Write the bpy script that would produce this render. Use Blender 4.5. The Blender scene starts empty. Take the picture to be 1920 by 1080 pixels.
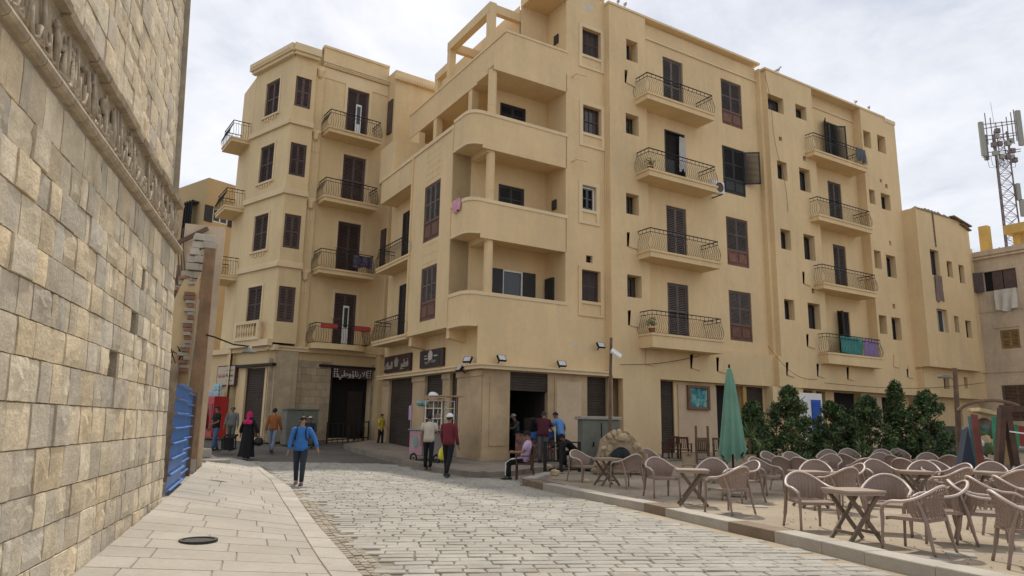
import bpy, bmesh, math, random
from mathutils import Vector, Matrix, noise
rad = math.radians
scn = bpy.context.scene
COL = scn.collection
RN = random.Random(11)

# ------------------------------------------------------------------ camera
FPX, CAMH = 1320.0, 1.5                       # focal length in photo pixels (1920 wide), eye height
PITCH, ROLL = math.atan(256 / FPX), rad(1.03)
FW = Vector((0, math.cos(PITCH), math.sin(PITCH)))
UP0 = Vector((0, -math.sin(PITCH), math.cos(PITCH)))
RT = Vector((1, 0, 0)) * math.cos(ROLL) + UP0 * math.sin(ROLL)
UPV = Vector((-1, 0, 0)) * math.sin(ROLL) + UP0 * math.cos(ROLL)
CAMP = Vector((0, 0, CAMH))
cd = bpy.data.cameras.new('camera')
cd.sensor_width = 36
cd.lens = FPX / 1920 * 36
cd.clip_end = 3000
cam = bpy.data.objects.new('camera', cd)
COL.objects.link(cam)
cam.matrix_world = Matrix(((RT.x, UPV.x, -FW.x, 0), (RT.y, UPV.y, -FW.y, 0), (RT.z, UPV.z, -FW.z, CAMH), (0, 0, 0, 1)))
scn.camera = cam

# ------------------------------------------------------------------ sky, sun, exposure
SUN_EL, SUN_AZ = 58.0, -8.0                   # elevation; azimuth from +Y (ahead of the camera), negative = left
w = bpy.data.worlds.new('World')
scn.world = w
w.use_nodes = True
nt = w.node_tree
nt.nodes.clear()
N = lambda t, **k: (lambda n: ([setattr(n, a, b) for a, b in k.items()], n)[1])(nt.nodes.new(t))
out = N('ShaderNodeOutputWorld')
bg = N('ShaderNodeBackground')
sky = N('ShaderNodeTexSky', sky_type='NISHITA', sun_disc=False)
sky.sun_elevation = rad(SUN_EL)
sky.sun_rotation = rad(SUN_AZ)
sky.air_density = 1.0
sky.dust_density = 3.0
tc = N('ShaderNodeTexCoord')
sep = N('ShaderNodeSeparateXYZ')
nt.links.new(tc.outputs['Generated'], sep.inputs[0])
mz = N('ShaderNodeMath', operation='ADD'); mz.inputs[1].default_value = 0.22
nt.links.new(sep.outputs[2], mz.inputs[0])
cmb = N('ShaderNodeCombineXYZ')
for i in (0, 1):
    dv = N('ShaderNodeMath', operation='DIVIDE')
    nt.links.new(sep.outputs[i], dv.inputs[0]); nt.links.new(mz.outputs[0], dv.inputs[1]); nt.links.new(dv.outputs[0], cmb.inputs[i])
n1 = N('ShaderNodeTexNoise'); n1.inputs['Scale'].default_value = 1.7; n1.inputs['Detail'].default_value = 9; n1.inputs['Roughness'].default_value = .62; n1.inputs['Distortion'].default_value = .35
nt.links.new(cmb.outputs[0], n1.inputs['Vector'])
n2 = N('ShaderNodeTexNoise'); n2.inputs['Scale'].default_value = 9; n2.inputs['Detail'].default_value = 6; n2.inputs['Distortion'].default_value = .5
nt.links.new(cmb.outputs[0], n2.inputs['Vector'])
mm = N('ShaderNodeMath', operation='MULTIPLY_ADD'); mm.inputs[1].default_value = .22
nt.links.new(n2.outputs[0], mm.inputs[0]); nt.links.new(n1.outputs[0], mm.inputs[2])
cr = N('ShaderNodeValToRGB')
cr.color_ramp.elements[0].position = .44; cr.color_ramp.elements[0].color = (4.2, 4.45, 5.1, 1)
cr.color_ramp.elements[1].position = .80; cr.color_ramp.elements[1].color = (7.1, 7.1, 7.15, 1)
e = cr.color_ramp.elements.new(.60); e.color = (5.7, 5.85, 6.2, 1)
nt.links.new(mm.outputs[0], cr.inputs[0])
mx = N('ShaderNodeMixRGB'); mx.inputs[0].default_value = .86
nt.links.new(sky.outputs[0], mx.inputs[1]); nt.links.new(cr.outputs[0], mx.inputs[2])
nt.links.new(mx.outputs[0], bg.inputs[0])
bg.inputs[1].default_value = .10
nt.links.new(bg.outputs[0], out.inputs[0])
sd = bpy.data.lights.new('sun', 'SUN')
sd.energy = 2.3
sd.angle = rad(2.5)
sd.color = (1, .94, .84)
sun = bpy.data.objects.new('sun', sd)
COL.objects.link(sun)
sv = Vector((math.sin(rad(SUN_AZ)) * math.cos(rad(SUN_EL)), math.cos(rad(SUN_AZ)) * math.cos(rad(SUN_EL)), math.sin(rad(SUN_EL))))
sun.rotation_euler = sv.to_track_quat('Z', 'Y').to_euler()
vs = scn.view_settings
vs.view_transform = 'Standard'
vs.look = 'None'
vs.exposure = 0.58
vs.gamma = 1.0
scn.render.resolution_x, scn.render.resolution_y = 1024, 576


# ------------------------------------------------------------------ measuring helpers (photo pixel -> point on a known surface)
def ray(px, py):
    return (FW * FPX + RT * (px - 960) - UPV * (py - 540)) / FPX
def hz(y):                                     # the street climbs gently away from the camera
    return min(.75, max(0.0, .05 * (y - 23)))
def gp(px, py, dz=0.0):                        # point on the street (dz above it)
    d = ray(px, py); z = dz
    for _ in range(40):
        p = CAMP + d * ((min(z, 1.42) - CAMH) / d.z)
        z = .5 * z + .5 * (hz(p.y) + dz)
    return p
def atd(px, py, depth):
    d = ray(px, py)
    return CAMP + d * (depth / d.y)
class Frame:
    """vertical facade frame: x along the facade (to the right seen from outside), y into the building"""
    def __init__(s, o, ang):
        s.o = Vector(o); a = rad(ang); s.rz = rad(90 - ang)
        s.e1 = Vector((math.sin(a), math.cos(a), 0)); s.e2 = Vector((-math.cos(a), math.sin(a), 0))
    def W(s, x, y, z): return s.o + s.e1 * x + s.e2 * y + Vector((0, 0, z))
    def P(s, px, py, y=0):
        d = ray(px, py); q = CAMP + d * (((s.o + s.e2 * y) - CAMP).dot(s.e2) / d.dot(s.e2)) - s.o
        return q.dot(s.e1), q.z
    def X(s, px, py, x=0):
        d = ray(px, py); q = CAMP + d * (((s.o + s.e1 * x) - CAMP).dot(s.e1) / d.dot(s.e1)) - s.o
        return q.dot(s.e2), q.z
KF = Frame((-.97, 25.25, 0), 58.5)             # corner apartment building
LF = Frame((-9.589, 34.0, 0), 55)              # old apartment building behind it


# ------------------------------------------------------------------ materials
MATS = {}
def mat(name, col, rough=.85, var=.10, scale=2.0, bump=.12, bscale=45, rnd=0.0, dirt=None, dirt_amt=0.0, spec=.3, metal=0.0, streak=False, fine=.06, hue=0.0, emit=None):
    if name in MATS: return MATS[name]
    m = bpy.data.materials.new(name); m.use_nodes = True
    t = m.node_tree; L = t.links.new
    b = t.nodes['Principled BSDF']
    b.inputs['Roughness'].default_value = rough
    b.inputs['Metallic'].default_value = metal
    b.inputs['Specular IOR Level'].default_value = spec
    geo = t.nodes.new('ShaderNodeNewGeometry')
    def nz(sc, det=5, vec=None, rg=.6):
        n = t.nodes.new('ShaderNodeTexNoise'); n.inputs['Scale'].default_value = sc; n.inputs['Detail'].default_value = det; n.inputs['Roughness'].default_value = rg
        L(vec if vec else geo.outputs['Position'], n.inputs['Vector']); return n
    def mr(src, a, bb, lo=.3, hi=.7):
        r = t.nodes.new('ShaderNodeMapRange'); r.inputs[1].default_value = lo; r.inputs[2].default_value = hi; r.inputs[3].default_value = a; r.inputs[4].default_value = bb
        L(src, r.inputs[0]); return r.outputs[0]
    def mul(c, f):
        x = t.nodes.new('ShaderNodeVectorMath'); x.operation = 'SCALE'; L(c, x.inputs[0]); L(f, x.inputs['Scale']); return x.outputs[0]
    rgb = t.nodes.new('ShaderNodeRGB'); rgb.outputs[0].default_value = (*col, 1)
    c = rgb.outputs[0]
    if var: c = mul(c, mr(nz(scale).outputs[0], 1 - var, 1 + var))
    if fine: c = mul(c, mr(nz(scale * 14, 4).outputs[0], 1 - fine, 1 + fine))
    if rnd or hue:
        oi = t.nodes.new('ShaderNodeObjectInfo')
        h = t.nodes.new('ShaderNodeHueSaturation'); L(c, h.inputs['Color'])
        L(mr(oi.outputs['Random'], 1 - rnd, 1 + rnd, 0, 1), h.inputs['Value'])
        if hue:
            wn = t.nodes.new('ShaderNodeTexWhiteNoise'); wn.noise_dimensions = '1D'; L(oi.outputs['Random'], wn.inputs['W'])
            L(mr(wn.outputs[0], .5 - hue, .5 + hue, 0, 1), h.inputs['Hue']); L(mr(wn.outputs[0], 1.15, .85, 0, 1), h.inputs['Saturation'])
        c = h.outputs[0]
    if dirt:
        vec = None
        if streak:
            mp = t.nodes.new('ShaderNodeMapping'); mp.inputs['Scale'].default_value = (1, 1, .3); L(geo.outputs['Position'], mp.inputs[0]); vec = mp.outputs[0]
        if streak:
            mp2 = t.nodes.new('ShaderNodeMapping'); mp2.inputs['Scale'].default_value = (1, 1, .16); L(geo.outputs['Position'], mp2.inputs[0])
            c = mul(c, mr(nz(2.6, 6, mp2.outputs[0], .7).outputs[0], .955, 1.02, .35, .65))
        n = nz(scale * (2.2 if streak else .9), 6, vec, .65)
        mxn = t.nodes.new('ShaderNodeMixRGB'); mxn.inputs[2].default_value = (*dirt, 1); L(c, mxn.inputs[1])
        L(mr(n.outputs[0], 0, dirt_amt, .48, .78), mxn.inputs[0]); c = mxn.outputs[0]
    L(c, b.inputs['Base Color'])
    if bump:
        bp = t.nodes.new('ShaderNodeBump'); bp.inputs['Strength'].default_value = bump; bp.inputs['Distance'].default_value = .03
        L(nz(bscale, 6).outputs[0], bp.inputs['Height']); L(bp.outputs[0], b.inputs['Normal'])
    if emit:
        b.inputs['Emission Color'].default_value = (*emit[:3], 1); b.inputs['Emission Strength'].default_value = emit[3]
    MATS[name] = m
    return m
PLASTER = mat('plaster_ochre', (.71, .530, .298), .9, .08, .35, .12, 60, dirt=(.54, .41, .25), dirt_amt=.5, streak=True, fine=.03)
PLASTER2 = mat('plaster_cream', (.71, .542, .308), .9, .08, .4, .12, 60, dirt=(.51, .39, .23), dirt_amt=.5, streak=True, fine=.03)
TRIM = mat('plaster_trim', (.72, .565, .35), .9, .08, .8, .1, 60, fine=.03)
SHOPST = mat('shop_stone', (.49, .36, .215), .85, .18, .8, .15, 50, dirt=(.16, .12, .085), dirt_amt=.45, fine=.05)
PINKPL = mat('pinkish_render', (.58, .435, .295), .9, .10, .7, .12, 60, dirt=(.40, .29, .19), dirt_amt=.4)
OLDPL = mat('old_plaster', (.60, .48, .34), .95, .14, .5, .2, 30, dirt=(.26, .21, .16), dirt_amt=.6, streak=True)
LIME = mat('limestone', (.67, .56, .39), .92, .20, 3.5, .55, 22, rnd=.15, hue=.004, dirt=(.43, .36, .26), dirt_amt=.6, fine=.12)
LIMEG = mat('limestone_grey', (.55, .48, .37), .92, .18, 3.5, .45, 24, rnd=.12, hue=.004, dirt=(.37, .31, .23), dirt_amt=.5, fine=.10)
MORTAR = mat('mortar', (.42, .355, .265), .95, .2, 4, .5, 40)
CARVED = mat('carved_stone', (.42, .34, .24), .95, .25, 6, .5, 35, dirt=(.24, .20, .15), dirt_amt=.7)
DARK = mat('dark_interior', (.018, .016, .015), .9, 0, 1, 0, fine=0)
GLASS = mat('window_glass', (.03, .035, .04), .12, 0, 1, 0, spec=.6, fine=0)
SHUT = mat('shutter_brown', (.105, .072, .062), .6, .2, 3, .1, 60, rnd=.22)
SHUTG = mat('shutter_grey', (.125, .102, .090), .6, .2, 3, .1, 60, rnd=.25)
SHUTB = mat('shutter_black', (.036, .034, .034), .55, .2, 3, .1, 60, rnd=.3)
WOODRED = mat('wood_reddish', (.165, .078, .052), .55, .25, 4, .15, 50, rnd=.15)
IRON = mat('wrought_iron', (.022, .020, .019), .5, .2, 5, 0, metal=.4)
ROLLER = mat('roller_shutter', (.062, .048, .038), .55, .2, 2.5, .05, 40, metal=.0, dirt=(.10, .075, .055), dirt_amt=.5)
WHITEP = mat('white_paint', (.72, .72, .70), .5, .06, 3, .04, 60)
ASPH = mat('dusty_asphalt', (.115, .104, .090), .95, .25, .5, .3, 60, dirt=(.19, .165, .13), dirt_amt=.6)
SETT = mat('sett_stone', (.335, .308, .262), .85, .16, 1.1, .35, 30, rnd=.13, hue=.008, dirt=(.215, .19, .155), dirt_amt=.55, fine=.08)
JOINT = mat('sett_joint', (.20, .172, .132), .95, .3, 2, .5, 50)
SLAB = mat('pavement_slab', (.365, .33, .28), .9, .13, .9, .3, 40, rnd=.06, dirt=(.33, .28, .22), dirt_amt=.5)
KERB = mat('kerb_stone', (.385, .35, .295), .85, .14, 1.5, .25, 40, rnd=.08, dirt=(.27, .23, .18), dirt_amt=.5)
SAND = mat('terrace_sand', (.32, .262, .19), .95, .2, .7, .45, 25, dirt=(.25, .19, .13), dirt_amt=.55)
CHAIRP = mat('chair_resin', (.265, .190, .150), .42, .08, 3, .05, 80, rnd=.06, spec=.5)
CHAIRRIM = mat('chair_rim', (.50, .41, .355), .4, .08, 3, .03, 80, rnd=.05, spec=.5)
TABLEP = mat('table_resin', (.34, .26, .205), .45, .1, 3, .08, 60, rnd=.05, spec=.5)
TABLEL = mat('table_leg', (.165, .125, .092), .5, .15, 3, .08, 60)
DARKWOOD = mat('dark_wood', (.085, .035, .024), .5, .2, 5, .1, 50)
OLDWOOD = mat('old_wood', (.16, .105, .07), .85, .25, 5, .3, 40, dirt=(.09, .06, .045), dirt_amt=.6, streak=True)
GREYMET = mat('grey_green_metal', (.16, .165, .135), .6, .15, 2, .08, 40, dirt=(.11, .10, .08), dirt_amt=.5)
BLUE = mat('blue_sheet', (.06, .185, .47), .42, .12, 1.5, .05, 30, dirt=(.25, .30, .38), dirt_amt=.25, spec=.5)
BRICK = mat('red_brick', (.34, .20, .14), .9, .2, 5, .3, 40, rnd=.15)
CONC = mat('concrete', (.33, .30, .25), .95, .2, 1.5, .4, 30, dirt=(.2, .18, .15), dirt_amt=.5)


# ------------------------------------------------------------------ mesh builder
class MB:
    def __init__(s): s.v = []; s.f = []; s.m = []; s.mi = 0; s.T = None
    def add(s, vs, fs):
        n = len(s.v)
        s.v += [tuple(s.T @ Vector(p)) for p in vs] if s.T else [tuple(p) for p in vs]
        s.f += [tuple(i + n for i in f) for f in fs]; s.m += [s.mi] * len(fs)
        return s
    def quad(s, a, b, c, d): return s.add([a, b, c, d], [(0, 1, 2, 3)])
    def box(s, x0, x1, y0, y1, z0, z1):
        return s.add([(x0, y0, z0), (x1, y0, z0), (x1, y1, z0), (x0, y1, z0), (x0, y0, z1), (x1, y0, z1), (x1, y1, z1), (x0, y1, z1)],
                     [(0, 3, 2, 1), (4, 5, 6, 7), (0, 1, 5, 4), (1, 2, 6, 5), (2, 3, 7, 6), (3, 0, 4, 7)])
    def bbox(s, x0, x1, y0, y1, z0, z1, b=.01):     # box with chamfered vertical/top edges
        x0, x1 = min(x0, x1), max(x0, x1); y0, y1 = min(y0, y1), max(y0, y1)
        r = lambda i, z: [(x0 + i, y0 + i, z), (x1 - i, y0 + i, z), (x1 - i, y1 - i, z), (x0 + i, y1 - i, z)]
        vs = r(b, z0) + r(0, z0 + b) + r(0, z1 - b) + r(b, z1)
        fs = [(3, 2, 1, 0), (12, 13, 14, 15)]
        for k in range(3):
            for i in range(4): fs.append((k * 4 + i, k * 4 + (i + 1) % 4, k * 4 + 4 + (i + 1) % 4, k * 4 + 4 + i))
        return s.add(vs, fs)
    def bar(s, a, b, w, h=None):                    # square bar between two points
        a, b = Vector(a), Vector(b); d = (b - a).normalized(); h = h or w
        u = d.cross(Vector((0, 0, 1)));  u = u.normalized() if u.length > 1e-4 else Vector((1, 0, 0))
        n = u.cross(d); u *= w / 2; n *= h / 2
        return s.add([a - u - n, a + u - n, a + u + n, a - u + n, b - u - n, b + u - n, b + u + n, b - u + n],
                     [(0, 1, 2, 3), (7, 6, 5, 4), (0, 4, 5, 1), (1, 5, 6, 2), (2, 6, 7, 3), (3, 7, 4, 0)])
    def tube(s, pts, r, n=6, closed=False, caps=True):
        pts = [Vector(p) for p in pts]; k = len(pts); rs = r if isinstance(r, (list, tuple)) else [r] * k
        u = None; vs = []
        for i, p in enumerate(pts):
            d = (pts[(i + 1) % k] - pts[i - 1]) if closed else (pts[min(i + 1, k - 1)] - pts[max(i - 1, 0)])
            d = d.normalized() if d.length > 1e-9 else Vector((0, 0, 1))
            if u is None:
                u = d.cross(Vector((0, 0, 1)))
                if u.length < 1e-3: u = d.cross(Vector((1, 0, 0)))
            u = (u - d * u.dot(d)); u = u.normalized() if u.length > 1e-6 else d.orthogonal().normalized()
            q = d.cross(u)
            for j in range(n):
                a = 2 * math.pi * j / n; vs.append(p + (u * math.cos(a) + q * math.sin(a)) * rs[i])
        fs = []
        for i in range(k if closed else k - 1):
            for j in range(n):
                a, b = i * n, ((i + 1) % k) * n; fs.append((a + j, a + (j + 1) % n, b + (j + 1) % n, b + j))
        if caps and not closed: fs += [tuple(range(n - 1, -1, -1)), tuple((k - 1) * n + j for j in range(n))]
        return s.add(vs, fs)
    def lathe(s, prof, n=12, c=(0, 0, 0)):
        vs = []
        for r, z in prof:
            for j in range(n): a = 2 * math.pi * j / n; vs.append((c[0] + r * math.cos(a), c[1] + r * math.sin(a), c[2] + z))
        fs = [(i * n + j, i * n + (j + 1) % n, (i + 1) * n + (j + 1) % n, (i + 1) * n + j) for i in range(len(prof) - 1) for j in range(n)]
        fs += [tuple(range(n - 1, -1, -1)), tuple((len(prof) - 1) * n + j for j in range(n))]
        return s.add(vs, fs)
    def prism(s, poly, z0, z1):                      # poly = [(x, y)] counter-clockwise
        n = len(poly)
        f0 = z0 if callable(z0) else (lambda x, y: z0); f1 = z1 if callable(z1) else (lambda x, y: z1)
        vs = [(x, y, f0(x, y)) for x, y in poly] + [(x, y, f1(x, y)) for x, y in poly]
        return s.add(vs, [tuple(range(n - 1, -1, -1)), tuple(range(n, 2 * n))] + [(i, (i + 1) % n, n + (i + 1) % n, n + i) for i in range(n)])
    def wall(s, x0, x1, z0, z1, y, ops=(), depth=.25, reveal=None, T=None, thick=None):
        """wall face at local y (outside = -y) with real openings ops = [(xa, xb, za, zb[, depth])] and their reveals"""
        ops = [o if len(o) > 4 else (*o, depth) for o in ops]
        ops = [(max(o[0], x0), min(o[1], x1), max(o[2], z0), min(o[3], z1), o[4]) for o in ops]
        ops = [o for o in ops if o[1] > o[0] and o[3] > o[2]]
        xs = sorted({x0, x1, *[o[0] for o in ops], *[o[1] for o in ops]}); zs = sorted({z0, z1, *[o[2] for o in ops], *[o[3] for o in ops]})
        for a, b in zip(xs, xs[1:]):
            for c, d in zip(zs, zs[1:]):
                mx_, mz_ = (a + b) / 2, (c + d) / 2
                if not any(o[0] < mx_ < o[1] and o[2] < mz_ < o[3] for o in ops): s.quad((a, y, c), (b, y, c), (b, y, d), (a, y, d))
        k = s.mi
        if reveal is not None: s.mi = reveal
        for a, b, c, d, e in ops:
            Y = y + e
            s.quad((a, y, c), (a, Y, c), (b, Y, c), (b, y, c)); s.quad((a, y, d), (b, y, d), (b, Y, d), (a, Y, d))
            s.quad((a, y, c), (a, y, d), (a, Y, d), (a, Y, c)); s.quad((b, y, c), (b, Y, c), (b, Y, d), (b, y, d))
        s.mi = k
        if thick:
            s.quad((x0, y, z0), (x0, y, z1), (x0, y + thick, z1), (x0, y + thick, z0)); s.quad((x1, y, z0), (x1, y + thick, z0), (x1, y + thick, z1), (x1, y, z1))
            s.quad((x0, y, z1), (x1, y, z1), (x1, y + thick, z1), (x0, y + thick, z1)); s.quad((x0, y, z0), (x0, y + thick, z0), (x1, y + thick, z0), (x1, y, z0))
        return s
    def mesh(s, name, mats, smooth=False):
        me = bpy.data.meshes.new(name); me.from_pydata(s.v, [], s.f)
        for m in (mats if isinstance(mats, (list, tuple)) else [mats]): me.materials.append(m)
        me.polygons.foreach_set('material_index', s.m)
        if smooth: me.polygons.foreach_set('use_smooth', [True] * len(me.polygons))
        me.update(); return me
    def build(s, name, mats, parent=None, loc=(0, 0, 0), rz=0.0, smooth=False):
        return obj(name, s.mesh(name, mats, smooth), parent, loc, rz)
def build_split(mb, name, mats, parent=None, loc=(0, 0, 0), rz=0.0, tol=.012):
    """one object for each group of touching pieces"""
    par = list(range(len(mb.v)))
    def find(i):
        while par[i] != i: par[i] = par[par[i]]; i = par[i]
        return i
    for f in mb.f:
        for q in f[1:]: par[find(q)] = find(f[0])
    comp = {}
    for i, v in enumerate(mb.v):
        c = comp.setdefault(find(i), [list(v), list(v)])
        for k in range(3): c[0][k] = min(c[0][k], v[k]); c[1][k] = max(c[1][k], v[k])
    ks = list(comp); grp = {k: k for k in ks}
    def gf(k):
        while grp[k] != k: k = grp[k]
        return k
    for a in range(len(ks)):
        for b in range(a):
            A, B = comp[ks[a]], comp[ks[b]]
            if all(A[0][k] - tol <= B[1][k] and B[0][k] - tol <= A[1][k] for k in range(3)): grp[gf(ks[a])] = gf(ks[b])
    out_ = {}
    for f, m in zip(mb.f, mb.m): out_.setdefault(gf(find(f[0])), []).append((f, m))
    res = []
    for fs in out_.values():
        n = MB(); idx = {}
        for f, m in fs:
            for q in f:
                if q not in idx: idx[q] = len(n.v); n.v.append(mb.v[q])
            n.f.append(tuple(idx[q] for q in f)); n.m.append(m)
        res.append(n.build(name, mats, parent, loc, rz))
    return res
def obj(name, me, parent=None, loc=(0, 0, 0), rz=0.0):
    o = bpy.data.objects.new(name, me); COL.objects.link(o)
    o.parent = parent; o.location = loc; o.rotation_euler = (0, 0, rz)
    return o
def tag(o, label, cat, group=None):
    o['label'] = label; o['category'] = cat
    if group: o['group'] = group
    return o
def structure(o): o['kind'] = 'structure'; return o
def thing(name, label, cat, loc=(0, 0, 0), rz=0.0, group=None):
    o = bpy.data.objects.new(name, None); COL.objects.link(o); o.empty_display_size = .2
    o.location = loc; o.rotation_euler = (0, 0, rz)
    return tag(o, label, cat, group)
def copy_tree(o, parent=None):
    c = o.copy(); COL.objects.link(c); c.parent = parent
    for ch in o.children: copy_tree(ch, c)
    return c
def text_mesh(body, size, extrude, m, center=True):
    c = bpy.data.curves.new('lettering', 'FONT'); c.body = body; c.size = size; c.extrude = extrude
    if center: c.align_x = 'CENTER'; c.align_y = 'CENTER'
    o = bpy.data.objects.new('lettering', c); COL.objects.link(o)
    dg = bpy.context.evaluated_depsgraph_get(); dg.update()
    me = bpy.data.meshes.new_from_object(o.evaluated_get(dg))
    bpy.data.objects.remove(o); me.materials.clear(); me.materials.append(m)
    # stand the text up: glyph plane x,y -> x,z ; front faces -y
    me.transform(Matrix(((1, 0, 0, 0), (0, 0, -1, 0), (0, 1, 0, 0), (0, 0, 0, 1))))
    return me

# ================================================================== THE SETTING
def interp(pts, y):                               # x of a polyline given as [(x, y)] with rising y
    if y <= pts[0][1]: a, b = pts[0], pts[1]
    elif y >= pts[-1][1]: a, b = pts[-2], pts[-1]
    else:
        for a, b in zip(pts, pts[1:]):
            if a[1] <= y <= b[1]: break
    return a[0] + (b[0] - a[0]) * (y - a[1]) / (b[1] - a[1])
# ground sheet, follows the climb of the street
mb = MB()
xs = [-900, -200, -60, -30, -12, 0, 12, 30, 60, 200, 900]; ys = [-60, 0, 12, 23, 26, 30, 34, 38, 60, 200, 1500]
for a, b in zip(xs, xs[1:]):
    for c, d in zip(ys, ys[1:]): mb.quad((a, c, hz(c) - .06), (b, c, hz(c) - .06), (b, d, hz(d) - .06), (a, d, hz(d) - .06))
structure(mb.build('ground', ASPH))

KO = [(.95, 1.0), (-.2, 4.0), (-1.32, 6.85), (-1.87, 8.23), (-2.5, 9.8), (-3.3, 11.91), (-4.53, 15.24), (-6.17, 18.88), (-8.09, 23.2), (-9.6, 25.0)]
KI = [(.62, 1.0), (-.5, 4.0), (-1.57, 6.69), (-1.93, 7.58), (-2.39, 8.77), (-3.02, 10.43), (-3.91, 12.71), (-5.56, 17.03), (-7.33, 21.06), (-9.6, 24.3)]
KR = [(7.2, 1.0), (5.85, 4.0), (4.95, 6.3), (4.35, 7.83), (4.14, 8.36), (3.96, 8.99), (3.79, 9.63), (3.43, 10.57), (3.07, 11.54), (2.9, 12.06), (2.46, 13.34), (1.97, 14.51), (1.26, 16.15), (.42, 18.4)]
WA = rad(-16); WD = Vector((math.sin(WA), math.cos(WA), 0)); WP = Vector((-3.82, 6.56, 0))
def wallx(y): return WP.x + (y - WP.y) * math.tan(WA) if y < 10.55 else -4.96 - .36 * (y - 10.55)
def pave_z(x, y):
    k = interp(KI, y); t = min(1, max(0, (k - x) / max(.5, k - wallx(y))))
    return .14 + hz(y) + .055 * min(4, max(0, y - 6.5)) * t

# cobbled road: bed + individual setts
road = MB(); sandq = []
ys = [1 + .75 * i for i in range(33)]
for c, d in zip(ys, ys[1:]):
    def rx(y): return interp(KR, y) + .1 if y < 18.4 else .6 + (y - 18.4) * .3
    if c < 18: gs = lambda y, q: (interp(KR, y) - q, y, hz(y) - .011)
    if c < 18: sandq.append((gs(c, .42), gs(c, -.05), gs(d, -.05), gs(d, .42)))
    road.quad((interp(KO, c) - .2, c, hz(c) - .02), (rx(c), c, hz(c) - .02), (rx(d), d, hz(d) - .02), (interp(KO, d) - .2, d, hz(d) - .02))
road = structure(road.build('cobbled_road', JOINT))
mb = MB()
for q in sandq: mb.quad(*q)
o = mb.build('sand_strip', SAND, road)
def sett_variant(k):
    r = random.Random(k); j = lambda a: r.uniform(-a, a)
    lo = [(-.5, -.5), (.5, -.5), (.5, .5), (-.5, .5)]
    c = [(x * .965 + j(.03), y * .945 + j(.045)) for x, y in lo]
    vs = [(x, y, -.06) for x, y in c] + [(x, y, -.012) for x, y in c] + [(x * .93, y * .90, j(.004)) for x, y in c] + [(j(.1), j(.1), .006)]
    fs = [(i, (i + 1) % 4, 4 + (i + 1) % 4, 4 + i) for i in range(4)] + [(4 + i, 4 + (i + 1) % 4, 8 + (i + 1) % 4, 8 + i) for i in range(4)] + [(8 + i, 8 + (i + 1) % 4, 12) for i in range(4)]
    b = MB(); b.add(vs, fs); return b
SV = [sett_variant(k) for k in range(12)]
SVM = [b.mesh('sett', SETT) for b in SV]
setts = []
ra = rad(7)
for i in range(-40, 140):
    v = i * .215 + RN.uniform(-.012, .012); u = -16 + RN.uniform(0, .4)
    while u < 12:
        wd = RN.uniform(.24, .43); uc = u + wd / 2; u += wd
        bend = .0035 * (uc - 1) ** 2
        x, y = uc * math.cos(ra) - (v - bend) * math.sin(ra), uc * math.sin(ra) + (v - bend) * math.cos(ra)
        if y < 3.2 or y > 25: continue
        l = interp(KO, y) + (.42 if y < 14 else .25)
        rr = interp(KR, y) - .22 if y < 18.4 else (.35 if y < 20.5 else -2.2 - (y - 22) * .62)
        if x < l or x > rr: continue
        setts.append((x, y, wd, RN.uniform(.2, .212)))
setts.sort(key=lambda s: s[1] ** 2 + s[0] ** 2 * .3 - (50 if abs(s[0]) > s[1] * .8 else 0) * -1)
rest = MB()
for k, (x, y, wd, dp) in enumerate(setts):
    z = hz(y) + RN.uniform(-.003, .003); rz = ra - .007 * (x - 1) + RN.uniform(-.04, .04)
    if k < 290:
        o = obj('sett', RN.choice(SVM), road, (x, y, z), rz); o.scale = (wd, dp, 1)
        o.rotation_euler = (RN.uniform(-.02, .02), RN.uniform(-.02, .02), rz)
    else:
        rest.T = Matrix.Translation((x, y, z)) @ Matrix.Rotation(rz, 4, 'Z') @ Matrix.Diagonal((wd, dp, 1, 1))
        b = RN.choice(SV); rest.add(b.v, b.f)
o = rest.build('setts', SETT, road); o['kind'] = 'stuff'
# narrow gutter of small stones along the left kerb
gut = MB(); y = 3.0
while y < 21:
    l = .13
    for q in range(4):
        x = interp(KO, y) + .06 + q * .105 * (1 if y < 14 else .6)
        gut.T = Matrix.Translation((x, y, hz(y) - .008 + RN.uniform(-.006, .006))) @ Matrix.Rotation(rad(20) + RN.uniform(-.1, .1), 4, 'Z') @ Matrix.Diagonal((.098, l * .93, 1, 1))
        b = RN.choice(SV); gut.add(b.v, b.f)
    y += l
o = gut.build('gutter_stones', mat('gutter_stone', (.30, .26, .20), .9, .25, 2, .4, 40, dirt=(.36, .29, .2), dirt_amt=.6), road); o['kind'] = 'stuff'

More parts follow.
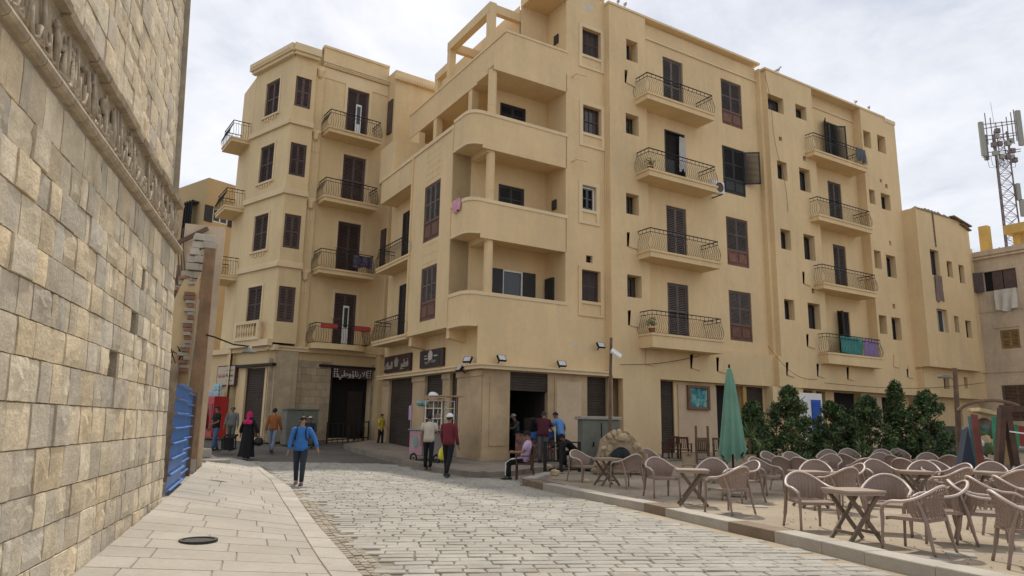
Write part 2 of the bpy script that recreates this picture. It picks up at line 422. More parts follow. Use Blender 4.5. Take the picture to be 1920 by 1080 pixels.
# left pavement: slabs laid in rows from the stone wall to the kerb, curved kerb stones
pave = MB(); ys = [1.5 + .6 * i for i in range(40)]
for c, d in zip(ys, ys[1:]):
    a0, a1, b0, b1 = wallx(c) - .3, interp(KO, c) - .03, wallx(d) - .3, interp(KO, d) - .03
    m0, m1 = interp(KI, c), interp(KI, d)
    for p0, p1, q0, q1 in ((a0, m0, b0, m1), (m0, a1, m1, b1)): pave.quad((p0, c, pave_z(p0, c) - .016), (p1, c, pave_z(p1, c) - .016), (q1, d, pave_z(q1, d) - .016), (q0, d, pave_z(q0, d) - .016))
pave = structure(pave.build('left_pavement', mat('slab_bed', (.325, .29, .24), .95, .2, 3, .3)))
def slab_piece(poly, zf, name, parent, m, drop=.14, inset=.006, lift=0.0):
    cx = sum(p[0] for p in poly) / len(poly); cy = sum(p[1] for p in poly) / len(poly)
    def ins(p, k): d = math.hypot(p[0] - cx, p[1] - cy); return (p[0] - (p[0] - cx) * k / d, p[1] - (p[1] - cy) * k / d)
    n = len(poly); a = [ins(p, inset) for p in poly]; b = [ins(p, inset + .012) for p in poly]
    vs = [(x - cx, y - cy, zf(x, y) - drop - zf(cx, cy)) for x, y in a] + [(x - cx, y - cy, zf(x, y) - .010 + lift - zf(cx, cy)) for x, y in a] + [(x - cx, y - cy, zf(x, y) + lift - zf(cx, cy)) for x, y in b]
    fs = [(i, (i + 1) % n, n + (i + 1) % n, n + i) for i in range(n)] + [(n + i, n + (i + 1) % n, 2 * n + (i + 1) % n, 2 * n + i) for i in range(n)] + [tuple(range(2 * n, 3 * n))]
    mb = MB(); mb.add(vs, fs); return mb.build(name, m, parent, (cx, cy, zf(cx, cy)))
y = 2.6; k = 0
while y < 21.5:
    dy = .42 if y < 12 else .62; y2 = y + dy
    a, b = wallx(y) + .02, interp(KI, y); a2, b2 = wallx(y2) + .02, interp(KI, y2)
    ts = [0]; t = RN.uniform(.25, .9) / (b - a)
    while t < .93: ts.append(t); t += RN.uniform(.55, .95) / (b - a)
    ts.append(1)
    sk = .02
    for p, q in zip(ts, ts[1:]):
        P = [(a + (b - a) * p, y - sk * p), (a + (b - a) * q, y - sk * q), (a2 + (b2 - a2) * q, y2 - sk * q), (a2 + (b2 - a2) * p, y2 - sk * p)]
        slab_piece(P, pave_z, 'paving_slab', pave, SLAB, lift=RN.uniform(-.002, .002), inset=.0028)
    y = y2
y = 2.6
while y < 24:
    y2 = y + (.62 if y < 12 else .9)
    slab_piece([(interp(KI, y), y), (interp(KO, y), y - .05), (interp(KO, y2), y2 - .05), (interp(KI, y2), y2)], pave_z, 'kerb_stone', pave, KERB, drop=.22, inset=.005, lift=RN.uniform(-.002, .003))
    y = y2
# manhole hole cover in the left pavement
c = gp(372, 1011, .21); c.z = pave_z(c.x, c.y) + .004; mb = MB(); mb.lathe([(.20, -.02), (.20, .016), (.165, .016), (.16, .004), (0.02, .004)], 20)
tag(mb.build('manhole_cover', mat('cast_iron', (.03, .027, .024), .6, .2, 8, .2), None, c, smooth=False), 'small round dark manhole cover set in the pale pavement slabs', 'manhole')

# terrace on the right: sandy ground, kerb stones along the street
TL = [(.42, 18.4), (.45, 19.4), (1.1, 21.6), (2.3, 23.6)]
mb = MB(); ys = [1.0, 4, 6.3, 7.8, 9, 10.5, 12, 13.3, 14.5, 16.2, 17.4, 18.4, 20, 21.6, 23, 25, 28, 31, 34, 38, 42, 50]
def terl(y): return interp(KR, y) + .3 if y < 18.4 else (interp(TL, y) if y < 23.6 else 2.3 + (y - 23.6) * .6)
def ter_z(x, y): return .13 + hz(y)
def tz(x, y): return .012 + hz(y) + min(.06, max(0, (y - 20)) * .03) + .03 * noise.noise(Vector((x * .5, y * .5, 3))) + .012 * noise.noise(Vector((x * 2, y * 2, 7)))
gy = [1 + .3 * i for i in range(110)]
for c, d in zip(gy, gy[1:]):
    n = 42
    for i in range(n):
        q = lambda y, i: terl(y) + (i / n) ** 1.5 * (26 + y * .45)
        mb.quad((q(c, i), c, tz(q(c, i), c)), (q(c, i + 1), c, tz(q(c, i + 1), c)), (q(d, i + 1), d, tz(q(d, i + 1), d)), (q(d, i), d, tz(q(d, i), d)))
ter = structure(mb.build('cafe_terrace_ground', SAND, smooth=True))
kp = [Vector((x, y)) for x, y in KR] + [Vector((.34, 18.9)), Vector((.5, 19.5)), Vector((.8, 20.6)), Vector((1.1, 21.6))]
# resample the kerb line into stones
seg = []; pos = 0.0; cuts = [0.0]
L_ = [0.0]
for a, b in zip(kp, kp[1:]): L_.append(L_[-1] + (b - a).length)
def kat(s):
    s = min(max(s, 0), L_[-1])
    for i in range(len(kp) - 1):
        if s <= L_[i + 1] + 1e-9: return kp[i].lerp(kp[i + 1], (s - L_[i]) / (L_[i + 1] - L_[i]))
s_ = 0
while s_ < L_[-1] - .1:
    e_ = min(L_[-1], s_ + RN.uniform(.55, 1.0)); a, b = kat(s_), kat(e_); t = (b - a).normalized(); nn = Vector((t.y, -t.x)) * .34
    m_ = KERB if RN.random() > .16 else mat('kerb_brown', (.2, .15, .105), .9, .2, 2, .3)
    slab_piece([tuple(a), tuple(a + nn), tuple(b + nn), tuple(b)][::-1] if False else [tuple(a + nn), tuple(b + nn), tuple(b), tuple(a)], lambda x, y: ter_z(x, y) + .012, 'kerb_stone', ter, m_, drop=.2, inset=.004, lift=RN.uniform(-.006, .006))
    s_ = e_
# a few loose slab fragments and stones lying on the terrace
for k, (px, py) in enumerate([(1330, 955), (1375, 962), (1285, 945), (1420, 950), (1250, 934), (1720, 1045), (1760, 1052), (1800, 1040), (1150, 925)]):
    p = gp(px, py, .02); s = RN.uniform(.12, .3); n = RN.randint(4, 6)
    poly = [(p.x + s * math.cos(6.28 * i / n + .3) * RN.uniform(.7, 1.1), p.y + s * math.sin(6.28 * i / n + .3) * RN.uniform(.6, 1)) for i in range(n)]
    slab_piece(poly, lambda x, y: tz(x, y) + .02, 'paving_fragment', ter, SLAB, drop=.06, inset=.003)

# pavement round the corner building
sw = [(-7.2, 31.4), (-6.29, 29.4), (-4.07, 25.8), (-2.05, 22.53), (-1.25, 21.35), (-.75, 20.95), (-.14, 21.35), (.82, 23.4), (2.6, 24.6), (6.0, 26.7), (9, 28.5)]
mb = MB(); inner = [KF.W(-.05, 10.5, 0), KF.W(-.05, 8.6, 0), KF.W(-.05, 4, 0), KF.W(-.05, .6, 0), KF.W(-.05, .3, 0), KF.W(-.05, -.05, 0), KF.W(.3, -.05, 0), KF.W(1.4, -.05, 0), KF.W(3.4, -.05, 0), KF.W(6.4, -.05, 0), KF.W(9.5, -.05, 0)]
for i in range(len(sw) - 1):
    a, b = sw[i], sw[i + 1]; c, d = inner[i], inner[i + 1]; n = 3
    for k in range(n):
        P = lambda u, v: (a[0] * (1 - u) * (1 - v) + b[0] * u * (1 - v) + c.x * (1 - u) * v + d.x * u * v, a[1] * (1 - u) * (1 - v) + b[1] * u * (1 - v) + c.y * (1 - u) * v + d.y * u * v)
        q = [P(0, k / n), P(1, k / n), P(1, (k + 1) / n), P(0, (k + 1) / n)]
        mb.quad(*[(x, y, .12 + hz(y)) for x, y in q])
corner_pave = structure(mb.build('corner_pavement', mat('worn_paving', (.25, .21, .165), .95, .2, 1.2, .3, 40, dirt=(.17, .14, .11), dirt_amt=.5)))
for a, b in zip(sw[:-1], sw[1:]):
    a, b = Vector(a), Vector(b); n = max(1, round((b - a).length / .8))
    for i in range(n):
        p, q = a.lerp(b, i / n), a.lerp(b, (i + 1) / n); t = (q - p).normalized(); nn = Vector((-t.y, t.x)) * .28
        slab_piece([tuple(p), tuple(q), tuple(q + nn), tuple(p + nn)], lambda x, y: .135 + hz(y), 'kerb_stone', corner_pave, mat('kerb_dark', (.22, .19, .15), .9, .2, 2, .3, 40, rnd=.1), drop=.2, inset=.004)

# ================================================================== OLD STONE WALL (left)
WB = rad(2.5)                                       # batter
wall = thing('stone_wall', 'tall old limestone wall with carved inscription band beside the pale pavement', 'wall', (WP.x, WP.y, 0))
# local frame of the wall: s along it, t = height, d = outwards from the face
def wp(s, t, d=0.0):
    n = Vector((math.cos(WA), -math.sin(WA), 0)); up = (Vector((0, 0, 1)) * math.cos(WB) - n * math.sin(WB))
    return Vector((0, 0, .0)) + WD * s + up * t + (n * math.cos(WB) + Vector((0, 0, 1)) * math.sin(WB)) * d
WM = Matrix.Identity(4)
o_, ds_, dt_, dd_ = wp(0, 0), wp(1, 0) - wp(0, 0), wp(0, 1) - wp(0, 0), wp(0, 0, 1) - wp(0, 0)
WROT = Matrix(((ds_.x, dt_.x, dd_.x), (ds_.y, dt_.y, dd_.y), (ds_.z, dt_.z, dd_.z))).to_4x4()
def stone_variant(k):
    r = random.Random(100 + k); n = 4; b = MB(); vs = []
    rough = .22 if k % 3 == 0 else .06
    ox, oy = r.uniform(0, 50), r.uniform(0, 50)
    for i in range(n + 1):
        for j in range(n + 1):
            u, v = i / n - .5, j / n - .5; e_ = (i in (0, n)) + (j in (0, n))
            z = 0 if not e_ else (-.16 if e_ == 1 else -.28)
            z += rough * 2.4 * noise.noise(Vector((u * 3 + ox, v * 3 + oy, k)))
            uu = u * .985 + .014 * noise.noise(Vector((v * 4 + ox, k, i))) ; vv = v * .98 + .016 * noise.noise(Vector((u * 4 + oy, k, j + 9)))
            vs.append((uu, vv, z))
    fs = [(i * (n + 1) + j, (i + 1) * (n + 1) + j, (i + 1) * (n + 1) + j + 1, i * (n + 1) + j + 1) for i in range(n) for j in range(n)]
    ring = [i * (n + 1) for i in range(n + 1)] + [n * (n + 1) + j for j in range(1, n + 1)] + [i * (n + 1) + n for i in range(n - 1, -1, -1)] + [j for j in range(n - 1, 0, -1)]
    base = len(vs); vs += [(vs[i][0], vs[i][1], -4) for i in ring]; m = len(ring)
    fs += [(ring[(i + 1) % m], ring[i], base + i, base + (i + 1) % m) for i in range(m)]
    b.add(vs, fs); return b
STV = [stone_variant(k) for k in range(14)]
STM = [[b.mesh('stone', m, smooth=False) for b in STV] for m in (LIME, LIMEG)]
back = MB(); cells = []
holes = {}
def course_rows(t0, t1, h0, h1, s0, s1, wmin, wmax):
    t = t0
    while t < t1 - .12:
        h = min(RN.uniform(h0, h1), t1 - t)
        if t1 - t - h < .15: h = t1 - t
        s = s0 - RN.uniform(0, .3)
        while s < s1 - .02:
            wd = RN.uniform(wmin, wmax) if RN.random() > .25 else RN.uniform(wmin * .5, wmin)
            if s1 - s - wd < .12: wd = s1 - s
            cells.append((s, s + wd, t, t + h)); s += wd
        t += h
course_rows(-.25, 3.96, .25, .34, -4.6, 4.15, .20, .46)
nlow = len(cells)
course_rows(4.74, 11.6, .26, .34, -2.6, 4.08, .22, .52)
vis = []
for i, (a, b, c, d) in enumerate(cells):
    dep = -.026 if i < nlow else -.124
    off = 0 if i < nlow else -.10
    hole = i < nlow and RN.random() < .012 and (b - a) > .2 and c > .6
    P = lambda s, t, q: tuple(wp(s, t, q))
    if hole:
        dd = -.28
        back.quad(P(a, c, dd), P(b, c, dd), P(b, d, dd), P(a, d, dd))
        for (p, q) in (((a, c), (b, c)), ((b, c), (b, d)), ((b, d), (a, d)), ((a, d), (a, c))): back.quad(P(*p, dep), P(*q, dep), P(*q, dd), P(*p, dd))
        continue
    back.quad(P(a, c, dep), P(b, c, dep), P(b, d, dep), P(a, d, dep))
    vis.append((a, b, c, d, off, i))
back.quad(tuple(wp(4.15, -.3, -.035)), tuple(wp(4.15, -.3, -3.5)), tuple(wp(4.15, 11.6, -3.5)), tuple(wp(4.15, 11.6, -.035)))
back.quad(tuple(wp(4.08, 3.8, -.10)), tuple(wp(4.08, 3.8, -.04)), tuple(wp(4.15, 3.8, -.04)), tuple(wp(4.15, 3.8, -.10)))
back.build('core', MORTAR, wall)
def wdist(a, b, c, d):
    p = WP + wp((a + b) / 2, (c + d) / 2); q = p - CAMP; de = max(.5, q.dot(FW)); px = 960 + FPX * q.dot(RT) / de; py = 540 - FPX * q.dot(UPV) / de
    inside = -60 < px < 1980 and -60 < py < 1140 and q.dot(FW) > .5
    return (0 if inside else 1, -(b - a) * (d - c) / de ** 2)
vis.sort(key=lambda c: wdist(*c[:4]))
rest = MB(); restg = MB()
for k, (a, b, c, d, off, i) in enumerate(vis):
    z = off + RN.choice((-.006, -.003, 0, 0, .003, .006)) + (.015 if RN.random() < .04 else 0)
    cc = wp((a + b) / 2, (c + d) / 2, z); grey = 1 if RN.random() < (.42 if i < nlow else .12) else 0
    sc = Matrix.Diagonal((b - a - .006, d - c - .006, .024 if grey else .03, 1))
    if k < 290:
        o = obj('stone', RN.choice(STM[grey]), wall)
        o.matrix_local = Matrix.Translation(cc) @ WROT @ Matrix.Rotation(RN.uniform(-.012, .012), 4, 'Z') @ sc
    else:
        q = restg if grey else rest
        q.T = Matrix.Translation(cc) @ WROT @ sc; v = RN.choice(STV); q.add(v.v, v.f)
o = rest.build('stones', LIME, wall); o['kind'] = 'stuff'
o = restg.build('grey_stones', LIMEG, wall); o['kind'] = 'stuff'
# end-face quoins of the wall (seen edge-on at its far corner)
# round moulding, carved band, coping
mb = MB(); n = 60
for i in range(26):
    s0 = -4.6 + i * (8.78 / 26); s1 = s0 + 8.78 / 26 - .01
    mb.tube([tuple(wp(s0 + (s1 - s0) * q / 3, 4.030 + .006 * noise.noise(Vector((s0 + q, 1, 2))), .02)) for q in range(4)], .058, 10)
mb.build('round_moulding', CARVED, wall, smooth=False)
mb = MB()
mb.add([tuple(wp(s, t, d)) for s in (-4.6, 4.15) for t, d in ((4.070, -.04), (4.130, -.02), (4.630, -.045), (4.670, -.03))], [(0, 4, 5, 1), (1, 5, 6, 2), (2, 6, 7, 3)])
mb.build('frieze_panel', CARVED, wall)
mb = MB(); s = -4.670
def stroke(pts, r): mb.tube([tuple(wp(a, t, d)) for a, t, d in pts], r, 6)
while s < 4.05:
    k = RN.random(); r = RN.uniform(.020, .032); d0 = -.012
    if k < .45:                                      # tall upright letter
        h = RN.uniform(.38, .46); stroke([(s, 4.170, d0), (s + RN.uniform(-.01, .02), 4.370, d0 + .01), (s + RN.uniform(-.03, .03), 4.170 + h, d0)], [r, r * .9, r * .6])
        if RN.random() < .5: stroke([(s, 4.170, d0), (s + .06, 4.155, d0), (s + .12, 4.200, d0)], r * .9)
        s += RN.uniform(.05, .075)
    elif k < .75:                                    # looped letter
        q = RN.uniform(.035, .06); t = RN.choice((4.250, 4.310, 4.450)); stroke([(s + q + q * math.cos(a * .9), t + q * 1.2 * math.sin(a * .9), d0) for a in range(8)], r * .85)
        stroke([(s + 2 * q, t, d0), (s + 2 * q + .02, 4.190, d0), (s - .05, 4.160, d0)], r); s += q * 1.8
    else:                                            # bowl sweeping below
        q = RN.uniform(.06, .11); stroke([(s, 4.370, d0), (s + .01, 4.250, d0), (s + q * .7, 4.170, d0), (s + q * 1.5, 4.200, d0), (s + q * 1.8, 4.310, d0 + .005)], r); 
        if RN.random() < .6: stroke([(s + q, 4.490, d0), (s + q + .05, 4.530, d0)], r)
        s += q * 1.4
mb.build('carved_inscription', CARVED, wall, smooth=True)
mb = MB()
for i in range(22):
    s0 = -4.6 + i * (8.75 / 22); s1 = s0 + 8.75 / 22 - RN.uniform(.004, .02); q = RN.uniform(-.02, .015); h = RN.uniform(-.015, .015)
    mb.add([tuple(wp(s, t, d)) for s in (s0, s1) for t, d in ((4.660 + h, -.05), (4.670 + h, .035 + q), (4.730 + h, .05 + q), (4.800 + h, -.02), (4.800 + h, -.14))], [(0, 5, 6, 1), (1, 6, 7, 2), (2, 7, 8, 3), (3, 8, 9, 4), (0, 1, 2, 3, 4), (9, 8, 7, 6, 5)])
mb.build('coping', CARVED, wall)

# ================================================================== FACADE PIECES (shared by the buildings)
def rail_bars(mb, p0, p1, n_out, z, h=.92, step=.125, bulge=.15, belly=True):
    """iron railing from p0 to p1 (2D), bulging towards n_out"""
    p0, p1, n = Vector(p0), Vector(p1), Vector(n_out); ln = (p1 - p0).length; k = max(2, round(ln / step))
    prof = [(0, .0), (.35, .06), (.85, .14), (1, .26), (.8, .42), (.3, .60), (0, .74)] if belly else [(0, 0), (0, .74)]
    for i in range(k + 1):
        q = p0.lerp(p1, i / k)
        mb.tube([(q.x + n.x * bulge * a, q.y + n.y * bulge * a, z + b) for a, b in prof], .0085, 4, caps=False)
        if i % 2 == 0: mb.bar((q.x, q.y, z + .74), (q.x, q.y, z + h), .014)
    for zz, t in ((h, .035), (.76, .02)): mb.bar((p0.x, p0.y, z + zz), (p1.x, p1.y, z + zz), t)
    mb.bar((p0.x, p0.y, z + .015), (p1.x, p1.y, z + .015), .02)
def balcony(parent, u0, u1, v0, v1, z, thick, m=PLASTER, rz=0.0, lip=.0, belly=True, curve=False, dentil=False, rail=True):
    """slab from wall plane v1 out to v0 (v0 < v1), top at z; iron railing as sub-part"""
    mb = MB()
    if curve:
        n = 10; pts = [(u0, v1)] + [(u0 + (u1 - u0) * i / n, v0 + (v1 - v0) * .35 * (abs(2 * i / n - 1) ** 3)) for i in range(n + 1)] + [(u1, v1)]
        mb.prism(pts, z - thick, z)
    else:
        mb.box(u0, u1, v0, v1, z - thick, z)
        mb.box(u0 - .04, u1 + .04, v0 - .04, v1, z - .07, z + .02)
    if dentil:
        k = int((u1 - u0) / .12)
        for i in range(k): mb.box(u0 + i * .12 + .02, u0 + i * .12 + .08, v0 - .07, v0 - .04, z - .07, z - .0)
    b = mb.build('balcony', m, parent, rz=rz)
    if rail:
        r = MB(); e_ = .05
        rail_bars(r, (u0 + e_, v0 + e_), (u1 - e_, v0 + e_), (0, -1), z + .02, belly=belly)
        rail_bars(r, (u0 + e_, v1), (u0 + e_, v0 + e_), (-1, 0), z + .02, belly=belly)
        rail_bars(r, (u1 - e_, v0 + e_), (u1 - e_, v1), (1, 0), z + .02, belly=belly)
        r.build('railing', IRON, b, smooth=True)
    return b
def louvres(mb, x0, x1, z0, z1, y, step=.055, t=.012):
    k = int((z1 - z0) / step)
    for i in range(k):
        z = z0 + (i + .5) * (z1 - z0) / k
        mb.add([(x0, y + .02, z + .022), (x1, y + .02, z + .022), (x1, y - .015, z - .022), (x0, y - .015, z - .022), (x0, y + .02, z + .022 - t), (x1, y + .02, z + .022 - t), (x1, y - .015, z - .022 - t), (x0, y - .015, z - .022 - t)],
               [(0, 3, 2, 1), (4, 5, 6, 7), (3, 7, 6, 2)])
def shutter_window(parent, x0, x1, z0, z1, y, frame=SHUT, leaf=SHUT, panel=0.0, panel_m=None, rz=0.0, leaves=2, step=.055, name='window', proud=.03):
    """frame + louvred leaves; optional framed wooden panel below (sub-part)"""
    mb = MB(); f = .06; zb = z0 + (z1 - z0) * panel
    for a, b, c, d in ((x0, x0 + f, z0, z1), (x1 - f, x1, z0, z1), (x0 + f, x1 - f, z1 - f, z1), (x0 + f, x1 - f, z0, z0 + f * .8)): mb.bbox(a, b, y - proud, y + .08, c, d, .006)
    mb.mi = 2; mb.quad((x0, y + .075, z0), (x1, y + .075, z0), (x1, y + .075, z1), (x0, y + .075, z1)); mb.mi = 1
    n = leaves; wl = (x1 - x0 - 2 * f) / n
    for i in range(n):
        a, b = x0 + f + i * wl + .006, x0 + f + (i + 1) * wl - .006; s = .05
        c, d = (zb + .02 if panel else z0 + f), z1 - f - .006
        for p, q, r, t in ((a, a + s, c, d), (b - s, b, c, d), (a + s, b - s, c, c + s), (a + s, b - s, d - s, d), (a + s, b - s, (c + d) / 2 - s / 2, (c + d) / 2 + s / 2)): mb.box(p, q, y - .01, y + .03, r, t)
        louvres(mb, a + s, b - s, c + s, (c + d) / 2 - s / 2, y + .008, step); louvres(mb, a + s, b - s, (c + d) / 2 + s / 2, d - s, y + .008, step)
    o = mb.build(name, [frame, leaf, DARK], parent, rz=rz)
    if panel:
        mb = MB(); pm = panel_m or WOODRED
        mb.box(x0 + .003, x1 - .003, y - proud - .006, y + .07, zb - .03, zb + .03)
        for i in range(2):
            a = x0 + .05 + i * (x1 - x0 - .1) / 2; b = a + (x1 - x0 - .1) / 2
            mb.box(a, b, y - .005, y + .06, z0 + .05, zb - .03); mb.bbox(a + .09, b - .09, y - .03, y, z0 + .16, zb - .13, .015)
            for p, q, r, t in ((a + .05, a + .07, z0 + .11, zb - .08), (b - .07, b - .05, z0 + .11, zb - .08), (a + .07, b - .07, z0 + .11, z0 + .13), (a + .07, b - .07, zb - .10, zb - .08)): mb.box(p, q, y - .018, y, r, t)
        mb.build('lower_panel', pm, o)
    return o
def barred_window(parent, x0, x1, z0, z1, y, rz=0.0, bars=4, m=SHUTB, cross=True):
    mb = MB(); mb.quad((x0, y, z0), (x1, y, z0), (x1, y, z1), (x0, y, z1)); mb.mi = 1
    for i in range(bars + 1): xx = x0 + (x1 - x0) * i / bars; mb.bar((xx, y - .03, z0), (xx, y - .03, z1), .022 if 0 < i < bars else .05)
    for t in (0, .5, 1) if cross else (0, 1): mb.bar((x0, y - .035, z0 + (z1 - z0) * t), (x1, y - .035, z0 + (z1 - z0) * t), .03)
    return mb.build('window', [GLASS, m], parent, rz=rz)
def roller(parent, x0, x1, z0, z1, y, rz=0.0, m=ROLLER):
    mb = MB(); k = max(3, int((z1 - z0) / .095)); h = (z1 - z0) / k
    for i in range(k):
        z = z0 + i * h; vs = [(x, y - d, z + t * h) for x in (x0, x1) for t, d in ((0, 0), (.12, .022), (.7, .03), (.92, .012), (1, 0))]
        mb.add(vs, [(j, 5 + j, 6 + j, 1 + j) for j in range(4)])
    mb.box(x0 - .03, x0 + .03, y - .05, y + .02, z0, z1); mb.box(x1 - .03, x1 + .03, y - .05, y + .02, z0, z1)
    return mb.build('roller_shutter', m, parent, rz=rz)

# ================================================================== CORNER APARTMENT BUILDING
cb = thing('apartment_building', 'five-storey ochre corner apartment block with curved corner balconies and belly-shaped iron railings', 'building', KF.o, KF.rz)
Q = -math.pi / 2                                    # left facade pieces are built with u = -y and turned by -90 degrees
FL = (5.2, 8.65, 12.15, 15.6)
# --- plain wall sections of the street facade
def flap_ops(lst, w_=.55, h_=.62): return [(x, x + w_, z, z + h_, .3) for x, z in lst]
A_w = [(6.49, 7.28, 6.73, 7.67, .42), (6.49, 7.2, 10.28, 11.19, .42), (6.53, 7.27, 13.88, 14.81, .42), (6.62, 7.28, 17.34, 18.34, .42)]
B_w = [(15.65, 16.87, 17.27, 18.13), (17.83, 18.72, 17.39, 18.15), (16.1, 16.85, 13.7, 14.66), (17.81, 18.68, 13.43, 14.66), (16.06, 16.82, 10.12, 11.13), (17.82, 18.7, 9.84, 11.15), (16.04, 16.78, 6.65, 7.64), (17.81, 18.76, 6.36, 7.65)]
C_w = [(23.75, 24.45, 17.15, 18.14), (25.1, 25.9, 17.17, 18.2), (23.85, 24.4, 13.85, 14.68), (24.97, 25.87, 13.74, 14.68), (23.84, 24.48, 10.19, 11.2), (24.96, 25.87, 9.85, 11.1), (23.8, 24.5, 6.61, 7.61), (24.97, 25.85, 6.37, 7.61)]
vents = [(16.35, 16.6, 15.75, 15.98), (18.2, 18.45, 15.1, 15.36), (18.2, 18.45, 8.15, 8.4), (25.0, 25.2, 15.3, 15.5), (25.5, 25.75, 15.05, 15.3), (25.2, 25.45, 8.1, 8.35), (25.4, 25.6, 11.7, 11.95)]
flapsA = [(6.5, 16.2), (6.5, 8.85), (6.5, 5.55)]
flapsLow = [(7.3, 4.02), (9.95, 3.98), (11.55, 3.95), (15.9, 3.98), (17.55, 8.9 - .35), (17.55, 5.45), (18.2, 4.05), (20.6, 4.02), (24.7, 5.2 - .3), (26.0, 4.4)]
bands = []
mb = MB()
S0w = [(4.38, 5.33, 6.39, 7.66), (4.41, 5.14, 10.19, 11.22), (4.45, 5.43, 13.54, 14.76), (4.42, 5.43, 17.08, 18.34), (4.62, 4.95, 7.98, 8.28)]
mb.wall(3.65, 5.65, 3.5, 20.05, 0, S0w, .22)
mb.quad((5.65, 0, 3.5), (5.65, -.33, 3.5), (5.65, -.33, 19.85), (5.65, 0, 19.85))
mb.wall(5.65, 7.75, 3.45, 19.75, -.33, A_w + [o for o in flap_ops(flapsA)], .4)
mb.wall(7.75, 15.4, 4.9, 19.6, -.1, [(8.95, 10.2, 5.22, 7.67), (9.0, 10.22, 8.67, 11.17), (9.0, 10.25, 12.17, 14.74), (9.0, 10.28, 15.62, 18.34), (12.78, 14.3, 5.45, 7.78), (12.8, 14.3, 8.98, 11.32), (12.74, 14.3, 12.5, 14.86), (12.84, 14.3, 16.0, 18.36)], .14)
mb.wall(7.75, 15.4, 3.45, 4.9, -.33, flap_ops([f for f in flapsLow if 7.2 < f[0] < 15 and f[1] < 4.9]), .3)
mb.quad((7.75, -.33, 4.9), (15.4, -.33, 4.9), (15.4, -.1, 4.9), (7.75, -.1, 4.9))
mb.quad((7.75, -.33, 4.9), (7.75, -.1, 4.9), (7.75, -.1, 19.6), (7.75, -.33, 19.6))
for x, ya, yb in ((15.4, -.1, -.35), (15.62, -.35, -.6)): mb.quad((x, ya, 4.85), (x, yb, 4.85), (x, yb, 19.5), (x, ya, 19.5))
mb.wall(15.4, 15.62, 4.85, 19.5, -.35)
mb.wall(15.62, 19.25, 4.85, 19.42, -.6, B_w + vents[:3] + flap_ops([f for f in flapsLow if 15.7 < f[0] < 19 and f[1] > 4.9]), .4)
mb.wall(15.4, 27.0, 3.45, 4.85, -.6, flap_ops([f for f in flapsLow if f[0] > 15.5 and f[1] < 4.8]), .3)
mb.quad((15.4, -.33, 3.45), (15.4, -.6, 3.45), (15.4, -.6, 4.85), (15.4, -.33, 4.85))
mb.quad((15.4, -.6, 4.85), (15.62, -.6, 4.85), (15.62, -.35, 4.85), (15.4, -.35, 4.85))
mb.wall(19.25, 23.6, 4.85, 19.42, -.1, [(20.9, 21.95, 5.22, 7.62), (20.95, 22.05, 8.67, 11.2), (20.87, 22.05, 12.17, 14.72), (20.9, 22.1, 15.62, 18.18)], .14)
mb.quad((23.6, -.1, 4.85), (23.6, -.6, 4.85), (23.6, -.6, 19.42), (23.6, -.1, 19.42))
mb.quad((19.25, -.6, 4.85), (19.25, -.1, 4.85), (19.25, -.1, 19.42), (19.25, -.6, 19.42))
mb.quad((19.25, -.6, 4.85), (23.6, -.6, 4.85), (23.6, -.1, 4.85), (19.25, -.1, 4.85))
mb.wall(23.6, 27.0, 4.85, 19.42, -.6, C_w + vents[3:], .4)
mb.quad((27.0, -.6, 3.45), (27.0, 8, 3.45), (27.0, 8, 19.42), (27.0, -.6, 19.42))
mb.box(3.66, 26.98, .45, 9.6, .1, 19.4)             # core behind the windows
mb.box(.1, 3.66, 1.55, 9.55, 3.5, 12.9)
mb.box(2.2, 3.66, 1.55, 9.55, 12.9, 19.2)
mb.build('street_wall', PLASTER, cb)
# --- roof edge: small ledge lines
mb = MB()
mb.box(3.6, 5.66, -.04, .4, 19.98, 20.1); mb.box(5.6, 15.5, -.37, .4, 19.72, 19.82); mb.box(15.5, 26.0, -.64, .4, 19.40, 19.5); mb.box(26, 27.04, -.64, .4, 19.2, 19.42)
mb.box(7.76, 15.4, -.16, -.1, 18.85, 18.93); mb.box(19.26, 23.6, -.16, -.1, 18.7, 18.78)
build_split(mb, 'roof_coping', TRIM, cb)
# --- windows of the street facade
for k, (a, b, c, d) in enumerate(S0w[:4]):
    if k != 1: barred_window(cb, a + .02, b - .02, c + .02, d - .02, .2, bars=(14, 0, 4, 14)[k], cross=True, m=(SHUT, 0, WOODRED, SHUT)[k])
    else: shutter_window(cb, a + .02, b - .02, c + .02, d - .02, .14, leaf=GLASS, frame=WHITEP, step=.4)
    mb = MB(); f = .16; zb = c - .62
    for p, q, r, t in ((a - f, a, zb, d + f), (b, b + f, zb, d + f), (a, b, d, d + f), (a, b, c - .12, c), (a, b, zb, zb + .1)): mb.box(p, q, -.045, -.002, r, t)
    mb.build('window_surround', TRIM if k else PLASTER, cb)
barred_window(cb, 4.63, 4.94, 7.99, 8.27, .2, bars=2)
for a, b, c, d, *_ in A_w: barred_window(cb, a + .01, a + (b - a) * .62, c + .01, d - .12, .02, bars=3)
for a, b, c, d, *_ in B_w + C_w:
    if (a, c) not in ((23.75, 17.15), (25.1, 17.17), (23.84, 10.19), (23.8, 6.61)): barred_window(cb, a + .01, b - .01, c + .01, d - .1, -.22, bars=2, cross=False)
mb = MB()
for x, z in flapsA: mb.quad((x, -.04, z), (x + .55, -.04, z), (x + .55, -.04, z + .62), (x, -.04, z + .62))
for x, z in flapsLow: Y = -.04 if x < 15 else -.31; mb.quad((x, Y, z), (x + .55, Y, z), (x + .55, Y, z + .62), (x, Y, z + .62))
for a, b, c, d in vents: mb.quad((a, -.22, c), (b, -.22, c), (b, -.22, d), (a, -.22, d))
build_split(mb, 'niche', DARK, cb)
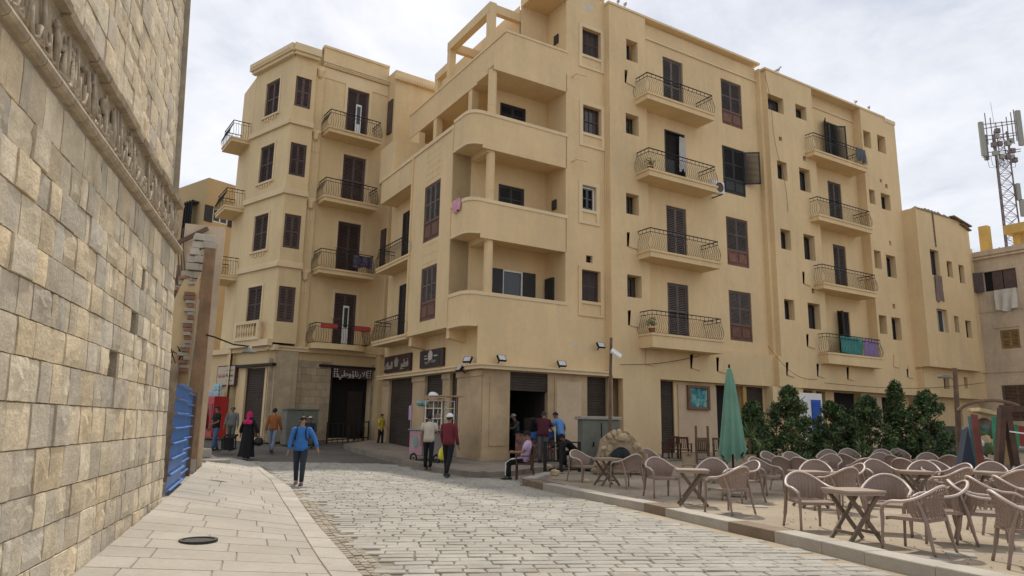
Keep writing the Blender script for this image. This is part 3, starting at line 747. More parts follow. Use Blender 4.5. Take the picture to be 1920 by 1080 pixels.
for x, z in flapsA + flapsLow:                      # board covers hanging askew over the wall niches
    Y = -.36 if x < 15 else -.63; mb = MB(); mb.bbox(-.25, .25, -.012, .012, -.33, .33, .004)
    o = mb.build('niche_cover', PLASTER, cb, (x + .36, Y, z + .30)); o.rotation_euler = (0, rad(RN.uniform(5, 11)), 0)
for z, (za, zb) in zip(FL, ((5.22, 7.67), (8.67, 11.17), (12.17, 14.74), (15.62, 18.34))):
    xa = 8.98
    if z != FL[2]: shutter_window(cb, xa, xa + 1.22, za, zb, -.03, SHUT, mat('shutter_grey', (.10, .08, .072), .6, .15, 3, .1), name='balcony_door', step=.075)
    else:
        mb = MB(); mb.mi = 0; mb.quad((9.0, .03, za), (10.25, .03, za), (10.25, .03, zb), (9.0, .03, zb)); mb.mi = 1
        mb.box(9.0, 9.06, -.12, .02, za, zb); mb.box(10.18, 10.25, -.12, .02, za, zb); mb.box(9.06, 10.18, -.12, .02, zb - .07, zb); mb.box(9.05, 9.62, -.05, -.01, za, za + 1.2)
        mb.build('balcony_door', [DARK, SHUTB], cb)
    balcony(cb, 7.08, 11.15, -1.12, -.1, z, .29 if z > 5.3 else .56)
    shutter_window(cb, 12.8, 14.28, {0: 5.45, 1: 8.98, 2: 12.5, 3: 16.0}[FL.index(z)], {0: 7.78, 1: 11.32, 2: 14.86, 3: 18.36}[FL.index(z)], -.05, SHUTB if z == FL[2] else WOODRED, SHUTB if z == FL[2] else SHUTG, .31, SHUTB if z == FL[2] else WOODRED, step=.06)
    xa = 20.93
    shutter_window(cb, xa, xa + 1.1, za, zb, -.03, SHUT, SHUTB if z in (FL[0], FL[3]) else mat('shutter_grey', (.1, .08, .07)), name='balcony_door', step=.075)
    balcony(cb, 18.45, 23.0, -1.1, -.1, z, .29 if z > 5.3 else .53)
# open leaves of the third-floor window and of two far balcony doors
for x, z0, z1, ang, wd in ((14.25, 13.15, 14.8, -38, .75), (12.85, 13.15, 14.8, 40, -.0), (21.95, 16.0, 18.1, -30, .55), (20.93, 16.0, 18.1, 40, -.55), (20.95, 5.6, 7.55, 60, -.5)):
    if not wd: continue
    mb = MB(); s = 1 if wd > 0 else -1
    mb.box(0, wd, -.02, .02, 0, .06) if wd > 0 else mb.box(wd, 0, -.02, .02, 0, .06)
    lo, hi = min(0, wd), max(0, wd)
    for p, q, r, t in ((lo, lo + .06, 0, z1 - z0), (hi - .06, hi, 0, z1 - z0), (lo + .06, hi - .06, z1 - z0 - .06, z1 - z0)): mb.box(p, q, -.02, .02, r, t)
    louvres(mb, lo + .06, hi - .06, .06, z1 - z0 - .06, 0, .06)
    o = mb.build('shutter_leaf', SHUTB, cb, (x, -.12, z0)); o.rotation_euler = (0, 0, rad(ang))
# --- corner: curved parapets, loggias, columns
ARC = [(-.8, 1.4), (-.8, .5)] + [(-.8 + .5 * (1 - math.cos(a)), .5 - .5 * math.sin(a)) for a in [math.pi / 2 * i / 6 for i in range(1, 7)]]
def strip(mb, line, z0, z1, th, closed_ends=True):
    """vertical wall along a plan polyline, outside on the right-hand side of the direction of travel, thickness th inwards"""
    L2 = [Vector(p) for p in line]; inn = []
    for i, p in enumerate(L2):
        d = (L2[min(i + 1, len(L2) - 1)] - L2[max(i - 1, 0)]).normalized(); inn.append(p + Vector((-d.y, d.x)) * th)
    n = len(L2)
    vs = [(*p, z) for z in (z0, z1) for p in L2] + [(*p, z) for z in (z0, z1) for p in inn]
    for i in range(n - 1):
        a, b = i, i + 1
        mb.add([vs[a], vs[b], vs[n + b], vs[n + a], vs[2 * n + a], vs[2 * n + b], vs[3 * n + b], vs[3 * n + a]], [(0, 1, 2, 3), (7, 6, 5, 4), (3, 2, 6, 7), (1, 0, 4, 5)] + ([(0, 3, 7, 4)] if i == 0 else []) + ([(1, 5, 6, 2)] if i == n - 2 else []))
for k, (zb, zt, prev) in enumerate(((4.98, 6.22, 3.6), (8.42, 9.75, 8.25), (11.9, 13.22, 11.76))):
    mb = MB(); strip(mb, ARC + [(3.65, 0)], zb, zt, .14)
    mb.wall(-.28, 3.65, prev, zb + .001, 0)            # flush face below the parapet
    if k == 0: mb.quad((-.28, 0, 3.6), (-.28, 0, 4.98), (0, .02, 4.98), (0, .02, 3.6))
    mb.prism([(-.66, 1.4)] + [(x + .14, y + .1) for x, y in ARC[1:]] + [(3.65, .14), (3.65, 1.4)], zb, zb + .16)   # slab
    if k: mb.box(-.02, .28, .1, 1.4, zb - .22, zb)
    mb.box(.02, 3.65, .02, .3, prev + .02, zb + .01) if k else None
    mb.build('curved_parapet', PLASTER, cb)
    mb = MB(); strip(mb, [(x - .03 if x < 0 else x, y - .03 if y < .5 else y) for x, y in ARC] + [(3.68, -.03)], zt - .11, zt + .02, .2)
    strip(mb, [(x - .025 if x < 0 else x, y - .025 if y < .5 else y) for x, y in ARC], zb - .03, zb + .05, .12)
    mb.build('parapet_coping', TRIM, cb)
    mb = MB(); mb.lathe([(.17, zt - .02), (.17, (8.25, 11.76, 15.1)[k] + .05)], 14, (.22, .24, 0)); mb.lathe([(.175, zt + .42), (.18, zt + .43), (.18, zt + .47), (.175, zt + .48)], 14, (.22, .24, 0))
    mb.build('column', PLASTER, cb, smooth=False)
def lp(px, py, y=1.4): x, z = KF.P(px, py, y); return x, z
mb = MB(); rw = []
for a, b in (((922, 502), (1003, 553)), ((935, 344), (983, 381)), ((938, 191), (986, 221))):
    x0, z1 = lp(*a); x1, z0 = lp(*b); rw.append((x0, x1, z0, z1))
rw[0] = (rw[0][0], rw[0][1], 5.5, rw[0][3])
rw = [(a, b, max(c - .5, f), d) for (a, b, c, d), f in zip(rw, (5.3, 8.7, 12.2))]
mb.wall(-.8, 3.65, 5.1, 13.1, 1.4, rw[:2], .12)
mb.wall(.67, 3.65, 13.1, 15.2, 1.4, [rw[2]] if rw[2][2] > 13.1 else [(rw[2][0], rw[2][1], 13.11, rw[2][3])], .12)
mb.wall(2.2, 3.65, 15.2, 19.3, 1.4)
mb.quad((3.6, .1, 5.1), (3.6, 1.4, 5.1), (3.6, 1.4, 19.3), (3.6, .1, 19.3))
mb.quad((3.6, 0.0, 6.2), (3.65, 0.0, 6.2), (3.65, .0, 19.3), (3.6, .0, 19.3))
mb.quad((3.6, 0.0, 6.2), (3.6, .1, 6.2), (3.6, .1, 19.3), (3.6, 0, 19.3))
mb.build('loggia_wall', PLASTER, cb)
for k, (a, b, c, d) in enumerate(rw):
    if k == 0:
        mb = MB(); mb.box(a + .5, b - .6, 1.46, 1.5, c, d); mb.mi = 1; mb.box(a + .5, a + .56, 1.4, 1.47, c, d); mb.box(b - .66, b - .6, 1.4, 1.47, c, d); mb.box(a + .56, b - .66, 1.4, 1.47, d - .06, d)
        mb.mi = 2; mb.box(a, a + .5, 1.36, 1.4, c, d); mb.box(b - .6, b, 1.36, 1.4, c, d); mb.build('window', [GLASS, WHITEP, SHUTB], cb)
    else: shutter_window(cb, a, b, c, d, 1.46, SHUTB, SHUTB)
mb = MB(); mb.box(3.5, 3.59, .75, 1.3, 5.6, 7.35); mb.build('window', SHUTB, cb)
mb = MB(); mb.box(3.54, 3.595, .62, .92, 10.2, 10.6); mb.box(3.54, 3.595, .55, .85, 17.6, 18.0); build_split(mb, 'vent', SHUTB, cb)
# top terrace: parapet band, pergola, roof slab
mb = MB()
mb.wall(.12, 3.65, 15.1, 15.9, 0); mb.box(.12, 3.64, .003, 1.4, 15.1, 15.28); mb.box(.67, 3.65, .001, .16, 15.9, 16.86)
mb.box(.67, .83, .16, 9.5, 15.8, 16.86); mb.box(.12, .67, .003, .5, 15.12, 15.88)
mb.box(.67, 2.3, .5, 9.5, 15.62, 15.8)
mb.build('terrace_parapet', PLASTER, cb)
mb = MB(); mb.box(.63, 3.67, -.03, .2, 16.86, 16.95); mb.box(.63, .87, .2, 9.5, 16.86, 16.95); mb.build('parapet_coping', TRIM, cb)
mb = MB()
for y in (3.0, 6.5): mb.box(.70, 1.0, y - .17, y + .17, 13.0, 15.8)
mb.box(.4, .7, 7.6, 9.5, 12.9, 15.3); mb.box(-.78, .4, 7.6, 9.5, 12.95, 14.7)
build_split(mb, 'terrace_column', PLASTER, cb)
mb = MB()
for y in (1.55, 5.25): mb.box(.68, .98, y - .15, y + .15, 16.9, 18.55); mb.box(.98, 2.3, y - .12, y + .12, 18.56, 18.94)
mb.box(.67, .99, 1.4, 5.4, 18.55, 18.98); mb.box(.68, .96, 5.4, 6.7, 17.6, 17.98); mb.box(.70, .94, 6.4, 6.68, 16.9, 17.6)
mb.build('pergola', PLASTER, cb)
mb = MB(); mb.box(2.25, 3.66, -.02, 1.5, 19.3, 20.02); mb.box(2.19, 2.21, 1.5, 9.5, 15.8, 19.35); mb.build('roof_slab', PLASTER, cb)
# --- left facade: projecting bay, balconies, shops
mb = MB(); bw = [(-3.95, -2.5, 5.48, 7.68), (-3.95, -2.45, 8.76, 11.18)]
mb.wall(-5.2, -1.4, 5.02, 13.0, -.8, bw, .12)
mb.quad((-1.4, -.8, 5.02), (-1.4, .0, 5.02), (-1.4, 0, 13.0), (-1.4, -.8, 13.0)); mb.quad((-5.2, -.8, 5.02), (-5.2, -.8, 13.0), (-5.2, 0, 13.0), (-5.2, 0, 5.02))
mb.quad((-5.2, -.8, 5.02), (-5.2, 0, 5.02), (-1.4, 0, 5.02), (-1.4, -.8, 5.02)); mb.quad((-9.5, -.8, 12.9), (-1.4, -.8, 12.9), (-1.4, .7, 12.9), (-9.5, .7, 12.9))
for u in (-5.05, -1.55): mb.prism([(u - .13, -.7), (u + .13, -.7), (u + .13, 0), (u - .13, 0)], lambda x, y: 4.62 if y < -.3 else 4.5, 5.03)
mb.wall(-9.6, -5.2, 5.0, 12.9, 0, [(-8.2, -7.15, 5.15, 7.75), (-8.2, -7.15, 8.62, 11.25)], .12)
mb.wall(-9.6, 0, 3.6, 5.03, 0)
mb.quad((-9.6, 0, 0), (-9.6, 3, 0), (-9.6, 3, 13), (-9.6, 0, 13))
mb.box(-9.1, -5.2, -.8, -.66, 11.8, 12.9); mb.box(-9.1, -5.2, -.66, 0, 11.8, 11.95); mb.box(-9.1, -8.96, -.66, 0, 11.95, 12.9)
mb.box(-5.32, -5.2, -.86, -.8, 5.0, 13.0); mb.box(-1.5, -1.4, -.84, -.8, 5.0, 13.0)
mb.build('side_wall', PLASTER, cb, rz=Q)
mb = MB(); mb.box(-9.15, -1.38, -.85, -.62, 12.9, 13.06)
for z0, z1 in ((7.85, 8.6), (11.4, 12.85)):         # tiled panels above the bay windows
    k = int((z1 - z0) / .27)
    for i in range(k + 1): z = z0 + i * (z1 - z0) / k; mb.box(-3.9, -2.5, -.812, -.8, z - .012, z + .012)
    for i in range(6): u = -3.9 + i * .28; mb.box(u - .012, u + .012, -.811, -.8, z0, z1)
build_split(mb, 'side_trim', TRIM, cb, rz=Q)
for a, b, c, d in bw: shutter_window(cb, a, b, c, d, -.76, WOODRED, SHUTG, .33, WOODRED, rz=Q, leaves=3, step=.06)
for z0, z1 in ((5.15, 7.75), (8.62, 11.25)): shutter_window(cb, -8.2, -7.15, z0, z1, .05, SHUTB, SHUTB, rz=Q, name='balcony_door')
for z in (5.13, 8.58): balcony(cb, -9.05, -5.22, -.85, 0, z, .2, rz=Q)
# --- ground floor
mb = MB()
mb.wall(0, 5.65, .1, 3.45, 0, [(1.13, 2.8, .12, 3.4, .2), (4.66, 5.65, .12, 3.4, .25)], .2)
mb.wall(-9.6, 0, .1, 3.5, 0, [(-8.7, -6.14, .12, 3.42, .2), (-4.8, -3.24, .12, 3.42, .2), (-2.5, -2.0, .12, 3.42, .2)], .2, T=None) if False else None
mb.build('shop_wall', SHOPST, cb)
mb = MB(); mb.wall(-9.6, 0, .1, 3.5, 0, [(-8.7, -6.14, .12, 3.42, .2), (-4.8, -3.24, .12, 3.42, .2), (-2.5, -2.0, .12, 3.42, .2)], .2)
mb.build('shop_side_wall', SHOPST, cb, rz=Q)
mb = MB(); mb.box(.28, .96, -.03, -.003, .75, 3.2); mb.box(3.1, 4.45, -.03, -.003, .55, 3.25); mb.mi = 1; mb.box(3.2, 4.35, -.036, -.03, .65, 3.15)
mb.mi = 0; mb.box(-.06, 1.13, -.06, -.003, 0, .52); mb.box(2.8, 4.66, -.05, -.003, 0, .42)
build_split(mb, 'pier_panel', [SHOPST, PINKPL], cb)
mb = MB()
for a, b in ((-2.0, -.003), (-3.24, -2.5), (-6.14, -4.8), (-9.6, -8.7)): mb.box(a + .001, b - .001, -.06, -.003, 0, .5); mb.box(a + .05, b - .05, -.035, -.003, .5, 3.2); mb.box(a, b, -.07, -.003, 3.2, 3.4)
build_split(mb, 'side_pier', SHOPST, cb, rz=Q)
mb = MB(); mb.box(-.24, 5.66, -.24, -.001, 3.44, 3.63); mb.box(-.3, 5.66, -.3, -.001, 3.56, 3.62); mb.build('shop_ledge', TRIM, cb)
mb = MB(); mb.box(-9.8, .001, -.24, -.001, 3.45, 3.64); mb.box(-9.8, .0, -.3, -.001, 3.57, 3.63); mb.build('shop_ledge', TRIM, cb, rz=Q)
roller(cb, -8.7, -6.14, .3, 3.42, .12, rz=Q); roller(cb, -4.8, -3.24, .25, 3.42, .12, rz=Q); roller(cb, -2.5, -2.0, .2, 3.42, .12, rz=Q)
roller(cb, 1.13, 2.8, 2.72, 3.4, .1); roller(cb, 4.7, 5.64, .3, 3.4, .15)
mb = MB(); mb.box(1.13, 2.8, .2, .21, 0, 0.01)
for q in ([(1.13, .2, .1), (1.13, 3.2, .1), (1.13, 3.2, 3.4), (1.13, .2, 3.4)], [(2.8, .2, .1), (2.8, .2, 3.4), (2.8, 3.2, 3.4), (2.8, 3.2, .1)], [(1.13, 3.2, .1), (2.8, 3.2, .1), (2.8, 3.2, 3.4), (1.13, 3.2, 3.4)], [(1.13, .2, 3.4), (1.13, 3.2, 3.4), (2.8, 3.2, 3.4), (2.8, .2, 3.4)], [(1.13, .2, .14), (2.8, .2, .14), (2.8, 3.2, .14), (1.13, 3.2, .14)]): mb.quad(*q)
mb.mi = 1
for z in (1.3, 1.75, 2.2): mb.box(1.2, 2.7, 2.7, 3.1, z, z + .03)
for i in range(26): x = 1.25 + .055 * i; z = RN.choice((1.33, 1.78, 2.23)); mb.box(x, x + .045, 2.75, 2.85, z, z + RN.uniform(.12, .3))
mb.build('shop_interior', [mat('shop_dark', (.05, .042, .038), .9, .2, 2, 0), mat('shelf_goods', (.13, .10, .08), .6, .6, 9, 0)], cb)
# ground floor further along the street: shutters, rendered panels, dark shop openings under the overhang
mb = MB()
mb.wall(5.66, 8.2, .1, 3.45, -.33, [(5.66, 6.2, .12, 3.38, .3)], .3)
mb.wall(8.2, 27.0, .1, 3.44, 0, [(8.2, 9.26, .15, 3.42, .2), (11.8, 13.55, .15, 3.4, .5), (13.74, 14.94, .15, 3.4, .25), (17.24, 18.6, .15, 3.4, .5), (18.9, 19.6, .15, 3.4, .4), (20.3, 22.6, .15, 3.4, .5), (24.4, 25.9, .15, 3.3, .5)], .2)
mb.wall(15.0, 17.2, .1, 3.45, -.5); mb.quad((17.2, -.5, .1), (17.2, 0, .1), (17.2, 0, 3.45), (17.2, -.5, 3.45)); mb.quad((15, -.5, .1), (15, -.5, 3.45), (15, 0, 3.45), (15, 0, .1))
mb.quad((8.2, -.33, .1), (8.2, 0, .1), (8.2, 0, 3.45), (8.2, -.33, 3.45))
mb.quad((5.66, -.33, 3.45), (15.4, -.33, 3.45), (15.4, 0, 3.45), (5.66, 0, 3.45)); mb.quad((15.4, -.6, 3.45), (27, -.6, 3.45), (27, 0, 3.45), (15.4, 0, 3.45))
mb.build('street_ground_wall', PLASTER, cb)
mb = MB(); mb.box(9.47, 11.78, -.05, -.003, .3, 3.3); mb.build('rendered_panel', PINKPL, cb)
mb = MB(); mb.box(22.62, 24.35, -.05, -.003, .3, 3.3); mb.build('rendered_panel', PINKPL, cb)
for a, b in ((8.22, 9.24), (13.76, 14.92)): roller(cb, a, b, .3, 3.4, .1)
mb = MB()
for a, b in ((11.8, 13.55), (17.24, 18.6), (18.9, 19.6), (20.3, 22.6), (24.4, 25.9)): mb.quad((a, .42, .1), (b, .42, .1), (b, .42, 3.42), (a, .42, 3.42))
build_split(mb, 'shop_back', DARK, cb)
mb = MB(); mb.box(13.5, 13.72, -.07, 0.06, .2, 3.4); mb.build('door_post', mat('yellow_wood', (.42, .27, .08), .7, .2, 3, .1), cb)
# wing at the far end that steps forward
mb = MB(); tw = [(28.0, 28.9, 10.2, 11.7), (29.7, 30.3, 10.3, 11.25), (31.0, 31.6, 10.1, 11.2), (28.1, 29.2, 7.0, 8.3), (29.9, 30.4, 7.1, 8.05), (31.1, 31.75, 6.9, 7.9)]
mb.wall(26.9, 32.4, 5.0, 13.95, -1.4, tw, .35)
mb.quad((26.9, -1.4, 5), (26.9, -1.4, 13.95), (26.9, 6, 13.95), (26.9, 6, 5)); mb.quad((26.9, -1.4, 5), (26.9, -.5, 5), (32.4, -.5, 5), (32.4, -1.4, 5))
mb.box(27.2, 33.6, -.95, 6, 4.99, 13.9); mb.wall(27.0, 33.7, 3.43, 5.0, -.95, [(29.0, 29.6, 3.9, 4.65), (31.2, 31.6, 4.0, 4.65)], .3)
mb.quad((27.0, -.95, 3.43), (33.7, -.95, 3.43), (33.7, 0, 3.43), (27.0, 0, 3.43)); mb.wall(27.0, 33.7, .1, 3.43, -.45, [(30.9, 31.7, 1.3, 2.9)], .3)
mb.wall(32.4, 33.7, 5.0, 12.6, -1.0); mb.quad((26.98, -.95, 3.43), (26.98, -.95, 5.02), (26.98, -.55, 5.02), (26.98, -.55, 3.43)); mb.quad((26.9, -.6, 4.9), (26.9, -1.4, 5.0), (27.1, -1.4, 5.0), (27.1, -.6, 4.9))
mb.build('end_wing_wall', PLASTER, cb)
for a, b, c, d in tw: barred_window(cb, a + .01, b - .01, c + .01, d - .02, -1.12, bars=2, cross=False, m=WHITEP if a == 28.1 else SHUT)
barred_window(cb, 30.92, 31.68, 1.32, 2.88, -.2, bars=4)
mb = MB(); mb.box(29.0, 29.6, -.7, -.69, 3.9, 4.65); mb.box(31.2, 31.6, -.7, -.69, 4.0, 4.65); build_split(mb, 'niche', DARK, cb)
# broken roof edge of the wing
mb = MB()
for i in range(16):
    x = 27 + i * .34; mb.add([(x, -1.46, 13.92), (x + .36, -1.46, 13.93), (x + .36, -1.1, 13.97 + RN.uniform(0, .12)), (x, -1.1, 13.97 + RN.uniform(0, .1)), (x + .1, -1.3, 14.05 + RN.uniform(0, .15))], [(0, 1, 4), (1, 2, 4), (2, 3, 4), (3, 0, 4)])
mb.bar((30.6, -1.5, 14.05), (32.7, -1.45, 13.75), .3, .07); mb.bar((31.6, -1.5, 13.75), (32.7, -1.45, 13.5), .2, .06); mb.bar((28.6, -1.43, 13.9), (28.65, -1.42, 11.9), .1, .04)
mb.build('crumbled_roof_edge', mat('rubble_edge', (.2, .15, .11), .95, .3, 4, .4), cb)
# patches where the paint has peeled off
pr_ = random.Random(5)
for x, z, s in ((4.75, 19.35, .32), (5.3, 18.75, .16), (1.9, 5.9, .1), (3.2, 5.75, .13), (4.05, 4.6, .14), (4.2, 4.35, .1), (17.3, 17.7, .22), (3.4, 5.1, .07)):
    n = 9; mb = MB(); mb.add([(x + s * pr_.uniform(.55, 1.1) * math.cos(6.283 * i / n), -.004 if x < 5.6 else -.604, z + s * .75 * pr_.uniform(.5, 1.1) * math.sin(6.283 * i / n)) for i in range(n)], [tuple(range(n))])
    mb.build('peeled_patch', mat('bare_plaster', (.62, .55, .42), .95, .15, 5, .2), cb)
# street-name style wall fixtures that belong to the building: pipes and conduits
mb = MB()
mb.tube([(5.63, -.03, 3.7), (5.63, -.03, 19.9)], .03, 6)
for z in (12.1, 15.85): mb.tube([(3.9, -.02, z), (3.9, -.35, z), (4.35, -.42, z - .02)], .03, 6)
build_split(mb, 'drain_pipe', PLASTER, cb)

# ================================================================== OLD APARTMENT BUILDING (behind, left of the corner block)
lb = thing('old_apartment_building', 'cream old apartment building with faceted corner bay, brown shutters and stone ground floor', 'building', LF.o, LF.rz)
FQ = rad(-39) - LF.rz                               # turn of the facet that cuts the street corner
B1 = (-2.05, -.4)
FLB = (5.15, 8.77, 12.38, 15.98)
mb = MB(); dz = [(.93, 2.1, 5.2, 7.8), (.86, 2.1, 8.8, 11.5), (.9, 2.15, 12.42, 15.1), (.9, 2.12, 16.02, 18.82)]
mb.wall(-.5, 3.2, 4.76, 20.7, 0, dz, .16); mb.wall(-.5, 3.9, .5, 4.76, .06, [(1.0, 3.13, .7, 4.1)], .5)
mb.quad((3.2, -.9, 4.8), (3.2, -.9, 20.2), (3.2, 0, 20.2), (3.2, 0, 4.8)) ; mb.wall(3.2, 10, 4.8, 20.2, -.9, [(5.0, 5.75, 16.9, 18.4)], .15)
mb.quad((3.2, -.9, 4.8), (3.2, 0, 4.8), (10, 0, 4.8), (10, -.9, 4.8)); mb.quad((-.5, 0, 20.7), (3.2, 0, 20.7), (3.2, 6, 20.7), (-.5, 6, 20.7))
mb.wall(-2.05, -.95, 5.05, 19.55, -.4, [(-1.95, -1.15, 6.04, 7.73), (-1.95, -1.15, 9.6, 11.28), (-1.95, -1.15, 13.25, 14.92), (-1.95, -1.15, 16.84, 18.44)], .14)
mb.quad((-.95, -.4, 5.05), (-.95, 0, 5.05), (-.95, 0, 19.55), (-.95, -.4, 19.55)); mb.quad((-2.05, -.4, 5.05), (-.95, -.4, 5.05), (-.95, 0, 5.05), (-2.05, .6, 5.05))
mb.wall(-2.05, -.5, .5, 4.8, -.05)
mb.box(-.94, -.42, -.13, .05, 4.96, 19.5)
mb.quad((-3.03, 3.0, .5), (-3.03, 3.0, 19.4), (-3.03, 5.4, 19.4), (-3.03, 5.4, .5))
mb.box(-2.0, 3.1, .6, 8, 4.8, 20.6); mb.box(-2.9, -1.9, 3.1, 5.3, .6, 19.3); mb.box(3.25, 10, -.6, 8, .6, 20.1)
mb.build('front_wall', PLASTER2, lb)
mb = MB(); fw_ = [(-2.45, -1.2, 6.13, 7.86), (-2.45, -1.2, 9.65, 11.5), (-2.45, -1.2, 13.2, 15.15), (-2.45, -1.2, 16.78, 18.66)]
mb.wall(-3.55, 0, 5.05, 19.55, 0, fw_, .14); mb.quad((-3.55, 0, 5.05), (-3.55, .9, 5.05), (-3.55, .9, 19.5), (-3.55, 0, 19.5)); mb.quad((-3.55, 0, 5.05), (0, 0, 5.05), (0, 1.2, 5.05), (-3.55, 1.2, 5.05))
mb.wall(-8, -.02, .5, 4.76, .25, [(-2.46, -.8, .7, 3.96, .2), (-.63, -.08, .7, 3.94, .5), (-4.75, -3.2, .7, 3.2, .7)], .3)
mb.build('corner_wall', PLASTER2, lb, (*B1, 0), FQ)
# mouldings
mb = MB(); mb.box(-.5, 3.2, -.12, -.002, 19.6, 19.78); mb.box(-.5, 3.2, -.18, -.002, 19.78, 19.86); mb.box(-.52, 3.2, -.06, .3, 20.66, 20.78); mb.box(3.1, 10, -1.1, -.902, 19.6, 19.95)
for i in range(30): x = -.45 + i * .122; mb.box(x, x + .06, -.17, -.121, 19.66, 19.76)
for i in range(36): x = 3.2 + i * .15; mb.box(x, x + .07, -1.14, -1.101, 19.65, 19.8)
mb.box(-.45, 3.19, -.035, -.003, 18.98, 19.55)
build_split(mb, 'cornice', TRIM, lb)
mb = MB(); mb.box(-2.15, -.9, -.62, -.402, 19.5, 19.66); mb.box(-2.2, -.85, -.72, .1, 19.66, 20.05)
for z in (8.75, 12.36, 15.96): mb.box(-2.12, -.93, -.52, -.402, z - .1, z + .12); mb.box(-2.1, -.93, -.47, -.402, z + .12, z + .2)
for z in FLB[1:] + (19.4,): mb.lathe([(.02, -.28), (.12, -.2), (.16, 0), (.19, .14), (.17, .2)], 10, (-.68, -.17, z - .35)); mb.box(-.92, -.44, -.2, -.131, z - .15, z - .02)
for z in FLB[1:]: mb.box(-.8, -.72, -.16, -.131, z - 1.2, z - .6); mb.box(-.64, -.56, -.16, -.131, z - 1.2, z - .6)
mb.box(-2.2, 3.9, -.22, -.001, 4.72, 4.96); mb.box(-2.2, 3.9, -.28, -.001, 4.86, 4.93)
for a, b, c, d in dz: mb.box(a - .14, a - .002, -.05, -.002, c + 1.3, d + .16); mb.box(b + .002, b + .14, -.05, -.002, c + 1.3, d + .16); mb.box(a - .002, b + .002, -.05, -.002, d + .002, d + .16)
build_split(mb, 'moulding', TRIM, lb)
mb = MB(); mb.box(-3.65, .05, -.22, -.002, 19.5, 19.66); mb.box(-3.75, .1, -.32, .2, 19.66, 20.05)
for i in range(26): u = -3.6 + i * .14; mb.box(u, u + .07, -.36, -.321, 19.75, 19.88)
for z in (8.75, 12.36, 15.96): mb.box(-3.6, .04, -.12, -.002, z - .1, z + .12); mb.box(-3.58, .02, -.07, -.002, z + .12, z + .2)
for a, b, c, d in fw_:
    mb.box(a - .1, a - .002, -.04, -.002, c, d + .1); mb.box(b + .002, b + .1, -.04, -.002, c, d + .1); mb.box(a - .002, b + .002, -.04, -.002, d + .002, d + .1); mb.box(a - .15, b + .15, -.1, -.002, c - .1, c - .003)
    for k in range(5): mb.box(a + .1 + k * .22, a + .22 + k * .22, -.05, -.002, c - .24 - .06 * (k % 2), c - .1)
mb.box(-8, .15, .03, .249, 4.7, 4.95); mb.box(-3.6, 0, -.25, 0, 4.9, 5.2)
build_split(mb, 'moulding', TRIM, lb, (*B1, 0), FQ)
mb = MB()                                            # balustrade in front of the lowest bay window
mb.box(-2.9, -.75, -.33, -.2, 5.2, 5.36); mb.box(-2.9, -.75, -.33, -.2, 5.98, 6.12)
for u in (-2.9, -.95): mb.box(u, u + .2, -.335, -.195, 5.36, 5.98)
for k in range(7): mb.lathe([(.05, 0), (.03, .1), (.065, .25), (.06, .38), (.03, .52), (.05, .62)], 8, (-2.55 + k * .21, -.265, 5.36))
mb.build('balustrade', TRIM, lb, (*B1, 0), FQ)
for k, (a, b, c, d) in enumerate(dz):
    o = shutter_window(lb, a, b, c, d, .08, SHUT, SHUT, name='balcony_door', step=.07)
    z = FLB[k]; balcony(lb, -.3, 2.5, -1.0, 0, z, .26, PLASTER2, dentil=z > 6, curve=z < 6)
for z, m_ in ((5.2, 'curtain'), (16.02, 'inner_door')):
    mb = MB(); mb.box(1.42, 1.72, -.02, .03, z + .05, z + 2.0); mb.mi = 1; mb.box(1.47, 1.67, -.024, -.018, z + .9, z + 1.9); mb.build(m_, [WHITEP, GLASS], lb)
for a, c in ((-1.95, 6.04), (-1.95, 9.6), (-1.95, 13.25), (-1.95, 16.84)): shutter_window(lb, a, a + .8, c, c + 1.66, -.33, SHUT, SHUT, step=.07)
for a, b, c, d in fw_:
    o = shutter_window(lb, a, b, c, d, .07, SHUT, SHUT, step=.07); o.location = (*B1, 0); o.rotation_euler = (0, 0, FQ)
shutter_window(lb, 5.0, 5.75, 16.9, 18.4, -.82, SHUT, SHUT, step=.07)
for z in (8.85, 12.46, 16.05): mb = MB(); mb.box(3.12, 3.198, -.75, -.2, z + .6, z + 2.5); mb.build('window', SHUT, lb)
for z in (8.6, 12.2, 15.9): balcony(lb, -5.2, -3.2, -3.95, -3.03, z, .22, PLASTER2, rz=Q)
# stone blocks of the ground floor
SB = mat('ashlar_block', (.40, .32, .21), .9, .15, 2, .25, 30, rnd=.12, dirt=(.2, .16, .12), dirt_amt=.5)
me = MB(); me.bbox(-.5, .5, -.5, .5, -.5, .5, .02); me = me.mesh('stone_block', SB)
z = .6; r = 0
while z < 4.2:
    h = .34
    for a, b in ((-.5, .98), (3.15, 3.88), (-2.02, -.52)):
        u = a - (.25 if r % 2 else 0)
        while u < b - .05:
            p, q = max(u, a), min(u + .5, b); u += .5
            if q - p < .08: continue
            o = obj('stone_block', me, lb, ((p + q) / 2, -.02 if a > -2 else -.1, z + h / 2)); o.scale = (q - p - .008, .12, h - .008)
    z += h; r += 1
mb = MB(); mb.box(-1.85, -.75, -.28, -.16, .6, 4.7); mb.box(-1.95, -.65, -.32, -.16, .55, 1.1); mb.box(-1.6, -1.0, -.31, -.28, 1.3, 4.2); mb.build('corner_pilaster', SB, lb)
mb = MB(); mb.box(1.0, 3.13, .5, .52, .6, 4.1); mb.mi = 1; mb.box(2.1, 2.9, .42, .5, .7, 3.0); mb.box(1.05, 1.15, .1, .5, .7, 3.6)
mb.build('entrance', [DARK, mat('door_dark', (.035, .025, .02), .5, .2, 3, .05)], lb)
mb = MB(); mb.box(.35, 3.9, -.2, -.09, 4.08, 4.2); mb.build('lintel_beam', mat('black_beam', (.015, .014, .014), .6, .1, 3, 0), lb)
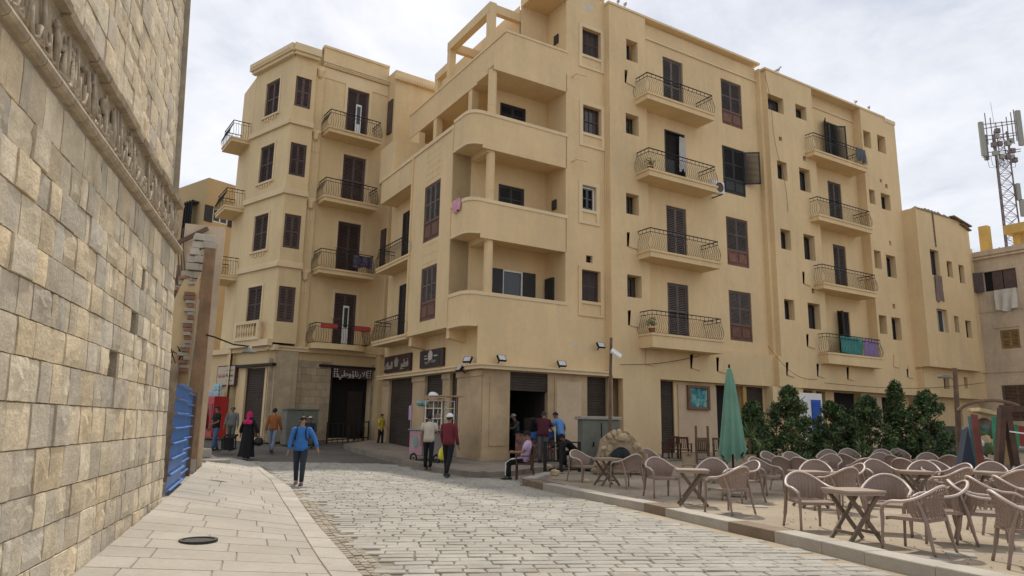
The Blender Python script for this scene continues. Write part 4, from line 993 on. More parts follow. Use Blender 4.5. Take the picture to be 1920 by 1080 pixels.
for nm, a, b, c, d in (('roller_shutter', -2.44, -.82, .72, 3.94),): roller(lb, a, b, c, d, .4, rz=FQ).location = (*B1, 0)
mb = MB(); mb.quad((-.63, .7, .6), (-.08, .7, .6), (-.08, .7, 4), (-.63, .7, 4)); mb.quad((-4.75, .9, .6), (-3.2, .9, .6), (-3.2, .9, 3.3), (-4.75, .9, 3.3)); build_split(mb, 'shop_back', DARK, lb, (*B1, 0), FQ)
mb = MB(); mb.box(-3.0, .1, .02, .24, 3.98, 4.1); mb.build('shop_lintel', mat('black_beam', (.015, .014, .014)), lb, (*B1, 0), FQ)
# name board over the entrance
bo = thing('shop_name_board', 'white on dark Arabic lettered board above the dark arch entrance', 'sign', LF.W(2.03, -.22, 3.83), LF.rz)
mb = MB(); mb.box(-1.02, 1.02, -.01, .06, -.24, .24); mb.build('board', mat('board_dark', (.06, .04, .04), .6, .1, 3, 0), bo)
LET = mat('letter_white', (.62, .58, .54), .6, .05, 3, 0)
obj('lettering', text_mesh('\uFEF2\uFEC3\uFEED\uFE85\uFE8E\uFEE7\uFEAD\uFEFB\uFE8D', .46, .012, LET), bo, (0, -.015, -.03)).scale = (.82, 1, .85)
mb = MB()
for sx in (-1, 1):
    for i in range(2):
        for j in range(4): mb.T = Matrix.Translation((sx * (.80 + i * .13), -.015, -.17 + j * .113)) @ Matrix.Rotation(rad(45), 4, 'Y'); mb.box(-.028, .028, -.006, .006, -.028, .028)
mb.build('star_pattern', LET, bo)
# cigarette and cola sign of the kiosk at the corner
sb = thing('kiosk_sign', 'pale kiosk sign with red script and black lettering above the red fridge', 'sign', LF.W(*B1, 0) + Matrix.Rotation(rad(-39), 3, 'Z') @ Vector((-3.95, .12, 3.62)), rad(-39))
mb = MB(); mb.box(-.85, .85, -.06, .08, -.5, .5); mb.mi = 1; mb.box(-.80, .80, -.065, -.06, -.45, .45); mb.build('panel', [mat('sign_edge', (.1, .05, .04)), mat('sign_pale', (.50, .42, .31), .6, .08, 3, 0)], sb)
obj('red_lettering', text_mesh('Coca-Cola', .26, .004, mat('sign_red', (.45, .07, .05), .6, 0, 1, 0)), sb, (-.4, -.07, .0)).scale = (.62, 1, 1)
obj('black_lettering', text_mesh('Marlboro', .22, .004, mat('sign_black', (.03, .025, .02), .6, 0, 1, 0)), sb, (.38, -.07, 0)).scale = (.8, 1, 1)
mb = MB(); mb.box(.1, .7, -.07, -.066, .24, .27); mb.box(.12, .64, -.07, -.066, -.27, -.245); mb.build('small_print', MATS['sign_black'], sb)
fp = LF.W(*B1, 0) + Matrix.Rotation(rad(-39), 3, 'Z') @ Vector((-4.05, -.35, 0))
fr = thing('drinks_fridge', 'red drinks fridge with water bottle packs stacked on top beside the kiosk', 'fridge', (fp.x, fp.y, hz(fp.y)), rad(-39))
mb = MB(); mb.bbox(-.65, .65, -.35, .35, .05, 2.0, .02); mb.build('body', mat('fridge_red', (.42, .025, .025), .35, .06, 2, 0, spec=.5), fr)
mb = MB(); mb.box(-.55, .55, -.37, -.352, .35, 1.65); mb.build('door', mat('fridge_door', (.30, .03, .03), .2, .3, 3, 0), fr)
mb = MB(); mb.lathe([(.09, .45), (.11, .6), (.10, .95), (.04, 1.2), (.035, 1.4)], 10, (.2, -.36, 0)); mb.build('bottle_print', mat('print_dark', (.1, .01, .01)), fr)
for k, (x, z) in enumerate(((-.35, 2.0), (.2, 2.0), (.2, 2.32))):
    wb = thing('water_bottle_pack', ('water bottle pack standing alone on the red fridge', 'water bottle pack on the red fridge with another pack on top', 'topmost water bottle pack stacked above the red fridge')[k], 'bottle pack', fr.matrix_basis @ Vector((x, 0, z)), rad(-39), 'water packs on the fridge')
    mb = MB()
    for i in range(4):
        for j in range(2): mb.lathe([(.058, 0), (.06, .05), (.06, .2), (.03, .27), (.02, .3)], 8, (-.19 + i * .125, -.065 + j * .125, 0))
    mb.build('bottles', mat('water_blue', (.35, .52, .60), .15, .1, 5, 0, spec=.6), wb)

# ================================================================== FAR ORANGE HOUSE, RUIN, BLUE FENCE (behind the stone wall)
OF = Frame((atd(392, 333, 46).x, 46, 0), 37)
oh = thing('orange_house', 'orange rendered house with dark shutters behind the ruined wall', 'building', OF.o, OF.rz)
zt = atd(392, 333, 46).z
mb = MB(); x0, z1 = OF.P(400, 390); x1, z0 = OF.P(426, 422)
mb.wall(0, 8, .5, zt, 0, [(x0, x1, z0, z1)], .2); mb.quad((0, 0, .5), (0, 0, zt), (0, 9, zt), (0, 9, .5)); mb.quad((0, 0, zt), (8, 0, zt), (8, 9, zt), (0, 9, zt))
mb.build('wall', mat('orange_render', (.48, .345, .18), .9, .08, .4, .1, 50), oh)
mb = MB(); mb.box(x0, x1, .1, .15, z0, z1); mb.mi = 1
for xx in (x0, (x0 + x1) / 2 - .03, x1 - .06): mb.box(xx, xx + .07, .02, .12, z0, z1)
mb.box(x0, x1, .02, .12, z1 - .07, z1); mb.box(x0, x1, .02, .12, z0, z0 + .07); mb.mi = 2; mb.box(x0 - .62, x0 - .02, -.06, 0, z0 - .1, z1 + .1); mb.box(x1 + .02, x1 + .5, -.06, 0, z0 - .1, z1 + .05)
mb.build('window', [GLASS, WHITEP, SHUTB], oh)
ya, za = OF.X(374, 378); yb, zb = OF.X(352, 455); yb = min(yb, ya + 4)
mb = MB(); mb.box(-.5, .02, ya, yb, zb, zb + .9); mb.box(-.5, .02, ya, yb, za - .12, za); mb.mi = 1; mb.box(-.46, -.42, ya + .05, yb, zb + .9, za - .1)
for k in range(4): y = ya + (yb - ya) * k / 3; mb.bar((-.49, y, zb), (-.49, y, za), .07)
mb.build('enclosed_balcony', [SHUTB, DARK], oh)
x0, z1 = OF.P(383, 462); x1, z0 = OF.P(412, 480); mb = MB(); mb.box(x0 - 1, x1, -.05, .0, z0 - .8, z1); mb.build('lower_window', SHUTB, oh)

rp = Vector((-7.15, 16.2, 0)); RFm = Frame(rp, 70)
ru = thing('ruined_wall', 'ruined plaster and brick wall with a tall brown pier behind the blue fence', 'ruin', rp, RFm.rz)
mb = MB(); mb.add([(x * s, y * s + .0, z) for z, s in ((.1, 1.1), (2.6, .95), (5.45, .75)) for x, y in ((-.16, -.15), (.16, -.15), (.16, .15), (-.16, .15))], [(i + 4 * k, (i + 1) % 4 + 4 * k, (i + 1) % 4 + 4 + 4 * k, i + 4 + 4 * k) for k in (0, 1) for i in range(4)] + [(8, 9, 10, 11)])
mb.build('pier', mat('brown_render', (.25, .155, .09), .95, .25, 2.5, .35, 25, dirt=(.38, .28, .19), dirt_amt=.6, streak=True), ru)
mb = MB(); mb.box(-.24, .16, -.3, -.16, .1, .62); mb.build('footing', CONC, ru)
mb = MB(); mb.tube([(-.2, -.2, .1), (-.18, -.21, 1.2), (-.16, -.2, 2.2), (-.13, -.2, 3.1), (-.12, -.19, 4.2)], .018, 6); mb.build('conduit', CONC, ru)
mb = MB(); n = 22; tops = [3.4 + .9 * i / n + .25 * noise.noise(Vector((i * .7, 2, 1))) + (.5 if i > 17 else 0) for i in range(n + 1)]
for i in range(n):
    a, b = -2.6 + i * .109, -2.6 + (i + 1) * .109; y = .5
    mb.quad((a, y, .1), (b, y, .1), (b, y, tops[i + 1]), (a, y, tops[i])); mb.quad((a, y, tops[i]), (b, y, tops[i + 1]), (b, y + .35, tops[i + 1] + .05), (a, y + .35, tops[i] + .05))
mb.quad((-.2, .5, .1), (-.2, .85, .1), (-.2, .85, tops[-1]), (-.2, .5, tops[-1])); mb.build('plaster_wall', PLASTER2, ru)
me = MB(); me.bbox(-.5, .5, -.5, .5, -.5, .5, .04); bm_, pm_ = me.mesh('brick', BRICK), me.mesh('block', mat('pale_block', (.50, .45, .37), .95, .15, 3, .4, 30, rnd=.12))
for k in range(20):                                   # toothed brick edge beside the pier
    z = 2.6 + k * .095; wd = RN.uniform(.12, .24); o = obj('brick', RN.choice((bm_, pm_)), ru, (-.28 - wd / 2 + RN.uniform(0, .05), .42 + RN.uniform(-.03, .03), z)); o.scale = (wd, .2, .085)
for k in range(26):                                   # stacked pale blocks of a broken stair
    z = 3.6 + (k // 2) * .19; x = -.45 + (k // 2) * .035 + (k % 2) * .22 + RN.uniform(-.06, .06); o = obj('block', pm_, ru, (x - .25, .8 + RN.uniform(-.06, .06), z)); o.scale = (RN.uniform(.2, .4), .3, .165); o.rotation_euler = (0, RN.uniform(-.05, .05), RN.uniform(-.2, .2))
for k in range(40):
    o = obj('brick', RN.choice((bm_, pm_)), ru, (-2.5 + k * .055, .62 + RN.uniform(-.1, .12), tops[min(n, int(k * .55))] + RN.uniform(.0, .12))); o.scale = (RN.uniform(.1, .3), RN.uniform(.1, .2), RN.uniform(.04, .1)); o.rotation_euler = (RN.uniform(-.4, .4), RN.uniform(-.4, .4), RN.uniform(0, 3))
mb = MB()
for k in range(9): p = Vector((-.55 + RN.uniform(-.15, .15), .4, 2.75)); mb.tube([p, p + Vector((RN.uniform(-.1, .1), 0, .18)), p + Vector((RN.uniform(-.25, .25), RN.uniform(-.1, .1), RN.uniform(.25, .42)))], .009, 4)
mb.build('bent_rebar', IRON, ru)
mb = MB(); mb.add([(x * 1.0 - .62, y + .25, z) for z, s in ((.1, 1), (1.6, .85), (2.75, .6)) for x, y in ((-.3 * s, -.12), (.3 * s, -.1), (.3 * s, .2), (-.3 * s, .2))], [(i + 4 * k, (i + 1) % 4 + 4 * k, (i + 1) % 4 + 4 + 4 * k, i + 4 + 4 * k) for k in (0, 1) for i in range(4)] + [(8, 9, 10, 11)])
mb.build('broken_stub', mat('broken_stone', (.33, .25, .17), .95, .3, 4, .6, 20), ru)
mb = MB()
mb.bar((-2.3, 1.4, 4.85), (-.2, 1.4, 6.3), .07, .1)
for k in range(26): x = -2.2 + k * .06; mb.bar((x + .25, 1.42, 3.9), (x - .05, 1.42, 4.92 + k * .04), .022)
mb.tube([(-.95, 1.35, 3.2), (-.9, 1.35, 5.6)], .04, 6); mb.build('lattice_rail', OLDWOOD, ru)
mb = MB(); mb.wall(-2.0, .2, .1, 5.3, 1.5); mb.box(-.75, .2, 1.52, 1.8, 5.3, 6.4); mb.build('rear_wall', OLDPL, ru)
lm = thing('street_lamp', 'round metal bracket lamp hanging from the brown pier of the ruin', 'lamp', rp + Vector((.35, -.1, 3.05)))
mb = MB(); mb.tube([(-.2, 0, .35), (0, 0, .3), (.4, .1, .15), (.75, .2, .12)], .02, 6); mb.build('bracket', IRON, lm)
mb = MB(); mb.lathe([(.04, .12), (.06, .07), (.16, -.01), (.17, -.03)], 14, (.75, .2, 0)); mb.build('shade', GREYMET, lm, smooth=True)

ft = Vector((-1.42, 3.98, 0)).normalized(); fp0 = Vector((-5.32, 11.35, .30)); 
fe = thing('blue_metal_fence', 'blue corrugated sheet metal fence closing the gap beside the stone wall', 'fence', fp0, math.atan2(ft.y, ft.x))
for k, (a, b, off, h0, h1) in enumerate(((0, 2.35, 0, -.12, 1.78), (2.2, 4.15, .06, -.02, 1.72))):
    mb = MB(); nr = 8; prof = []
    for i in range(nr):
        z = h0 + (h1 - h0) * i / nr; s = (h1 - h0) / nr
        prof += [(0, z), (0, z + s * .78), (-.055, z + s * .84), (-.055, z + s * .93), (0, z + s)]
    vs = [(x, off + d, z) for x in (a, b) for d, z in prof]; m = len(prof)
    mb.add(vs, [(i, m + i, m + i + 1, i + 1) for i in range(m - 1)]); mb.build('metal_sheet', BLUE, fe)
mb = MB(); mb.box(4.16, 4.26, -.02, .1, -.1, 1.75); mb.build('post', OLDWOOD, fe)
st = thing('concrete_step', 'broken concrete step blocks at the foot of the ruined pier', 'step', (-8.6, 20.6, .17), rad(-20))
mb = MB(); mb.bbox(-.7, .55, -.35, .35, -.05, .22, .02); mb.build('lower_block', CONC, st)
mb = MB(); mb.bbox(-.75, -.2, -.2, .4, .22, .5, .03); mb.build('upper_block', CONC, st)

# ================================================================== OLD PLASTER HOUSE at the right end, rooftop, phone mast
ph = thing('old_plaster_house', 'weathered beige plaster house with brown wooden shutters at the end of the terrace', 'building', KF.o, KF.rz)
mb = MB(); pw = [(1.45, 3.2, 9.85, 11.05), (2.0, 3.0, 6.35, 7.45), (1.75, 3.3, 2.2, 4.25), (5.2, 6.6, 9.7, 11.0), (5.2, 6.6, 6.2, 7.4)]
mb.wall(.9, 14, .3, 12.1, 33.7, pw, .2); mb.quad((.9, 33.7, 12.1), (14, 33.7, 12.1), (14, 44, 12.1), (.9, 44, 12.1)); mb.box(-8, .9, 33.72, 44, .3, 12.05)
mb.build('wall', OLDPL, ph, rz=Q)
mb = MB(); mb.box(.85, 14, 33.55, 33.698, 11.85, 11.95); mb.box(.85, 14, 33.6, 34.0, 12.05, 12.35); mb.box(.9, 14, 33.66, 33.698, 8.6, 8.68); mb.box(.9, 14, 33.66, 33.698, 5.0, 5.06); mb.box(1.7, 3.1, 33.66, 33.698, 7.6, 8.25); build_split(mb, 'ledge', OLDPL, ph, rz=Q)
mb = MB(); mb.box(1.45, 3.2, 33.86, 33.9, 9.85, 11.05); mb.build('window', DARK, ph, rz=Q)
for u, a, wd in ((1.45, 28, -.75), (1.9, 0, .55), (2.5, 0, .7)):
    mb = MB(); mb.box(min(0, wd), max(0, wd), -.03, .0, 0, 1.2); o = mb.build('shutter_leaf', SHUT, ph); o.matrix_local = Matrix.Rotation(Q, 4, 'Z') @ Matrix.Translation((u, 33.66 if a else 33.8, 9.85)) @ Matrix.Rotation(rad(a), 4, 'Z')
for (a, b, c, d), m_ in ((pw[1], mat('tan_wood', (.30, .19, .08), .7, .2, 3, .1)), (pw[2], OLDWOOD), (pw[3], SHUT), (pw[4], SHUT)):
    shutter_window(ph, a, b, c, d, 33.76, m_, m_, rz=Q, step=.08)
rt = thing('rooftop_structure', 'yellow concrete rooftop canopy and post on the beige plaster house', 'rooftop', KF.W(35.5, -.75, 12.1), KF.rz)
mb = MB(); mb.box(0, .5, -.4, .1, 0, 2.3); mb.mi = 0; mb.build('post', mat('yellow_concrete', (.52, .36, .12), .9, .12, 1, .2), rt)
mb = MB(); mb.box(1.0, 6, -3.6, -.9, 1.75, 2.3); mb.box(1.4, 1.9, -1.6, -1.2, 0, 1.75); mb.box(4.5, 5, -3.5, -3, 0, 4); mb.build('canopy', MATS['yellow_concrete'], rt)
mb = MB()
for k in range(7): mb.bar((.2 + k * .2, -.9, 0), (.2 + k * .2, -.9, .75), .025)
mb.bar((.1, -.9, .75), (1.6, -.9, .75), .03); mb.build('railing', IRON, rt)
for k in range(2): mb = MB(); mb.lathe([(.05, 0), (.38, .06), (.42, .3), (.3, .42), (.05, .5)], 12, (2.0 + k * .9, -2.2, 2.3)); mb.build('water_tank_lid', mat('tank_pale', (.5, .42, .3)), rt, smooth=True)
tp = atd(1893, 430, 53)
tw_ = thing('phone_mast', 'steel lattice phone mast with pale panel antennas rising behind the plaster house', 'mast', (tp.x, tp.y, 10.2))
mb = MB(); zb_, zt_ = 0, 15.0; LG = [(-.62, -.35), (.62, -.35), (0, .7)]
for x, y in LG: mb.tube([(x, y, 0), (x * .8, y * .8, zt_)], .06, 6)
for k in range(17):
    z0, z1 = k * .88, (k + 1) * .88; s0, s1 = 1 - .2 * z0 / 15, 1 - .2 * z1 / 15
    for i in range(3):
        a, b = LG[i], LG[(i + 1) % 3]; mb.bar((a[0] * s0, a[1] * s0, z0), (b[0] * s1, b[1] * s1, z1), .03); mb.bar((b[0] * s0, b[1] * s0, z0), (a[0] * s1, a[1] * s1, z1), .03); mb.bar((a[0] * s0, a[1] * s0, z0), (b[0] * s0, b[1] * s0, z0), .025)
mb.build('lattice', mat('mast_steel', (.18, .14, .14), .5, .2, 3, 0, metal=.5), tw_)
ANT = mat('antenna_pale', (.30, .30, .27), .5, .05, 3, 0)
for x, y, z, h, wd in ((-1.45, -.2, 12.9, 2.9, .34), (1.55, -.3, 13.8, 3.0, .36), (.75, -.4, 9.2, 1.4, .3), (.9, -.4, 7.9, 1.4, .3), (-.5, .9, 13.0, 2.2, .3)):
    mb = MB(); mb.bbox(x - wd / 2, x + wd / 2, y - .1, y + .1, z, z + h, .03); mb.build('panel_antenna', ANT, tw_)
mb = MB()
for z in (13.2, 14.6, 15.6): mb.bar((-1.5, -.1, z), (1.6, -.1, z + .4), .05); mb.bar((-.9, .8, z), (1.2, -.6, z), .05)
for x in (-1.0, -.6, -.2, .3, .7, 1.1, 1.35): mb.bar((x, -.15, 12.9 + abs(x)), (x, -.15, 15.6 + abs(x)), .05)
mb.tube([(-.2, 0, 15), (-.3, 0, 17.6)], .015, 4)
mb.build('mounting_frame', MATS['mast_steel'], tw_)
for k in range(12):
    x, z = RN.uniform(-.95, 1.1), RN.uniform(12.6, 15.4); mb = MB(); mb.bbox(x - .17, x + .17, -.35, -.1, z - .2, z + .2, .02); mb.build('radio_unit', ANT if k % 2 else MATS['mast_steel'], tw_)
mb = MB()
for k in range(8): x = -1.2 + k * .33; mb.tube([(x, -.1, 12.9), (x * .9, -.1, 12.1 + RN.uniform(-.2, .2)), (x * .4, 0, 12.0), (x * .25, .1, 12.8)], .02, 4)
mb.build('cables', IRON, tw_)

# ================================================================== CAFE FURNITURE
def crom(pts, per=4):
    P = [Vector(p) for p in pts]; P = [P[0] * 2 - P[1]] + P + [P[-1] * 2 - P[-2]]; out_ = []
    for i in range(1, len(P) - 2):
        for k in range(per):
            t = k / per; a, b, c, d = P[i - 1:i + 3]
            out_.append(.5 * ((2 * b) + (c - a) * t + (2 * a - 5 * b + 4 * c - d) * t * t + (3 * b - a - 3 * c + d) * t ** 3))
    return out_ + [P[-2]]
def make_chair(m=CHAIRP, rim=CHAIRRIM):
    t = thing('cafe_chair', 'brown woven resin armchair standing at a folding table on the cafe terrace', 'chair', group='resin armchairs on the cafe terrace')
    half = [(-.27, -.24, .585), (-.30, -.13, .645), (-.30, .02, .66), (-.275, .15, .70), (-.205, .265, .78), (-.10, .325, .845)]
    R_ = crom(half + [(0, .34, .865)] + [(-x, y, z) for x, y, z in half[::-1]], 4)
    mb = MB(); mb.tube(R_, .0195, 8); mb.build('rim', rim, t, smooth=True)
    mb = MB(); top = [p for p in R_ if p.y > .03]; bot = [Vector((p.x * .80, p.y * .72 + .05, .455)) for p in top]; n = 16
    rows = [[a.lerp(b, k / n) + Vector((0, -.02 * math.sin(math.pi * k / n), 0)) for a, b in zip(top, bot)] for k in range(n + 1)]
    for k in range(n):
        for i in range(len(top) - 1):
            if (i + k) % 2 == 0 or True:
                d = .0022 if (i + k) % 2 else -.0022
                mb.add([rows[k][i] + Vector((0, d, 0)), rows[k][i + 1] + Vector((0, d, 0)), rows[k + 1][i + 1] + Vector((0, d, 0)), rows[k + 1][i] + Vector((0, d, 0))], [(0, 1, 2, 3)])
    for i in range(0, len(top), 2): mb.tube([rows[k][i] for k in range(0, n + 1, 2)], .006, 4, caps=False)
    mb.build('backrest', m, t)
    mb = MB(); n = 7; g = []
    for i in range(n + 1):
        for j in range(n + 1):
            u, v = i / n * 2 - 1, j / n * 2 - 1; wd = .255 - .03 * (v + 1) / 2
            g.append((u * wd * (1 - .05 * v * v), v * .245 + .01, .452 - .018 * (1 - u * u) * (1 - v * v) - (.015 if v < -.9 else 0)))
    q = [(i * (n + 1) + j, (i + 1) * (n + 1) + j, (i + 1) * (n + 1) + j + 1, i * (n + 1) + j + 1) for i in range(n) for j in range(n)]
    mb.add(g, q); mb.add([(x, y, z - .03) for x, y, z in g], [f[::-1] for f in q])
    ring = [i * (n + 1) for i in range(n + 1)] + [n * (n + 1) + j for j in range(1, n + 1)] + [i * (n + 1) + n for i in range(n - 1, -1, -1)] + [j for j in range(n - 1, 0, -1)]
    mb.add([g[i] for i in ring] + [(g[i][0], g[i][1], g[i][2] - .045) for i in ring], [(i, (i + 1) % len(ring), len(ring) + (i + 1) % len(ring), len(ring) + i) for i in range(len(ring))])
    mb.build('seat', m, t, smooth=True)
    for s in (-1, 1):
        mb = MB(); mb.tube(crom([(s * .27, -.24, .59), (s * .268, -.262, .50), (s * .262, -.262, .40), (s * .275, -.285, .0)], 3), [.021] * 3 + [.024] * 4 + [.018] * 3, 8); mb.build('leg', m, t, smooth=True)
        mb = MB(); mb.tube(crom([(s * .27, .16, .69), (s * .25, .23, .46), (s * .255, .27, .22), (s * .27, .315, 0)], 3), [.018] * 3 + [.025] * 4 + [.018] * 3, 8); mb.build('leg', m, t, smooth=True)
    return t
def make_table():
    t = thing('folding_table', 'brown resin folding table with crossed legs on the cafe terrace', 'table', group='folding tables on the cafe terrace')
    mb = MB(); a, c = .31, .055
    poly = []
    for sx, sy, a0 in ((1, -1, -90), (1, 1, 0), (-1, 1, 90), (-1, -1, 180)):
        for k in range(4): an = rad(a0 + k * 30); poly.append((sx * (a - c) + c * math.cos(an), sy * (a - c) + c * math.sin(an)))
    mb.prism(poly, .655, .683); mb.prism([(x * .95, y * .95) for x, y in poly], .62, .655); mb.build('tabletop', TABLEP, t)
    for y, s in ((-.22, 1), (-.18, -1), (.18, 1), (.22, -1)):
        mb = MB(); mb.bar((-s * .27, y, 0), (s * .22, y, .63), .035, .05); mb.build('leg', TABLEL, t)
    for x, z, ya in ((-.19, .12, .18), (.19, .12, .22)): mb = MB(); mb.bar((x, -ya, z), (x, ya, z), .03, .04); mb.build('crossbar', TABLEL, t)
    return t
def face(o, p, tgt, off=0.0):
    d = Vector(tgt) - Vector(p); o.location = p; o.rotation_euler = (0, 0, math.atan2(d.y, d.x) + math.pi / 2 + off)
tables = {k: gp(*v, .02) for k, v in dict(t1=(1138, 910), t2=(1299, 947), t3=(1606, 1014), t4=(1520, 950), t5=(1720, 946), t6=(1854, 947), t7=(1529, 915), t8=(1629, 906), t9=(1727, 908), t10=(1807, 899), t11=(1350, 905)).items()}
ORD = ('first', 'second', 'third', 'fourth')
TD = {'t1': 'first kerbside folding table, beside the rubble block', 't2': 'second kerbside folding table from the rubble block', 't3': 'third kerbside folding table from the rubble block', 't11': 'folding table just in front of the parasol foot',
      't4': 'first middle-row folding table from the parasol', 't5': 'second middle-row folding table from the parasol', 't6': 'third middle-row folding table from the parasol'}
for i, k_ in enumerate(('t7', 't8', 't9', 't10')): TD[k_] = ORD[i] + ' folding table from the parasol along the evergreens'
tab0 = make_table()
for k, (nm, p) in enumerate(tables.items()):
    o = tab0 if k == 0 else copy_tree(tab0)
    o['label'] = 'brown ' + TD[nm]
    o.location = p; o.rotation_euler = (0, 0, rad({'t1': 20, 't2': -8, 't3': 12, 't4': 5, 't5': -10}.get(nm, RN.uniform(-25, 25))))
chairs = [(1093, 903, 't1', .2), (1176, 915, 't1', 0), (1215, 894, 't1', .5), (1241, 932, 't2', 0), (1338, 934, 't2', .2), (1394, 940, 't2', -.2), (1368, 962, 't2', .25), (1436, 927, 't4', .5),
          (1522, 992, 't3', -.1), (1668, 998, 't3', .3), (1722, 1034, 't3', .15), (1768, 1016, 't3', -.25), (1846, 1020, (2050, 1015), -.75), (1874, 1000, (2050, 990), -.6), (1925, 997, (2100, 985), -.7), (1940, 1064, (2120, 1050), -.7),
          (1533, 936, 't4', .1), (1574, 960, 't4', .1), (1590, 947, 't4', -.3), (1655, 932, 't5', 0), (1737, 934, 't5', .1), (1790, 957, 't5', .2), (1793, 943, 't5', -.2), (1864, 936, 't6', 0), (1907, 964, 't6', .2), (1914, 946, 't6', 0), (1764, 934, 't5', .5),
          (1452, 901, 't7', .3), (1478, 919, 't7', 0), (1493, 902, 't7', .3), (1557, 909, 't7', 0), (1600, 906, 't8', .2), (1650, 901, 't8', 0), (1689, 909, 't9', 0), (1743, 899, 't9', .1), (1782, 906, 't10', .3), (1837, 908, 't10', 0), (1861, 924, 't6', .2), (1893, 922, 't6', .4),
          (1554, 892, 't7', 0), (1595, 889, 't8', 0), (1657, 890, 't8', .1), (1689, 889, 't9', 0), (1754, 890, 't9', 0), (1620, 922, 't8', .4), (1705, 922, 't9', -.3), (1830, 893, 't10', .3), (1512, 922, 't7', -.3)]
ch0 = make_chair()
for k, (px, py, tg, off) in enumerate(chairs):
    p = gp(px, py, .02); q = tables[tg] if isinstance(tg, str) else gp(*tg, .02)
    o = ch0 if k == 0 else copy_tree(ch0); face(o, p, q, off); o.scale = (1.08, 1.05, .95)
    o['label'] = 'brown resin armchair at the ' + (TD[tg] if isinstance(tg, str) else 'fourth kerbside place from the rubble block')
dk = make_chair(mat('chair_black', (.02, .024, .026), .45, .1, 3, 0), mat('chair_black2', (.03, .034, .036), .45, .1, 3, 0)); tag(dk, 'black resin armchair behind the folding table near the rubble block', 'chair'); dk['group'] = 'dark chairs'
face(dk, gp(1163, 897, .02), tables['t1'])

def wood_chair(loc, rz, label, m=DARKWOOD, flip=False):
    t = thing('wooden_chair', label, 'chair', loc, rz)
    if flip: t.rotation_euler = (rad(180), 0, rz); t.location = (loc[0], loc[1], loc[2] + .92)
    mb = MB(); mb.bbox(-.24, .24, -.23, .23, .42, .46, .01); mb.build('seat', m, t)
    for s in (-1, 1):
        mb = MB(); mb.bar((s * .21, -.2, 0), (s * .21, -.2, .66), .045); mb.build('leg', m, t)
        mb = MB(); mb.bar((s * .21, .26, 0), (s * .21, .20, .45), .045); mb.bar((s * .21, .2, .45), (s * .21, .28, .92), .045); mb.build('leg', m, t)
        mb = MB(); mb.bar((s * .22, -.24, .67), (s * .22, .26, .67), .05, .03); mb.build('armrest', m, t)
    for k in range(6): x = -.165 + k * .066; mb = MB(); mb.bar((x, .215, .5), (x, .275, .88), .03, .015); mb.build('slat', m, t)
    mb = MB(); mb.bar((-.2, .28, .89), (.2, .28, .89), .03, .07); mb.build('top_rail', m, t)
    return t
for px, py, rz, lab, fl, dz_ in ((1257, 864, 200, 'dark wooden slat chair in front of the grey roller shutter', False, 0), (1284, 866, 150, 'dark wooden slat chair turned towards its neighbour before the shutter', False, 0),
                                 (1318, 872, 170, 'wooden armchair below the framed painting with another upturned on it', False, 0), (1318, 872, 170, 'upturned wooden armchair stacked on another below the painting', True, .05), (1350, 868, 160, 'wooden armchair half hidden behind the closed green parasol', False, 0)):
    p = gp(px, py, .02); wood_chair((p.x, p.y, p.z + dz_ + (.42 if fl else 0)), rad(rz), lab, DARKWOOD if px < 1300 else OLDWOOD, fl)
BEI = mat('beige_resin', (.36, .27, .18), .5, .08, 3, 0)
for k, (px, py, rz, lab) in enumerate(((1292, 898, 170, 'low beige resin stool chair beside the folding table near the parasol'), (1400, 905, 200, 'low beige resin stool chair with handle slot behind the parasol'))):
    t = thing('stool_chair', lab, 'chair', gp(px, py, .02), rad(rz))
    mb = MB(); mb.bbox(-.2, .2, -.2, .2, .38, .42, .015); mb.build('seat', BEI, t)
    mb = MB(); mb.wall(-.2, .2, .44, .78, .2, [(-.07, .07, .68, .73)], .03, thick=.03); mb.build('backrest', BEI, t)
    for sx in (-1, 1):
        for sy in (-1, 1): mb = MB(); mb.bar((sx * .2, sy * .2, 0), (sx * .17, sy * .17, .39), .04); mb.build('leg', BEI, t)
# closed parasol
up = Vector((5.11, 16.5, .02))
pa = thing('closed_parasol', 'tall closed green parasol standing among the terrace chairs', 'parasol', up)
mb = MB(); mb.tube([(0, 0, 0), (0, 0, 2.95)], .025, 8); mb.build('pole', IRON, pa)
mb = MB(); mb.lathe([(.28, 0), (.28, .06), (.06, .1), (.05, .3)], 14); mb.build('base', CONC, pa)
mb = MB(); n = 48; prof = [(2.84, .045), (2.72, .075), (2.5, .108), (2.2, .14), (1.9, .17), (1.6, .20), (1.3, .228), (1.05, .252), (.88, .27)]; vs = []
for k, (z, r) in enumerate(prof):
    for j in range(n):
        a = 2 * math.pi * j / n; f = 1 + (.07 + .022 * k) * math.cos(8 * a + .25 * k) + .05 * math.cos(3 * a + 1) + .04 * noise.noise(Vector((math.cos(a) * 2, math.sin(a) * 2, z)))
        vs.append((r * f * math.cos(a), r * f * math.sin(a) * .9, z + (0 if k < 8 else .11 * math.cos(8 * a + 2) + .08 * math.cos(a - .6))))
mb.add(vs, [((k + 1) * n + j, (k + 1) * n + (j + 1) % n, k * n + (j + 1) % n, k * n + j) for k in range(len(prof) - 1) for j in range(n)]); mb.add([(0, 0, 2.9)] + vs[:n], [(0, j + 1, (j + 1) % n + 1) for j in range(n)])
mb.build('canopy', mat('parasol_green', (.13, .265, .195), .8, .12, 2, .1, 80, dirt=(.16, .32, .26), dirt_amt=.4, streak=True), pa, smooth=True)

